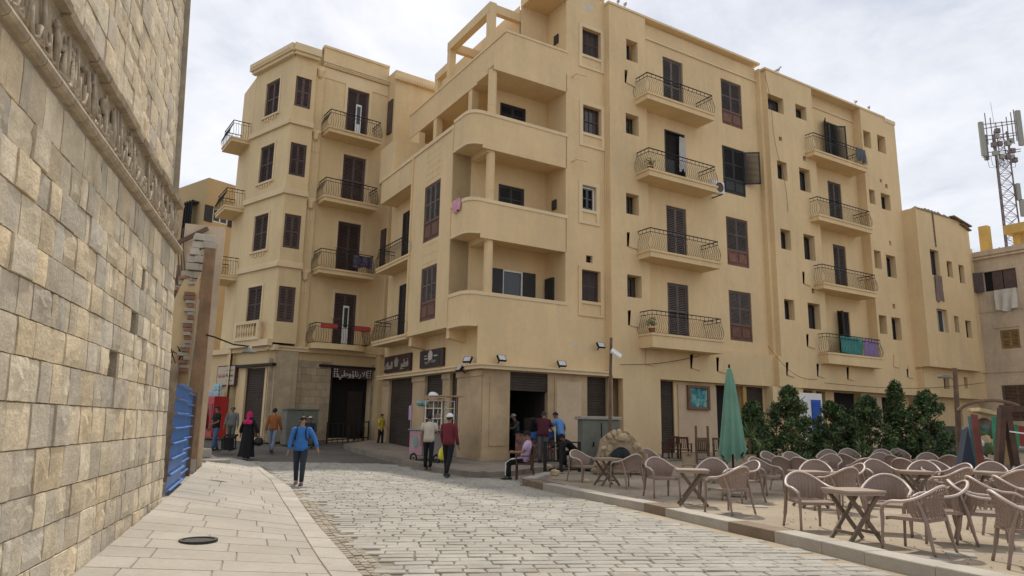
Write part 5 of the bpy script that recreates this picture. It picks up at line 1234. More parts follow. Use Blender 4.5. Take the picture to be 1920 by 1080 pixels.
# ================================================================== PLANTS
LEAF = [mat('leaf_dark', (.040, .070, .026), .5, .3, 3, 0, fine=0), mat('leaf_mid', (.072, .118, .042), .5, .3, 3, 0, fine=0), mat('leaf_light', (.13, .185, .068), .5, .25, 3, 0, fine=0)]
def bush(label, px, depth, top_py, wpx, seed, nleaf=5200, base_py=None, narrow=1.0):
    r = random.Random(seed); p = atd(px, 800, depth); zt = atd(px, top_py, depth).z; z0 = .13 + hz(depth); H = zt - z0; Wd = wpx / FPX * depth * 1.22; nleaf = int(nleaf * 1.25)
    t = thing('shrub_tree', label, 'tree', (p.x, p.y, z0), group='evergreens along the cafe wall')
    mb = MB(); mb.tube([(0, 0, 0), (.03, .02, H * .3), (-.02, 0, H * .6), (.02, .03, H * .92)], [.06, .05, .035, .012], 7)
    for k in range(9):
        a = r.uniform(0, 6.28); z = H * r.uniform(.2, .75); mb.tube([(0, 0, z), (math.cos(a) * Wd * .25, math.sin(a) * Wd * .25, z + H * .12), (math.cos(a) * Wd * .28, math.sin(a) * Wd * .28, z + H * .15)], [.02, .012, .004], 5)
    mb.build('trunk', OLDWOOD, t)
    mb = MB(); clumps = []
    for k in range(90):
        f = r.random() ** .95; a = r.uniform(0, 6.28); prof = (math.sin(math.pi * min(1, (.16 + .84 * f) ** .75)) ** .55) * (1 - .30 * f * narrow); rr = Wd * .5 * prof * math.sqrt(r.random())
        clumps.append((rr * math.cos(a), rr * math.sin(a), H * (.08 + .88 * f), r.uniform(.16, .30) * (1 - .4 * f), r.choice((0, 0, 1, 1, 1, 2))))
    for k in range(nleaf):
        cx, cy, cz, cr_, tone = clumps[r.randrange(len(clumps))]; d = Vector((r.gauss(0, 1), r.gauss(0, 1), r.gauss(0, 1))).normalized() * cr_ * r.random() ** .4
        c = Vector((cx, cy, cz)) + d; l = r.uniform(.075, .135); ax = (d.normalized() + Vector((r.gauss(0, .6), r.gauss(0, .6), r.gauss(.1, .6)))).normalized(); sd_ = ax.cross(Vector((r.gauss(0, 1), r.gauss(0, 1), r.gauss(0, 1)))).normalized() * l * .26
        mb.mi = min(2, max(0, tone + r.choice((-1, 0, 0, 0, 1)))); mb.add([c - ax * l * .5, c + sd_, c + ax * l * .6, c - sd_], [(0, 1, 2, 3)])
    mb.build('crown', LEAF, t)
    return t
bush('low leafy evergreen beside the closed green parasol', 1412, 24.5, 750, 62, 1, 4200)
bush('upright dense evergreen in front of the blue and white shutters', 1482, 25, 722, 86, 2, 6500)
bush('broad dark evergreen between the shutters and the brown doorway', 1562, 25.5, 754, 105, 3, 6500)
bush('full evergreen with pale upper leaves below the purple cloth balcony', 1630, 25.5, 742, 88, 4, 6200)
bush('slender evergreen with a tufted tip standing above its neighbours', 1684, 26, 714, 66, 5, 4600, narrow=1.5)
bush('tall evergreen beside the leaning wooden lamp pole', 1742, 25, 729, 82, 6, 6200)
def yucca(label, px, py, depth, s, seed):
    r = random.Random(seed); p = atd(px, py, depth); t = thing('spiky_plant', label, 'plant', (p.x, p.y, .13 + hz(depth)), group='spiky plants'); h = p.z - .13
    mb = MB(); mb.tube([(0, 0, 0), (0, 0, h)], .04, 6); mb.build('stem', OLDWOOD, t)
    mb = MB()
    for k in range(46):
        a = r.uniform(0, 6.28); e_ = r.uniform(-.3, 1.3); l = s * r.uniform(.7, 1.1); d = Vector((math.cos(a) * math.cos(e_), math.sin(a) * math.cos(e_), math.sin(e_))); sd_ = d.cross(Vector((0, 0, 1))).normalized() * .016; b = Vector((0, 0, h)); m_ = b + d * l * .55 + Vector((0, 0, .03)); e2 = b + d * l - Vector((0, 0, .10 * l))
        mb.mi = r.choice((1, 2, 2)); mb.add([b - sd_ * .7, b + sd_ * .7, m_ + sd_, m_ - sd_, e2], [(0, 1, 2, 3), (3, 2, 4)])
    mb.build('leaves', LEAF, t)
yucca('spiky palm-like plant with dry yellow leaves beside the parasol', 1405, 822, 23.5, .65, 3)
yucca('spiky green plant in front of the evergreens above the chairs', 1618, 848, 23.2, .6, 5)
yucca('spiky plant low against the wall behind the beige stool chair', 1425, 846, 23.3, .6, 6)

# ================================================================== STREET THINGS BY THE CORNER
def KL(x, y, z=None): p = KF.W(x, y, 0); p.z = (hz(p.y) + .12) if z is None else z; return p
# shop signs on the side facade (fetir shop) : local u along the wall
def side_sign(name, label, y0, y1, z0, z1, m):
    t = thing(name, label, 'sign', KF.W(-.06, (y0 + y1) / 2, (z0 + z1) / 2), KF.rz + Q)
    wd, h = y1 - y0, z1 - z0; mb = MB(); mb.bbox(-wd / 2, wd / 2, -.05, .05, -h / 2, h / 2, .008); mb.build('panel', m, t); return t, wd, h
BRN = mat('sign_brown', (.055, .030, .026), .5, .1, 2, 0); SILV = mat('letter_silver', (.55, .50, .44), .4, .05, 3, 0, metal=.3)
t, wd, h = side_sign('shop_sign', 'dark brown shop sign with silver Arabic letters around a crown', 6.3, 9.3, 3.74, 4.5, BRN)
obj('lettering', text_mesh('\uFEAE\uFEF4\uFEC4\uFED3', .50, .02, SILV), t, (.92, -.07, -.06)).scale = (.9, 1, 1)
obj('lettering', text_mesh('\uFEDA\uFEE0\uFEE4\uFEDF\uFE8D', .46, .02, SILV), t, (-.92, -.07, -.08)).scale = (.9, 1, 1)
mb = MB()
for k in range(7): a = rad(-42 + k * 14); mb.bar((.06 * math.sin(a) * 3, -.07, -.12), (.34 * math.sin(a), -.07, -.12 + .36 * math.cos(a) + (.04 if k == 3 else 0)), .035, .02)
mb.bar((-.17, -.07, -.14), (.17, -.07, -.14), .05, .02); mb.build('crown_emblem', SILV, t)
t, wd, h = side_sign('shop_sign', 'dark brown shop sign with a round plate emblem', 3.1, 5.3, 3.74, 4.46, BRN)
mb = MB(); mb.box(-.75, .85, -.06, -.052, -.27, .27); mb.build('inner_board', mat('sign_black2', (.03, .026, .026), .5), t)
mb = MB(); mb.T = Matrix.Translation((.0, -.075, .11)) @ Matrix.Rotation(rad(90), 4, 'X'); mb.lathe([(.0, -.01), (.2, -.01), (.21, .015), (.17, .02), (.0, .02)], 24); mb.T = None
mb.tube([(.0 + .25 * math.cos(rad(a)), -.075, .09 + .25 * math.sin(rad(a))) for a in range(190, 352, 18)], .012, 5)
for a, b, z, s in ((-.62, -.35, .12, .03), (-.6, -.33, .0, .05), (.3, .62, .08, .05)): mb.box(a, b, -.075, -.06, z - s / 2, z + s / 2)
for a, b, z in ((-.6, -.15, -.16), (-.5, -.2, -.22), (.1, .5, -.12), (.12, .45, -.18)): mb.box(a, b, -.07, -.06, z, z + .018)
mb.build('plate_emblem', SILV, t)
# floodlights along the ledge
def floodlight(label, p, rz, tilt=-35):
    t = thing('floodlight', label, 'floodlight', p, rz, 'floodlights on the corner building'); T = Matrix.Rotation(rad(tilt), 4, 'X')
    mb = MB(); mb.T = T; mb.bbox(-.17, .17, -.05, .03, -.13, .13, .012); mb.build('housing', IRON, t)
    mb = MB(); mb.T = T; mb.box(-.14, .14, -.056, -.051, -.10, .10); mb.build('lens', mat('lamp_lens', (.55, .56, .58), .2, 0, 1, 0), t)
    mb = MB(); mb.bar((0, .02, -.02), (0, .22, -.16), .03); mb.build('bracket', IRON, t)
for lab, x, y, z, a in (('floodlight on the ledge at the building corner facing the side street', -.32, .6, 3.78, Q + .5), ('floodlight on the ledge just right of the building corner', .55, -.32, 3.82, .1), ('floodlight on the ledge over the pink pier', 3.2, -.32, 3.78, -.1), ('floodlight on a wall arm below the ground-floor window', 5.1, -.3, 4.62, .0), ('dim floodlight under the ledge beside the narrow shutter', -.32, 1.2, 3.5, Q)):
    floodlight(lab, KF.W(x, y, z), KF.rz + a)
# air conditioner and balcony things
def kthing(name, label, cat, x, y, z, rz=0.0, group=None): return thing(name, label, cat, KF.W(x, y, z), KF.rz + rz, group)
t = kthing('air_conditioner', 'white outdoor air conditioner unit beside the open black shutters', 'air conditioner', 11.62, -.62, 12.05)
mb = MB(); mb.bbox(-.4, .4, -.15, .15, 0, .56, .02); mb.build('casing', WHITEP, t)
mb = MB(); mb.T = Matrix.Translation((.1, -.155, .28)) @ Matrix.Rotation(rad(90), 4, 'X'); mb.lathe([(.23, 0), (.23, .02), (.2, .02), (.19, .004), (.05, .004), (.05, .02)], 20); mb.build('fan_grille', mat('fan_dark', (.12, .08, .06)), t)
mb = MB(); mb.bar((-.3, -.1, -.02), (-.3, .52, -.02), .04); mb.bar((.3, -.1, -.02), (.3, .52, -.02), .04); mb.build('bracket', IRON, t)
def potted(label, x, y, z, s=.5):
    t = kthing('potted_plant', label, 'plant', x, y, z); mb = MB(); mb.lathe([(.1, 0), (.14, .22), (.15, .24)], 10); mb.build('pot', mat('terracotta', (.25, .11, .06)), t)
    mb = MB(); r = random.Random(int(x * 100))
    for k in range(160): c = Vector((r.gauss(0, .13), r.gauss(0, .1), .35 + abs(r.gauss(0, .16)))); a = Vector((r.gauss(0, 1), r.gauss(0, 1), r.gauss(0, 1))).normalized() * .06; b = a.orthogonal().normalized() * .025; mb.mi = r.choice((1, 2)); mb.add([c - a, c + b, c + a, c - b], [(0, 1, 2, 3)])
    mb.build('foliage', LEAF, t)
potted('leafy pot plant at the end of the third balcony rail', 7.5, -.75, 12.17); potted('small pot at the corner of the lowest street balcony', 7.4, -.75, 5.22)
def cloth(name, label, cat, T, w_, h_, m, wav=.04, n=14, sag=0.0, group=None):
    t = thing(name, label, cat, group=group); t.matrix_world = T
    mb = MB(); r = RN.random() * 9; vs = []
    for i in range(n + 1):
        for j in range(7):
            u, v = i / n, j / 6; d = wav * math.sin(u * 15 + r + v * 1.5) * (.3 + v) + wav * noise.noise(Vector((u * 4, v * 3, r)))
            vs.append((u * w_, -.03 + d, -v * h_ * (1 + .06 * math.sin(u * 7 + r)) - sag * math.sin(u * 3.14)))
    f = [(i * 7 + j, i * 7 + j + 1, (i + 1) * 7 + j + 1, (i + 1) * 7 + j) for i in range(n) for j in range(6)]
    mb.add(vs, f); mb.add([(x, y + .012, z) for x, y, z in vs], [q[::-1] for q in f]); mb.build('fabric', m, t, smooth=True); return t
KM = Matrix.Translation(KF.o) @ Matrix.Rotation(KF.rz, 4, 'Z'); KQ = KM @ Matrix.Rotation(Q, 4, 'Z')
MT = Matrix.Translation
cloth('hanging_cloth', 'teal cloth draped inside the lowest far balcony railing', 'cloth', KM @ MT((19.6, -1.0, 6.1)), 1.9, .85, mat('cloth_teal', (.08, .30, .27), .9, .15, 4, 0))
cloth('hanging_cloth', 'lilac cloth draped inside the lowest far balcony railing', 'cloth', KM @ MT((21.6, -1.0, 6.1)), 1.1, .85, mat('cloth_lilac', (.33, .24, .45), .9, .15, 4, 0))
cloth('pink_towel', 'pink towel hung over the curved second-floor parapet', 'towel', KQ @ MT((-1.15, -.86, 9.82)), .6, .48, mat('towel_pink', (.62, .33, .40), .95, .1, 5, .2))
cloth('hanging_cloth', 'dark grey cloth over the railing of the topmost far balcony', 'cloth', KM @ MT((22.0, -1.16, 16.5)), .8, .75, mat('cloth_grey', (.10, .11, .12), .9))
cloth('laundry_sheet', 'white sheet hanging below the broken shutter of the plaster house', 'laundry', KQ @ MT((2.0, 33.6, 9.85)), 1.15, 1.25, mat('sheet_white', (.58, .55, .48), .9, .1, 3, .1), .06, 18)
cloth('grey_blanket', 'brown grey blanket hanging from the wing window', 'blanket', KM @ MT((28.15, -1.44, 10.2)), .75, 1.45, mat('blanket_brown', (.20, .145, .12), .95), .03)
cloth('striped_curtain', 'white striped curtain blown out of the open balcony door', 'curtain', KM @ MT((9.85, -.16, 14.55)), .35, 1.6, mat('curtain_pale', (.5, .48, .45), .9), .04, 8)
cloth('laundry', 'dark patterned laundry on the second-floor balcony of the cream building', 'laundry', Matrix.Translation(LF.W(1.35, -1.08, 9.6)) @ Matrix.Rotation(LF.rz, 4, 'Z'), 1.0, .6, mat('cloth_dark', (.08, .07, .10), .9, .8, 9, 0))
for k, (x, lab) in enumerate(((.05, 'red flower box on the lowest cream balcony beside the green bag'), (1.75, 'red flower box on the lowest cream balcony beside the grey cloth'))):
    t = thing('flower_box', lab, 'flower box', LF.W(x + .3, -1.08, 5.85), LF.rz); mb = MB(); mb.bbox(-.38, .38, -.12, .1, 0, .2, .015); mb.build('box', mat('box_red', (.42, .06, .05), .5), t)
    mb = MB(); mb.box(-.35, .35, -.1, .08, .2, .215); mb.build('soil', mat('soil', (.05, .035, .025)), t)
# pigeons on the roof edge
for k, (x, y, z) in enumerate(((6.2, -.3, 19.83), (6.6, -.3, 19.83), (16.6, -.62, 19.5), (23.2, -.62, 19.5), (24.5, -.62, 19.5))):
    t = kthing('pigeon', 'pale grey pigeon perched on the roof edge of the corner block', 'bird', x, y, z, RN.uniform(0, 3), 'pigeons on the roof edge')
    mb = MB(); mb.tube([(0, -.16, .26), (0, -.13, .32), (0, -.10, .31), (0, -.06, .24), (0, .0, .17), (0, .1, .14), (0, .2, .11), (0, .30, .10)], [.008, .035, .036, .04, .075, .07, .04, .012], 8)
    mb.tube([(.02, 0, .12), (.02, -.01, 0)], .008, 4); mb.tube([(-.02, 0, .12), (-.02, -.01, 0)], .008, 4); mb.build('body', mat('pigeon_grey', (.45, .44, .43), .8, .3, 9, 0), t, smooth=True)
# painting on the pink panel, blue and white shutter board
t = kthing('framed_painting', 'framed sea-green painting hanging on the pinkish panel', 'painting', 10.62, -.1, 2.78)
mb = MB(); 
for a, b, c, d in ((-.66, -.52, -.52, .52), (.52, .66, -.52, .52), (-.52, .52, .40, .52), (-.52, .52, -.52, -.40)): mb.bbox(a, b, -.06, .04, c, d, .012)
mb.build('frame', mat('gilt_frame', (.16, .09, .05), .5, .3, 8, .2), t)
pm = mat('painting_canvas', (.1, .3, .32), .6, 0, 1, 0); nt2 = pm.node_tree
tcn = nt2.nodes.new('ShaderNodeTexCoord'); nn_ = nt2.nodes.new('ShaderNodeTexNoise'); nn_.inputs['Scale'].default_value = 3.2; nn_.inputs['Detail'].default_value = 4; nn_.inputs['Distortion'].default_value = 1.2
rm = nt2.nodes.new('ShaderNodeValToRGB'); els = rm.color_ramp.elements; els[0].position = .32; els[0].color = (.015, .06, .09, 1); els[1].position = .72; els[1].color = (.42, .45, .30, 1); e3 = els.new(.52); e3.color = (.06, .28, .30, 1)
nt2.links.new(tcn.outputs['Object'], nn_.inputs[0]); nt2.links.new(nn_.outputs[0], rm.inputs[0]); nt2.links.new(rm.outputs[0], nt2.nodes['Principled BSDF'].inputs['Base Color'])
mb = MB(); mb.quad((-.52, -.01, -.40), (.52, -.01, -.40), (.52, -.01, .40), (-.52, -.01, .40)); mb.build('canvas', pm, t)
t = kthing('blue_shutters', 'white board with blue louvred shutters leaning behind the evergreens', 'shutters', 17.3, -.85, .9)
mb = MB(); mb.bbox(-.9, .75, -.03, .03, .0, 2.3, .01); mb.build('board', WHITEP, t)
mb = MB(); mb.box(-.1, .6, -.06, -.031, .15, 2.0); louvres(mb, -.06, .56, .2, 1.95, -.07, .08); mb.build('shutter', mat('paint_blue', (.03, .10, .42), .5), t)
# wires sagging across the facade
for k, (a, b, sag, lab) in enumerate((((5.9, -.5, 3.9), (10.4, -.45, 4.55), .12, 'thin cable sagging across the ochre facade below the first balcony'), ((14.2, -1.0, 5.2), (18.0, -.75, 3.9), .5, 'thin cable drooping from the first-floor window to the shopfront'), ((18.5, -.75, 3.75), (33, -1.2, 4.4), .3, 'long thin cable above the shopfronts behind the evergreens'), ((15.4, -.7, 19.0), (16.6, -.72, 12.0), .0, 'loose cable hanging down from the roof beside the pilaster strips'))):
    mb = MB(); A, B = Vector(a), Vector(b); mb.tube([A.lerp(B, i / 14) - Vector((0, 0, sag * math.sin(math.pi * i / 14))) + Vector((.12 * math.sin(i * .7), 0, 0)) * (0 if sag else 1) for i in range(15)], .011, 4)
    o = mb.build('cable', IRON, None, KF.o, KF.rz); tag(o, lab, 'cable')
# rubble block, grey-green cabinet and wooden pole with lamp
gx = KL(4.9, -2.2)
cbx = thing('utility_cabinet', 'grey-green utility cabinet with capped top beside the rubble block', 'cabinet', atd(1122, 800, 23.6) * Vector((1, 1, 0)) if False else (atd(1122, 800, 23.6).x, 23.6, .15), rad(12))
mb = MB(); mb.bbox(-.62, .62, -.3, .3, 0, 1.55, .02); mb.build('body', GREYMET, cbx); mb = MB(); mb.bbox(-.70, .70, -.36, .36, 1.55, 1.66, .02); mb.build('cap', CONC, cbx); mb = MB(); mb.box(-.02, .02, -.305, -.3, .1, 1.45); mb.box(-.3, -.25, -.32, -.3, .7, .85); mb.build('door_seam', IRON, cbx)
rbp = Vector((atd(1158, 830, 22.3).x, 22.3, .13)); rb = thing('rubble_block', 'broken rubble masonry block with a plaster patch on the terrace edge', 'rubble', rbp, rad(8))
mb = MB(); sil = [(-.85, .0), (-.62, .55), (-.5, 1.05), (-.2, 1.28), (.2, 1.22), (.45, 1.0), (.75, .62), (.95, .25), (1.0, 0)]; n = len(sil)
mb.add([(x, -.35 + .06 * noise.noise(Vector((x * 3, z * 3, 1))), z) for x, z in sil] + [(x * .9, .4, z * .92) for x, z in sil], [tuple(range(n))[::-1]] + [(i, i + 1, n + i + 1, n + i) for i in range(n - 1)]); mb.build('core', mat('rubble_plaster', (.36, .26, .16), .95, .3, 2.5, .6, 15, dirt=(.22, .18, .14), dirt_amt=.6), rb)
def rock_mesh(seed, m):
    bm = bmesh.new(); bmesh.ops.create_icosphere(bm, subdivisions=2, radius=1); r = random.Random(seed); o_ = Vector((r.random() * 9, r.random() * 9, 0))
    for v in bm.verts: v.co *= 1 + .32 * noise.noise(v.co * 1.3 + o_); v.co.z *= .8
    me = bpy.data.meshes.new('rock'); bm.to_mesh(me); bm.free(); me.materials.append(m); return me
RK = [rock_mesh(k, mat('rubble_stone', (.42, .33, .21), .9, .2, 4, .5, 25, rnd=.2)) for k in range(5)]
for k in range(34):
    f = k / 33; x, z = (lambda i, t: (sil[i][0] + (sil[i + 1][0] - sil[i][0]) * t, sil[i][1] + (sil[i + 1][1] - sil[i][1]) * t))(min(7, int(f * 8)), (f * 8) % 1)
    s = RN.uniform(.07, .15); o = obj('stone', RN.choice(RK), rb, (x * .95 + (.16 if k % 2 and x < 0 else 0), -.33 + RN.uniform(-.05, .05), max(.08, z * .93 - (.1 if k % 2 else 0)))); o.scale = (s * 1.15, s * .45, s); o.rotation_euler = (0, RN.uniform(0, 6), 0)
for k, (px, py, s, lab) in enumerate(((1026, 882, .14, 'yellowish rock on the terrace edge beside the broom head'), (1041, 892, .13, 'yellowish rock lying in front of its neighbour at the kerb'), (1100, 905, .07, 'small stone among the debris under the first folding table'))):
    o = tag(obj('rock', RK[k], None, gp(px, py, .13) + Vector((0, 0, s * .6))), lab, 'rock'); o.scale = (s * 1.1, s, s)
pp = atd(1146, 635, 22.9); t = thing('wooden_pole', 'rough wooden pole with a square lamp behind the rubble block', 'pole', (pp.x, 22.9, .13))
mb = MB(); mb.tube([(-.1, 0, 0), (-.06, 0, 1.5), (-.04, .02, 2.8), (0, 0, pp.z - .1)], [.06, .055, .05, .045], 8); mb.build('post', OLDWOOD, t)
mb = MB(); mb.T = Matrix.Translation((.14, -.08, pp.z - .62)) @ Matrix.Rotation(rad(35), 4, 'Y') @ Matrix.Rotation(rad(30), 4, 'X'); mb.bbox(-.19, .19, -.15, .15, -.04, .04, .01); mb.mi = 1; mb.box(-.15, .15, -.11, .11, -.05, -.041); mb.build('lamp', [WHITEP, GREYMET], t)
pp = atd(1790, 690, 20); t = thing('wooden_lamp_pole', 'leaning wooden pole with a small street lamp beside the evergreens', 'pole', (atd(1800, 870, 20).x, 20, .13))
dx_ = pp.x - atd(1800, 870, 20).x; mb = MB(); mb.tube([(0, 0, 0), (dx_ * .5, 0, 1.6), (dx_, 0, pp.z - .13)], [.09, .075, .06], 8); mb.build('post', OLDWOOD, t)
mb = MB(); mb.tube([(dx_, 0, pp.z - .5), (dx_ - .2, -.05, pp.z - .4)], .015, 5); mb.bbox(dx_ - .5, dx_ - .18, -.1, .02, pp.z - .43, pp.z - .36, .015); mb.build('lamp_head', GREYMET, t)
# black railing and broom in front of the bar, blue tarpaulin counter
t = thing('metal_railing', 'black metal bar railing in front of the coffee counter', 'railing', (0, 0, 0))
pts = [atd(px, 850, d) for px, d in ((998, 22.2), (1022, 21.9), (1052, 21.8), (1086, 22.0))]
for p in pts: mb = MB(); mb.box(p.x - .05, p.x + .05, p.y - .05, p.y + .05, .13, 1.02 if p is not pts[0] else .85); mb.build('post', IRON, t)
for a, b, z in ((pts[1], pts[2], .98), (pts[2], pts[3], 1.0), (pts[1], pts[2], .45), (pts[2], pts[3], .2)): mb = MB(); mb.bar((a.x, a.y, z), (b.x, b.y, z), .07, .04); mb.build('bar', IRON, t)
for k in range(4): p = pts[1].lerp(pts[2], (k + 1) / 5); mb = MB(); mb.bar((p.x, p.y, .45), (p.x, p.y, .96), .02); mb.build('spindle', IRON, t)
b0 = gp(1043, 884, .13); t = thing('broom', 'broom with pale handle leaning by the black railing', 'broom', b0); mb = MB(); mb.tube([(0, 0, .08), (-.05, .05, 1.35)], .018, 6); mb.build('handle', mat('pale_wood', (.5, .42, .33)), t); mb = MB(); mb.bbox(-.22, .22, -.07, .07, 0, .09, .02); mb.build('head', IRON, t)
t = kthing('coffee_counter', 'coffee counter covered with a blue tarpaulin at the shop door', 'counter', 1.9, -.75, .25)
mb = MB(); mb.bbox(-.75, .75, -.3, .35, 0, .95, .02); mb.build('cabinet', mat('poster_front', (.22, .13, .11), .6, .8, 7, 0), t)
cl = MB(); n = 14; vs = [(-.82 + 1.64 * i / n, y, z + .03 * math.sin(i * 1.3 + j)) for i in range(n + 1) for j, (y, z) in enumerate(((-.40, .80), (-.38, .98), (0, 1.03), (.38, 1.0)))]
cl.add(vs, [(i * 4 + j, (i + 1) * 4 + j, (i + 1) * 4 + j + 1, i * 4 + j + 1) for i in range(n) for j in range(3)]); cl.build('tarpaulin', mat('tarp_blue', (.03, .09, .24), .45, .2, 5, .1), t, smooth=True)
mb = MB(); mb.bbox(-.5, .1, -.2, .2, 1.02, 1.5, .03); mb.build('machine', IRON, t)
# vendor's cart
cp = KF.W(-1.55, .55, 0); cz = hz(cp.y) + .05; t = thing('vendor_cart', 'pink and grey vendor cart with a slatted wooden canopy', 'cart', (cp.x, cp.y, cz), KF.rz + Q + rad(18))
PK = mat('cart_pink', (.42, .24, .27), .5, .15, 3, .05, dirt=(.25, .17, .16), dirt_amt=.5); TEAL = mat('cart_teal', (.16, .30, .27), .7, .2, 3, 0)
mb = MB(); mb.bbox(-.9, -.25, -.35, .35, .25, 1.1, .02); mb.build('pink_box', PK, t)
mb = MB(); mb.bbox(-.24, .75, -.33, .33, .25, 1.02, .02); mb.build('counter', mat('cart_grey', (.2, .18, .16), .6, .2, 2, .1), t)
mb = MB(); mb.bbox(-.95, .8, -.4, .4, 1.1, 1.14, .01); mb.build('worktop', TEAL, t)
mb = MB(); mb.T = Matrix.Translation((-.58, -.352, .7)) @ Matrix.Rotation(rad(90), 4, 'X') @ Matrix.Diagonal((1, 1.35, 1, 1)); mb.lathe([(.0, -.0), (.13, -.0), (.14, .008), (.0, .01)], 18); mb.build('round_emblem', TEAL, t)
for x, y in ((-.88, -.33), (.72, -.33), (-.88, .33), (.72, .33)): mb = MB(); mb.bar((x, y, 1.14), (x, y, 2.25 if x > 0 else 2.0), .04); mb.build('post', PK if x < 0 else OLDWOOD, t)
for k in range(6): mb = MB(); mb.box(-.15, .95, -.42 + k * .15, -.32 + k * .15, 2.25, 2.29); mb.build('canopy_slat', mat('cart_wood', (.38, .25, .16), .7, .2, 4, .1), t)
for z in (2.1, 2.18): mb = MB(); mb.box(-.12, .93, -.44, -.41, z, z + .05); mb.build('canopy_rail', MATS['cart_wood'], t)
mb = MB()
for x in (-.2, .2, .6):
    for y in (-.3, .3): mb.bar((x, y, 1.14), (x, y, 2.1), .025)
for z in (1.5, 1.85, 2.1): mb.box(-.22, .62, -.32, .32, z, z + .02)
mb.build('display_case', WHITEP, t)
r = random.Random(4); jm = MB(); jm.lathe([(.04, 0), (.045, .1), (.03, .16)], 7); jm = jm.mesh('jar', mat('jar_goods', (.30, .20, .12), .4, .6, 9, 0))
for k in range(15): obj('jar', jm, t, (-.12 + (k % 5) * .16, -.2 + r.uniform(-.05, .1), (1.14, 1.52, 1.87)[k // 5]))
mb = MB(); r = random.Random(4)
for k in range(2): mb.add([(v[0] * .2 - .72 + .36 * k, v[1] * .25, v[2] * .13 + 2.03) for v in [tuple(q.co) for q in RK[k].vertices]], [tuple(p.vertices) for p in RK[k].polygons])
mb.build('bundled_cloth', TEAL, t, smooth=True)
mb = MB(); mb.add([(v[0] * .2 - .15, v[1] * .2, v[2] * .2 + 2.28) for v in [tuple(q.co) for q in RK[2].vertices]], [tuple(p.vertices) for p in RK[2].polygons]); mb.build('white_bag', WHITEP, t, smooth=True)
mb = MB(); mb.box(-1.02, -.9, -.34, -.3, 1.45, 1.95); mb.build('side_panel', mat('cart_lilac', (.40, .28, .42), .6), t)
for x in (-.65, .5):
    mb = MB(); mb.T = Matrix.Translation((x, -.36, .16)) @ Matrix.Rotation(rad(90), 4, 'X'); mb.tube([(.15 * math.cos(6.283 * i / 14), .15 * math.sin(6.283 * i / 14), 0) for i in range(14)], .03, 6, closed=True); mb.lathe([(.03, -.02), (.03, .02)], 8); mb.build('wheel', IRON, t)
# grey-green transformer box and black railing by the cream building
q = LF.W(-.9, -1.6, 0); t = thing('transformer_box', 'grey-green transformer box standing by the cream building', 'cabinet', (q.x, q.y, hz(q.y)), LF.rz); mb = MB(); mb.bbox(-.7, .7, -.35, .35, 0, 1.5, .02); mb.build('body', GREYMET, t); mb = MB(); mb.bbox(-.74, .74, -.39, .39, 1.5, 1.58, .015); mb.build('lid', GREYMET, t); mb = MB(); mb.box(-.01, .01, -.36, -.35, .1, 1.4); mb.box(.3, .36, -.37, -.35, .8, .95); mb.build('door_seam', IRON, t)
t = thing('cafe_railing', 'black railing fence in front of the cream building entrance', 'railing', (0, 0, 0))
a, b = gp(612, 832), gp(690, 826)
for k in range(9): p = a.lerp(b, k / 8); mb = MB(); mb.bar((p.x, p.y, p.z), (p.x, p.y, p.z + .95), .07 if k % 4 == 0 else .03); mb.build('post', IRON, t)
for z in (.9, .15): mb = MB(); mb.bar((a.x, a.y, a.z + z), (b.x, b.y, b.z + z), .05); mb.build('bar', IRON, t)
t = wood_chair(gp(418, 848), rad(60), 'black wooden chair lying tipped over on the street by the concrete step', IRON); t.rotation_euler = (rad(80), 0, rad(40)); t.location.z += .25
t = wood_chair(gp(672, 826), rad(20), 'dark wooden chair beside the dark entrance of the cream building', IRON)
# things behind the terrace on the right: car, stall, wooden frames
c0 = atd(1800, 820, 29); t = thing('parked_car', 'dark parked car with its bonnet open behind the evergreens', 'car', (c0.x, 29, .06 + hz(29)), rad(20)); CAR = mat('car_paint', (.10, .10, .10), .3, .1, 2, 0, spec=.6)
mb = MB(); prof = [(-2.0, .55), (-1.95, .8), (-1.2, .9), (-.6, 1.38), (.9, 1.4), (1.5, .95), (2.1, .9), (2.15, .5)]
mb.add([(x, y, z) for y in (-.8, .8) for x, z in prof] + [], [tuple(range(7, -1, -1)), tuple(range(8, 16))] + [(i, (i + 1) % 8, 8 + (i + 1) % 8, 8 + i) for i in range(8)]); mb.T = None
o = mb.build('body', CAR, t); o.rotation_euler = (0, 0, rad(90))
for x in (-1.3, 1.4):
    for y in (-.8, .8):
        mb = MB(); mb.T = Matrix.Translation((y, x, .32)) @ Matrix.Rotation(rad(90), 4, 'Y'); mb.lathe([(.18, -.09), (.31, -.09), (.32, 0), (.31, .09), (.18, .09)], 16); mb.build('wheel', IRON, t)
mb = MB(); mb.T = Matrix.Translation((0, -1.15, .95)) @ Matrix.Rotation(rad(-50), 4, 'X'); mb.bbox(-.72, .72, -.9, 0, -.02, .02, .01); mb.build('bonnet', CAR, t)
mb = MB(); mb.box(-.7, .7, -2.02, -1.99, .62, .8); mb.build('grille', mat('chrome', (.5, .5, .5), .2, 0, 1, 0, metal=.9), t)
for sx in (-1, 1): mb = MB(); mb.bbox(sx * .7 - .14, sx * .7 + .14, -2.03, -1.97, .65, .8, .02); mb.build('headlight', GLASS, t)
FP = lambda px, py, d: atd(px, py, d)
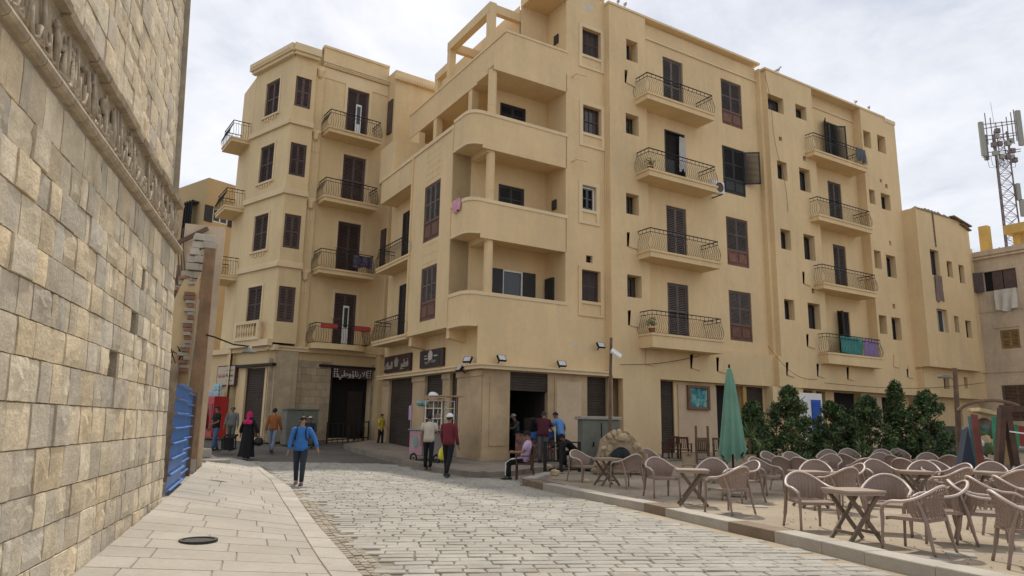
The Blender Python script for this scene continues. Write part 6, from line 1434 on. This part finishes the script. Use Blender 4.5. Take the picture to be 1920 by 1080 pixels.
def panel(name, label, cat, pts, m, th=.03):
    P = [FP(*p) for p in pts]; c = sum(P, Vector()) / len(P); c0_ = Vector((c.x, c.y, min(p.z for p in P))); nrm = (P[1] - P[0]).cross(P[2] - P[0]).normalized() * th
    t = thing(name, label, cat, c0_); mb = MB(); n = len(P); mb.add([p - c0_ for p in P] + [p - c0_ + nrm for p in P], [tuple(range(n)), tuple(range(2 * n - 1, n - 1, -1))] + [(i, n + i, n + (i + 1) % n, (i + 1) % n) for i in range(n)]); mb.build('panel', m, t); return t
panel('leaning_door', 'teal painted board leaning beside the junk stall', 'board', [(1815, 780, 19), (1826, 781, 19), (1838, 888, 18.6), (1826, 888, 18.6)], mat('board_teal', (.10, .17, .17), .7, .3, 3, .1))
panel('leaning_door', 'dark red painted board leaning beside the junk stall', 'board', [(1821, 776, 18.8), (1833, 778, 18.8), (1850, 892, 18.4), (1836, 892, 18.4)], mat('board_red', (.16, .045, .035), .7, .3, 3, .1))
panel('dark_tarpaulin', 'dark navy tarpaulin tent at the foot of the lamp pole', 'tarpaulin', [(1815, 800, 18.2), (1832, 890, 17.8), (1800, 890, 17.8)], mat('tarp_navy', (.025, .032, .05), .8), .3)
panel('green_drape', 'green fabric drape hanging from the junk stall roof', 'cloth', [(1860, 782, 18.5), (1876, 780, 18.5), (1873, 885, 18.5), (1866, 870, 18.5)], mat('drape_green', (.04, .24, .14), .8, .3, 6, .2))
panel('green_board', 'green board standing in the wooden frame of the junk stall', 'board', [(1892, 794, 17.5), (1909, 797, 17.5), (1913, 835, 17.5), (1902, 850, 17.5)], mat('board_green', (.03, .20, .10), .6))
panel('red_board', 'red board with white rail behind the wooden stall frame', 'board', [(1910, 798, 17.6), (1940, 802, 17.6), (1940, 840, 17.6), (1914, 836, 17.6)], mat('board_red2', (.22, .03, .03), .6))
panel('tan_board', 'tan board between the posts of the wooden stall frame', 'board', [(1879, 830, 17.7), (1890, 830, 17.7), (1896, 870, 17.7), (1880, 870, 17.7)], mat('board_tan', (.30, .22, .12), .8))
t = thing('junk_stall', 'low stall roof with cluttered shelves of junk beyond the terrace', 'stall', (FP(1845, 860, 19.2).x, 19.2, .13)); c = FP(1845, 860, 19.2)
a, b = FP(1825, 768, 19.2) - Vector((c.x, 19.2, .13)), FP(1880, 780, 19.2) - Vector((c.x, 19.2, .13)); mb = MB(); mb.bar(a, b, .5, .1); mb.build('roof_edge', mat('stall_roof', (.45, .36, .22), .9, .3, 3, .2), t)
for k in range(16):
    p = FP(RN.uniform(1836, 1866), RN.uniform(790, 850), 19.3) - Vector((c.x, 19.2, .13)); o = obj('junk_item', RN.choice(RK).copy(), t, p); o.data.materials[0] = RN.choice((MATS['stall_roof'], WHITEP, BRN, OLDWOOD, MATS['board_teal'], LEAF[1])); s = RN.uniform(.07, .2); o.scale = (s, s, s * 1.3)
t = thing('timber_stall', 'heavy brown wooden post frame of the stall beside the green board', 'frame', (FP(1885, 880, 17.2).x, 17.2, .13)); c = Vector((FP(1885, 880, 17.2).x, 17.2, .13))
for a, b, wd in (((1879, 765), (1872, 885), .16), ((1886, 768), (1906, 885), .16), ((1876, 765), (1960, 768), .12)): mb = MB(); mb.bar(FP(*a, 17.2) - c, FP(*b, 17.2) - c, wd, .14); mb.build('beam', mat('brown_beam', (.075, .042, .032), .8, .3, 4, .2), t)
mb = MB(); mb.bar(FP(1893, 809, 17.1) - c, FP(1960, 818, 17.1) - c, .03, .03); mb.build('white_rail', WHITEP, t)
mb = MB(); mb.tube([FP(1858 + 62 * math.sin(a_), 775 - 24 * math.cos(a_) , 19.6) - c for a_ in [-1.4 + .2 * k for k in range(15)]], .05, 6); mb.build('arched_hoop', OLDWOOD, t)
t = thing('spare_tyre', 'black tyre leaning at the foot of the wooden frame', 'tyre', FP(1912, 862, 16.8), rad(25)); mb = MB(); mb.T = Matrix.Rotation(rad(80), 4, 'X'); mb.tube([(.26 * math.cos(6.283 * i / 18), .26 * math.sin(6.283 * i / 18), 0) for i in range(18)], .1, 8, closed=True); mb.build('rubber', IRON, t, smooth=True); t.location.z = .45
a, b, c_, d = gp(985, 908, .02), gp(1050, 918, .02), gp(1060, 910, .1), gp(998, 897, .1)
mb = MB(); mb.add([a, b, c_, d] + [p + Vector((0, 0, .02)) for p in (a, b, c_, d)], [(3, 2, 1, 0), (4, 5, 6, 7), (0, 1, 5, 4), (1, 2, 6, 5), (2, 3, 7, 6), (3, 0, 4, 7)]); tag(mb.build('ramp_plate', mat('ramp_steel', (.05, .045, .04), .6, .2, 4, .1)), 'dark metal plate ramp against the terrace kerb', 'ramp')

# pebbles and litter scattered on the sandy terrace
mb = MB(); r = random.Random(21)
for k in range(700):
    y = r.uniform(7, 20); x = terl(y) + r.random() ** 1.6 * 9 + .1; q = r.uniform(.006, .022); z = tz(x, y) + q * .3
    mb.add([(x + q * r.uniform(.6, 1.3) * math.cos(a_), y + q * r.uniform(.6, 1.3) * math.sin(a_), z) for a_ in (0, 1.57, 3.14, 4.71)] + [(x, y, z + q * .8)], [(0, 1, 4), (1, 2, 4), (2, 3, 4), (3, 0, 4)])
o = mb.build('pebbles', mat('pebble', (.30, .24, .18), .95, .5, 20, 0)); o['kind'] = 'stuff'; o['label'] = 'small pebbles scattered over the sandy terrace'; o['category'] = 'pebbles'
mb = MB()
for k in range(26):
    y = r.uniform(7.5, 16); x = terl(y) + r.uniform(-.3, 4); q = r.uniform(.02, .05); z = tz(x, y) + .012 if x > terl(y) else hz(y) + .006; a_ = r.uniform(0, 6)
    mb.add([(x + q * math.cos(a_ + b_) * r.uniform(.6, 1.2), y + q * math.sin(a_ + b_), z + r.uniform(0, .02)) for b_ in (0, 1.4, 3, 4.6)], [(0, 1, 2, 3)])
o = mb.build('paper_litter', mat('paper', (.5, .46, .42), .9, .3, 9, 0)); o['kind'] = 'stuff'; o['label'] = 'pale scraps of paper litter along the terrace kerb'; o['category'] = 'litter'

# ================================================================== PEOPLE
SKIN = [mat('skin_a', (.36, .20, .13), .55, .08, 8, .05, 60), mat('skin_b', (.27, .145, .09), .55, .08, 8, .05, 60)]
HAIR = mat('hair_black', (.012, .010, .009), .6, .1, 9, .2, 90)
def skinned(name, verts, edges, radii, m, parent, root=0, sub=1):
    me = bpy.data.meshes.new(name); me.from_pydata([tuple(v) for v in verts], edges, []); me.materials.append(m)
    o = bpy.data.objects.new(name, me); COL.objects.link(o); o.parent = parent
    sk = o.modifiers.new('skin', 'SKIN'); sk.use_smooth_shade = True; sk.branch_smoothing = .3
    for i, r in enumerate(radii): d = me.skin_vertices[0].data[i]; d.radius = (r, r) if not isinstance(r, tuple) else r; d.use_root = (i == root)
    ss = o.modifiers.new('sub', 'SUBSURF'); ss.levels = ss.render_levels = sub
    return o
class Chain:
    def __init__(s): s.v = []; s.e = []; s.r = []
    def add(s, p, r, link=None):
        s.v.append(Vector(p)); s.r.append(r)
        if link is not None: s.e.append((link, len(s.v) - 1))
        return len(s.v) - 1
def person(label, loc, rz, h, shirt, pants, shoes, LL=(0, 0), RL=(0, 0), LA=(5, 8, 10), RA=(5, 8, 10), lean=0, yaw=0, nod=0, sleeve='long', hair=HAIR, cap=None, skin=0, sit=None, hem=.0, robe=None, veil=None, face_=True, stout=1.0, group='people in the street'):
    s = h / 1.75; t = thing('person', label, 'person', loc, rad(rz)); X = lambda x, y, z: Vector((x, y, z)) * s
    ln = rad(lean); up = Vector((0, -math.sin(ln), math.cos(ln))); fwd = Vector((0, -math.cos(ln), -math.sin(ln)))
    legs = []
    for sx, (th, kn) in ((1, LL), (-1, RL)):
        a, b = rad(th), rad(th - kn); hip = Vector((sx * .09 * s, 0, -.03 * s)); knee = hip + Vector((sx * .01, -math.sin(a), -math.cos(a))) * .43 * s; ank = knee + Vector((0, -math.sin(b), -math.cos(b))) * .41 * s; legs.append([hip, knee, ank, b])
    low = min(l[2].z for l in legs); pz = (.075 * s - low) if sit is None else sit
    P = Vector((0, 0, pz))
    for l in legs:
        for i in range(3): l[i] = l[i] + P
    spine = [P, P + up * .16 * s, P + up * .32 * s, P + up * .46 * s]; neck = P + up * .53 * s + fwd * .01 * s
    yw = rad(yaw); nd = rad(nod) + ln * .5; hf = Vector((math.sin(yw), -math.cos(yw), 0)) * math.cos(nd) + Vector((0, 0, -math.sin(nd))); hu = (Vector((0, 0, 1)) - hf * hf.z).normalized(); hr = hf.cross(hu)
    hb = neck + up * .05 * s; hc = hb + hu * .095 * s + hf * .02 * s
    arms = []
    for sx, (fl, ab, el) in ((1, LA), (-1, RA)):
        f, A, e_ = rad(fl), rad(ab), rad(el); sh = P + up * .455 * s + Vector((sx * .185 * s, 0, 0))
        d1 = Vector((sx * math.sin(A), -math.sin(f) * math.cos(A), -math.cos(f) * math.cos(A))); d2 = Vector((sx * math.sin(A) * .6, -math.sin(f + e_) * math.cos(A * .6), -math.cos(f + e_) * math.cos(A * .6))).normalized()
        el_ = sh + d1 * .285 * s; wr = el_ + d2 * .25 * s; arms.append((sh, el_, wr, d2, sx))
    # body: one continuous skin
    c = Chain(); k = stout
    a0 = c.add(spine[0], .09 * s); a1 = c.add(spine[1], .085 * s, a0); a2 = c.add(spine[2], .09 * s, a1); a3 = c.add(spine[3], .065 * s, a2); n_ = c.add(neck, .052 * s, a3); j = c.add(hb + hf * .012 * s, .06 * s, n_); h1 = c.add(hc, .09 * s, j); h2 = c.add(hc + hu * .065 * s - hf * .015 * s, .066 * s, h1); c.add(hc + hf * .09 * s - hu * .012 * s, .014 * s, h1)
    for sh, el_, wr, d2, sx in arms:
        b0 = c.add(sh, .048 * s, a3); b1 = c.add(el_, .038 * s, b0); b2 = c.add(wr, .027 * s, b1); pm_ = wr + d2 * .055 * s; b3 = c.add(pm_, .032 * s, b2)
        lat = d2.cross(Vector((sx, 0, 0))); lat = lat.normalized() if lat.length > .1 else Vector((0, 1, 0)); inn = d2.cross(lat).normalized() * sx
        for q, ln_ in zip((-1.5, -.5, .5, 1.5), (.055, .068, .072, .062)):
            f1 = c.add(pm_ + d2 * .045 * s + lat * q * .017 * s, .0095 * s, b3); c.add(pm_ + d2 * (.045 + ln_) * s + lat * q * .019 * s + inn * .014 * s, .0075 * s, f1)
        f1 = c.add(wr + d2 * .05 * s + lat * .042 * s, .0105 * s, b2); c.add(wr + d2 * .09 * s + lat * .055 * s + inn * .008, .008 * s, f1)
    for hip, knee, ank, b in legs:
        g0 = c.add(hip, .07 * s, a0); g1 = c.add(knee, .05 * s, g0); c.add(hip.lerp(knee, .0), .0, None) if False else None; g2 = c.add(ank, .036 * s, g1); c.add(ank + Vector((0, -.12 * s, -.035 * s)), .03 * s, g2)
    skinned('body', c.v, c.e, c.r, SKIN[skin], t)
    # clothing
    if robe is None:
        def loft(mb, rings, n=18):
            vs = []
            for p, rx, ry in rings:
                for i in range(n):
                    a = 6.283 * i / n; wv = 1 + .055 * noise.noise(Vector((math.cos(a) * 2.2, math.sin(a) * 2.2, p.z * 7)))
                    vs.append(p + Vector((1, 0, 0)) * rx * s * k * wv * math.cos(a) - fwd * ry * s * k * wv * math.sin(a))
            mb.add(vs, [((q + 1) * n + i, q * n + i, q * n + (i + 1) % n, (q + 1) * n + (i + 1) % n) for q in range(len(rings) - 1) for i in range(n)] + [tuple(range(n - 1, -1, -1))])
        mb = MB()
        loft(mb, [(spine[0] - up * (.06 + hem) * s, .182, .132), (spine[0] + up * .04 * s, .172, .128), (spine[1], .165, .120), (spine[2], .185, .125), (spine[3] - up * .04 * s, .195, .112), (spine[3] + up * .015 * s, .175, .09), (spine[3] + up * .05 * s, .115, .075), (spine[3] + up * .075 * s, .064, .062)])
        for sh, el_, wr, d2, sx in arms:
            st_ = sh - Vector((sx * .045 * s, 0, -.012 * s)); m1 = sh.lerp(el_, .35)
            if sleeve == 'long': mb.tube([st_, sh, m1, el_.lerp(sh, .12), el_.lerp(wr, .15), el_.lerp(wr, .6), el_.lerp(wr, .95)], [.06 * s, .072 * s, .066 * s, .056 * s, .054 * s, .048 * s, .042 * s], 12)
            else: mb.tube([st_, sh, m1, sh.lerp(el_, .72)], [.06 * s, .072 * s, .070 * s, .068 * s], 12)
        mb.build('shirt', shirt, t, smooth=True)
        mb = MB(); loft(mb, [(spine[0] - up * .10 * s, .150, .10), (spine[0] - up * .06 * s, .172, .122), (spine[0], .168, .12), (spine[0] + up * .06 * s, .155, .11)])
        for hip, knee, ank, b_ in legs:
            mb.tube([hip + Vector((0, 0, .0)), hip.lerp(knee, .12), hip.lerp(knee, .5), knee.lerp(hip, .1), knee.lerp(ank, .12), knee.lerp(ank, .55), knee.lerp(ank, .98)], [.088 * s * k, .096 * s * k, .086 * s * k, .071 * s, .068 * s, .061 * s, .053 * s], 12)
        mb.build('trousers', pants, t, smooth=True)
    else:
        mb = MB(); n = 26; rings = [(spine[3] + up * .02 * s, .10), (spine[3] - up * .06 * s, .185), (spine[2], .19), (spine[1], .19), (spine[0], .22), (Vector((0, .0, pz * .6)), .25), (Vector((0, .01, pz * .3)), .27), (Vector((0, .02, .05)), .31)]; vs = []
        for q, (p, r) in enumerate(rings):
            for i in range(n): a = 6.283 * i / n; f = 1 + .02 * q * math.cos(7 * a + q * .3); vs.append((p.x + r * s * f * math.cos(a), p.y + r * s * .72 * f * math.sin(a), p.z))
        mb.add(vs, [((q + 1) * n + i, (q + 1) * n + (i + 1) % n, q * n + (i + 1) % n, q * n + i) for q in range(len(rings) - 1) for i in range(n)]); mb.build('robe', robe, t, smooth=True)
        c = Chain(); a3 = c.add(spine[3], .11 * s)
        for sh, el_, wr, d2, sx in arms: b0 = c.add(sh, .075 * s, a3); b1 = c.add(el_, .07 * s, b0); c.add(el_.lerp(wr, .95), .075 * s, b1)
        skinned('sleeves', c.v, c.e, c.r, robe, t)
    for hip, knee, ank, b_ in legs:
        mb = MB(); R = Matrix.Translation(ank) @ Matrix.Rotation(max(-.5, min(.6, -b_ * .6)), 4, 'X'); mb.T = R
        mb.tube([(0, .055 * s, -.015 * s), (0, .05 * s, -.04 * s), (0, -.03 * s, -.038 * s), (0, -.11 * s, -.045 * s), (0, -.175 * s, -.05 * s), (0, -.19 * s, -.052 * s)], [.03 * s, .043 * s, .046 * s, .044 * s, .033 * s, .015 * s], 10)
        sh_ = mb.build('shoe', shoes, t, smooth=True); mb = MB(); mb.T = R; mb.prism([(-.042 * s, -.17 * s), (.042 * s, -.17 * s), (.045 * s, .06 * s), (-.045 * s, .06 * s)], -.085 * s, -.068 * s); mb.build('sole', mat('sole', (.18, .17, .16), .8), sh_)
    HM = Matrix((( -hr.x, -hf.x, hu.x), (-hr.y, -hf.y, hu.y), (-hr.z, -hf.z, hu.z))).to_4x4()     # local head axes: x side, y back, z up
    HM = Matrix.Translation(hc) @ HM
    def shell(name, m, r, zmin, back, wob=.03, brim=False):
        mb = MB(); mb.T = HM; n = 16; vs = []; rows = 7
        for q in range(rows + 1):
            for i in range(n):
                a = 6.283 * i / n; fr = (1 - math.sin(a)) / 2      # 1 in front (y = -1), 0 at the back
                lo = zmin + (back - zmin) * (1 - fr); ph = math.pi / 2 * (1 - q / rows) + lo * (q / rows); w_ = 1 + wob * noise.noise(Vector((math.cos(a) * 3, math.sin(a) * 3, q)))
                vs.append((r * s * math.cos(ph) * math.cos(a) * w_ * .93, r * s * math.cos(ph) * math.sin(a) * w_ * 1.08 + .008 * s, r * s * math.sin(ph) * w_ * 1.12 + .012 * s))
        mb.add(vs, [((q + 1) * n + i, (q + 1) * n + (i + 1) % n, q * n + (i + 1) % n, q * n + i) for q in range(rows) for i in range(n)]); o = mb.build(name, m, t, smooth=True)
        if brim: mb = MB(); mb.T = HM; mb.prism([(-.075 * s, -.07 * s), (-.05 * s, -.17 * s), (.05 * s, -.17 * s), (.075 * s, -.07 * s)], .055 * s, .066 * s); mb.build('brim', m, o)
        return o
    if veil is None:
        if hair: shell('hair', hair, .099, .5, -.6, .09)
        if cap: shell('cap', cap[0], .112, .38, .05, .01, cap[1])
    else:
        mb = MB(); n = 22; vs = []; pr = [(hc + hu * .125 * s, .03), (hc + hu * .1 * s, .085), (hc + hu * .03 * s, .112), (hc - hu * .06 * s, .108), (neck + up * .0, .10), (spine[3] + up * .0, .17), (spine[3] - up * .08 * s, .205), (spine[3] - up * .14 * s, .19)]
        for q, (p, r) in enumerate(pr):
            for i in range(n): a = 6.283 * i / n; f = 1 + .025 * q * math.cos(5 * a + q); vs.append((p.x + r * s * f * math.cos(a), p.y + (.012 if q < 4 else .02) + r * s * f * .92 * math.sin(a), p.z))
        mb.add(vs, [((q + 1) * n + i, (q + 1) * n + (i + 1) % n, q * n + (i + 1) % n, q * n + i) for q in range(len(pr) - 1) for i in range(n)]); mb.build('headscarf', veil, t, smooth=True)
    if face_:
        for sx in (-1, 1):
            mb = MB(); mb.T = HM; mb.lathe([(.001, -.008 * s), (.009 * s, -.004 * s), (.009 * s, .004 * s), (.001, .008 * s)], 8, (sx * .032 * s, -.083 * s, .012 * s)); mb.build('eye', HAIR, t)
            mb = MB(); mb.T = HM; mb.box(sx * .032 * s - .017 * s, sx * .032 * s + .017 * s, -.088 * s, -.078 * s, .028 * s, .035 * s); mb.build('eyebrow', HAIR, t)
            mb = MB(); mb.T = HM; mb.lathe([(.004 * s, -.03 * s), (.016 * s, -.012 * s), (.018 * s, .012 * s), (.006 * s, .028 * s)], 8, (sx * .084 * s, .008 * s, -.005 * s)); mb.build('ear', SKIN[skin], t, smooth=True)
        mb = MB(); mb.T = HM; mb.box(-.022 * s, .022 * s, -.079 * s, -.07 * s, -.052 * s, -.045 * s); mb.build('mouth', mat('lips', (.22, .09, .07), .5), t)
    t['group'] = group
    return t, arms, spine, s
def cl(n, c): return mat('fabric_' + n, c, .9, .12, 5, .15, 70)
BLK, JEAN, GREYC = cl('black', (.013, .013, .015)), cl('denim', (.045, .065, .10)), cl('grey', (.10, .10, .105))
BSH = mat('shoe_black', (.015, .014, .014), .5)
# boy in blue walking towards the camera
t, arms, sp, s = person('boy in a bright blue jumper and dark jeans walking on the cobbles', gp(559, 909), 8, 1.64, cl('blue', (.045, .17, .47)), cl('jean_dark', (.03, .038, .055)), mat('shoe_mix', (.20, .13, .12), .6, .8, 14, 0), LL=(14, 4), RL=(-10, 10), LA=(6, 34, 12), RA=(4, 14, 8), yaw=38, hem=.02)
mb = MB(); mb.bbox(-.15, .15, .13, .27, sp[1].z - .02, sp[3].z + .04, .04); mb.build('backpack', BLK, t)
for sx in (-1, 1): mb = MB(); mb.tube([(sx * .1, .14, sp[3].z + .02), (sx * .105, .0, sp[3].z + .085), (sx * .11, -.14, sp[3].z - .05), (sx * .125, -.15, sp[2].z - .06), (sx * .15, .02, sp[1].z)], .017, 6); mb.build('strap', BLK, t)
# two men by the cart
person('man in a pale T-shirt and black trousers facing the vendor cart', gp(802, 881), 172, 1.80, cl('pale', (.50, .45, .37)), BLK, mat('sandal', (.22, .13, .09), .7), LL=(4, 2), RL=(-4, 3), LA=(-4, 10, 14), RA=(14, 12, 70), sleeve='short', hem=.03, skin=1)
t, arms, sp, s = person('man in a maroon jumper and white skullcap carrying a yellow bag', gp(839, 895), 158, 1.80, cl('maroon', (.14, .022, .03)), BLK, BSH, LL=(10, 4), RL=(-14, 12), LA=(16, 14, 18), RA=(4, 8, 16), cap=(cl('white', (.68, .67, .66)), False), skin=1, face_=True)
ha = arms[0][2] + arms[0][3] * .08
bg_ = thing('shopping_bag', 'bright yellow plastic bag held by the man in maroon', 'bag', t.matrix_basis @ ha); bg_.rotation_euler = t.rotation_euler
mb = MB(); n = 16; vs = []
for q, (z, r) in enumerate(((.02, .02), (-.06, .05), (-.14, .11), (-.28, .14), (-.38, .13), (-.42, .06))):
    for i in range(n): a = 6.283 * i / n; f = 1 + .12 * noise.noise(Vector((math.cos(a) * 2, math.sin(a) * 2, z * 9))); vs.append((r * f * math.cos(a) * 1.05, r * f * .6 * math.sin(a), z))
mb.add(vs, [((q + 1) * n + i, (q + 1) * n + (i + 1) % n, q * n + (i + 1) % n, q * n + i) for q in range(5) for i in range(n)]); mb.build('bag', mat('plastic_yellow', (.62, .56, .05), .4, .15, 6, .2, 30), bg_, smooth=True)
# seated man with phone
sp_ = gp(978, 900, .0); ct = thing('seated_chair', 'brown wooden chair under the seated man in lilac', 'chair', (sp_.x + .06, sp_.y, .0), rad(-95))
for nm, a in (('seat', (-.24, .24, -.22, .24, .42, .46)),): mb = MB(); mb.bbox(*a, .01); mb.build(nm, DARKWOOD, ct)
for sx in (-1, 1):
    mb = MB(); mb.bar((sx * .22, -.2, 0), (sx * .22, -.2, .64), .035); mb.build('leg', DARKWOOD, ct); mb = MB(); mb.bar((sx * .22, .3, 0), (sx * .22, .22, .45), .035); mb.bar((sx * .22, .22, .45), (sx * .22, .3, .88), .035); mb.build('leg', DARKWOOD, ct); mb = MB(); mb.bar((sx * .23, -.22, .65), (sx * .23, .27, .66), .045, .03); mb.build('armrest', DARKWOOD, ct)
for z in (.6, .72, .84): mb = MB(); mb.bar((-.22, .27, z), (.22, .27, z), .02, .07); mb.build('back_rail', DARKWOOD, ct)
t, arms, sp, s = person('man in a lilac T-shirt and black cap sitting with a phone', (sp_.x + .06, sp_.y, 0), -95, 1.74, cl('lilac', (.50, .36, .52)), BLK, BSH, LL=(84, 88), RL=(78, 70), LA=(28, 6, 62), RA=(22, 8, 70), sleeve='short', lean=-14, nod=26, cap=(BLK, True), sit=.56, skin=1)
for sx in (-1, 1): mb = MB(); mb.tube([(sx * .185, -.06, .60), (sx * .185, -.36, .56), (sx * .17, -.50, .46), (sx * .155, -.5, .12)], .013, 5); mb.build('trouser_stripe', WHITEP, t)
q = t.matrix_basis @ (arms[1][2] + arms[1][3] * .1); ph_ = thing('mobile_phone', 'mobile phone in the hands of the seated man', 'phone', q, rad(-95)); mb = MB(); mb.T = Matrix.Rotation(rad(-50), 4, 'X'); mb.bbox(-.035, .035, -.006, .006, -.07, .07, .003); mb.build('case', BSH, ph_)
# men at the coffee counter
def KG(x, y): p = KF.W(x, y, 0); return Vector((p.x, p.y, .125 + hz(p.y)))
person('heavy man in a maroon T-shirt leaning over the blue counter', KG(KF.P(1018, 820, -1.35)[0], -1.35), 170, 1.80, cl('plum', (.075, .016, .028)), GREYC, BSH, LL=(-4, 2), RL=(-2, 2), LA=(48, 18, 20), RA=(30, 10, 40), sleeve='short', lean=14, nod=15, hair=mat('hair_short', (.05, .035, .03), .8), hem=.03, stout=1.14, skin=1)
person('man in a blue T-shirt and black trousers standing beside the counter', KG(KF.P(1052, 820, -1.35)[0], -1.35), 238, 1.78, cl('sky', (.12, .27, .55)), BLK, BSH, LL=(6, 6), RL=(-6, 4), LA=(36, 6, 50), RA=(-24, 30, 50), sleeve='short', lean=14, nod=25, hem=.04, skin=1)
person('man in black hooded top crouched on a seat behind the railing', (gp(1078, 872, .13).x, gp(1078, 872, .13).y, .14), -70, 1.72, BLK, BLK, BSH, LL=(86, 90), RL=(80, 80), LA=(50, 12, 30), RA=(56, 10, 30), lean=48, nod=10, cap=(BLK, True), sit=.52, skin=1)
person('man in a pale camouflage cap working inside the dark shop', (KF.W(1.75, .5, 0).x, KF.W(1.75, .5, 0).y, .2), -60, 1.72, cl('drab', (.06, .06, .05)), BLK, BSH, LA=(40, 8, 50), RA=(40, 8, 50), lean=8, nod=20, cap=(cl('camo', (.30, .28, .20)), True), skin=1)
# people up the street
t, arms, sp, s = person('woman in a black robe and bright pink headscarf walking away', gp(461, 859), 168, 1.66, BLK, BLK, BSH, LL=(6, 4), RL=(-6, 6), LA=(0, 22, 12), RA=(2, 26, 14), robe=cl('abaya', (.011, .011, .012)), veil=cl('pink', (.46, .022, .105)), hair=None, face_=False)
q = t.matrix_basis @ (arms[1][2] + arms[1][3] * .12); hb_ = thing('handbag', 'round black handbag carried by the woman in the pink headscarf', 'handbag', q); mb = MB(); mb.lathe([(.03, -.32), (.15, -.28), (.17, -.16), (.12, -.05), (.03, -.02)], 14); mb.tube([(-.1, 0, -.06), (-.06, 0, .03), (.06, 0, .03), (.1, 0, -.06)], .01, 5); mb.build('bag', BSH, hb_, smooth=True)
person('man in an orange hooded top and pale jeans walking away', gp(509, 849), 176, 1.74, cl('orange', (.27, .095, .03)), cl('jean_pale', (.17, .21, .27)), BSH, LL=(12, 4), RL=(-12, 12), LA=(-6, 12, 12), RA=(10, 12, 16))
person('grey-haired man in a grey shirt walking beside the red fridge', gp(431, 838), 6, 1.72, cl('greyshirt', (.15, .16, .15)), cl('greypants', (.11, .11, .10)), BSH, LL=(12, 4), RL=(-10, 10), LA=(4, 12, 20), RA=(4, 12, 16), hair=mat('hair_grey', (.22, .2, .19), .8), skin=1)
person('man in a black T-shirt and blue jeans half hidden by the pier', gp(401, 845), -40, 1.76, BLK, cl('jean_mid', (.07, .12, .22)), BSH, LL=(10, 6), RL=(-8, 6), LA=(10, 8, 60), RA=(6, 8, 20), sleeve='short', skin=1)
person('child in a yellow waistcoat standing at the pilaster by the alley', gp(713, 836), 60, 1.42, cl('yellow', (.55, .42, .03)), BLK, mat('shoe_white', (.6, .6, .6)), LL=(4, 2), RL=(-6, 4), LA=(12, 8, 30), RA=(8, 8, 30), sleeve='short')
person('seated man in a dark jacket and pale cap behind the boy', (gp(578, 838).x, gp(578, 838).y, gp(578, 838).z), 20, 1.72, cl('jacket', (.035, .035, .04)), GREYC, BSH, LL=(84, 84), RL=(84, 84), LA=(20, 10, 50), RA=(20, 10, 50), lean=8, cap=(cl('palecap', (.45, .42, .38)), True), sit=.52, skin=1)
q = gp(578, 838); ct = thing('wall_stool', 'low dark stool under the seated man in the dark jacket', 'stool', (q.x, q.y, q.z)); mb = MB(); mb.bbox(-.2, .2, -.18, .2, .38, .42, .01); mb.build('seat', IRON, ct)
for sx in (-1, 1):
    for sy in (-1, 1): mb = MB(); mb.bar((sx * .17, sy * .16, 0), (sx * .15, sy * .14, .38), .035); mb.build('leg', IRON, ct)
q = gp(1078, 872, .13); ct = thing('bench_stool', 'dark stool under the crouched man in black behind the railing', 'stool', (q.x, q.y, .13)); mb = MB(); mb.bbox(-.2, .2, -.18, .2, .38, .42, .01); mb.build('seat', IRON, ct)
for sx in (-1, 1):
    for sy in (-1, 1): mb = MB(); mb.bar((sx * .17, sy * .16, 0), (sx * .15, sy * .14, .38), .035); mb.build('leg', IRON, ct)
q = atd(1758, 830, 27); person('person in a blue jacket standing between the evergreens and the car', (q.x, q.y, .26), 20, 1.6, cl('bluejacket', (.05, .13, .34)), JEAN, BSH, LA=(10, 10, 30), RA=(10, 10, 30))
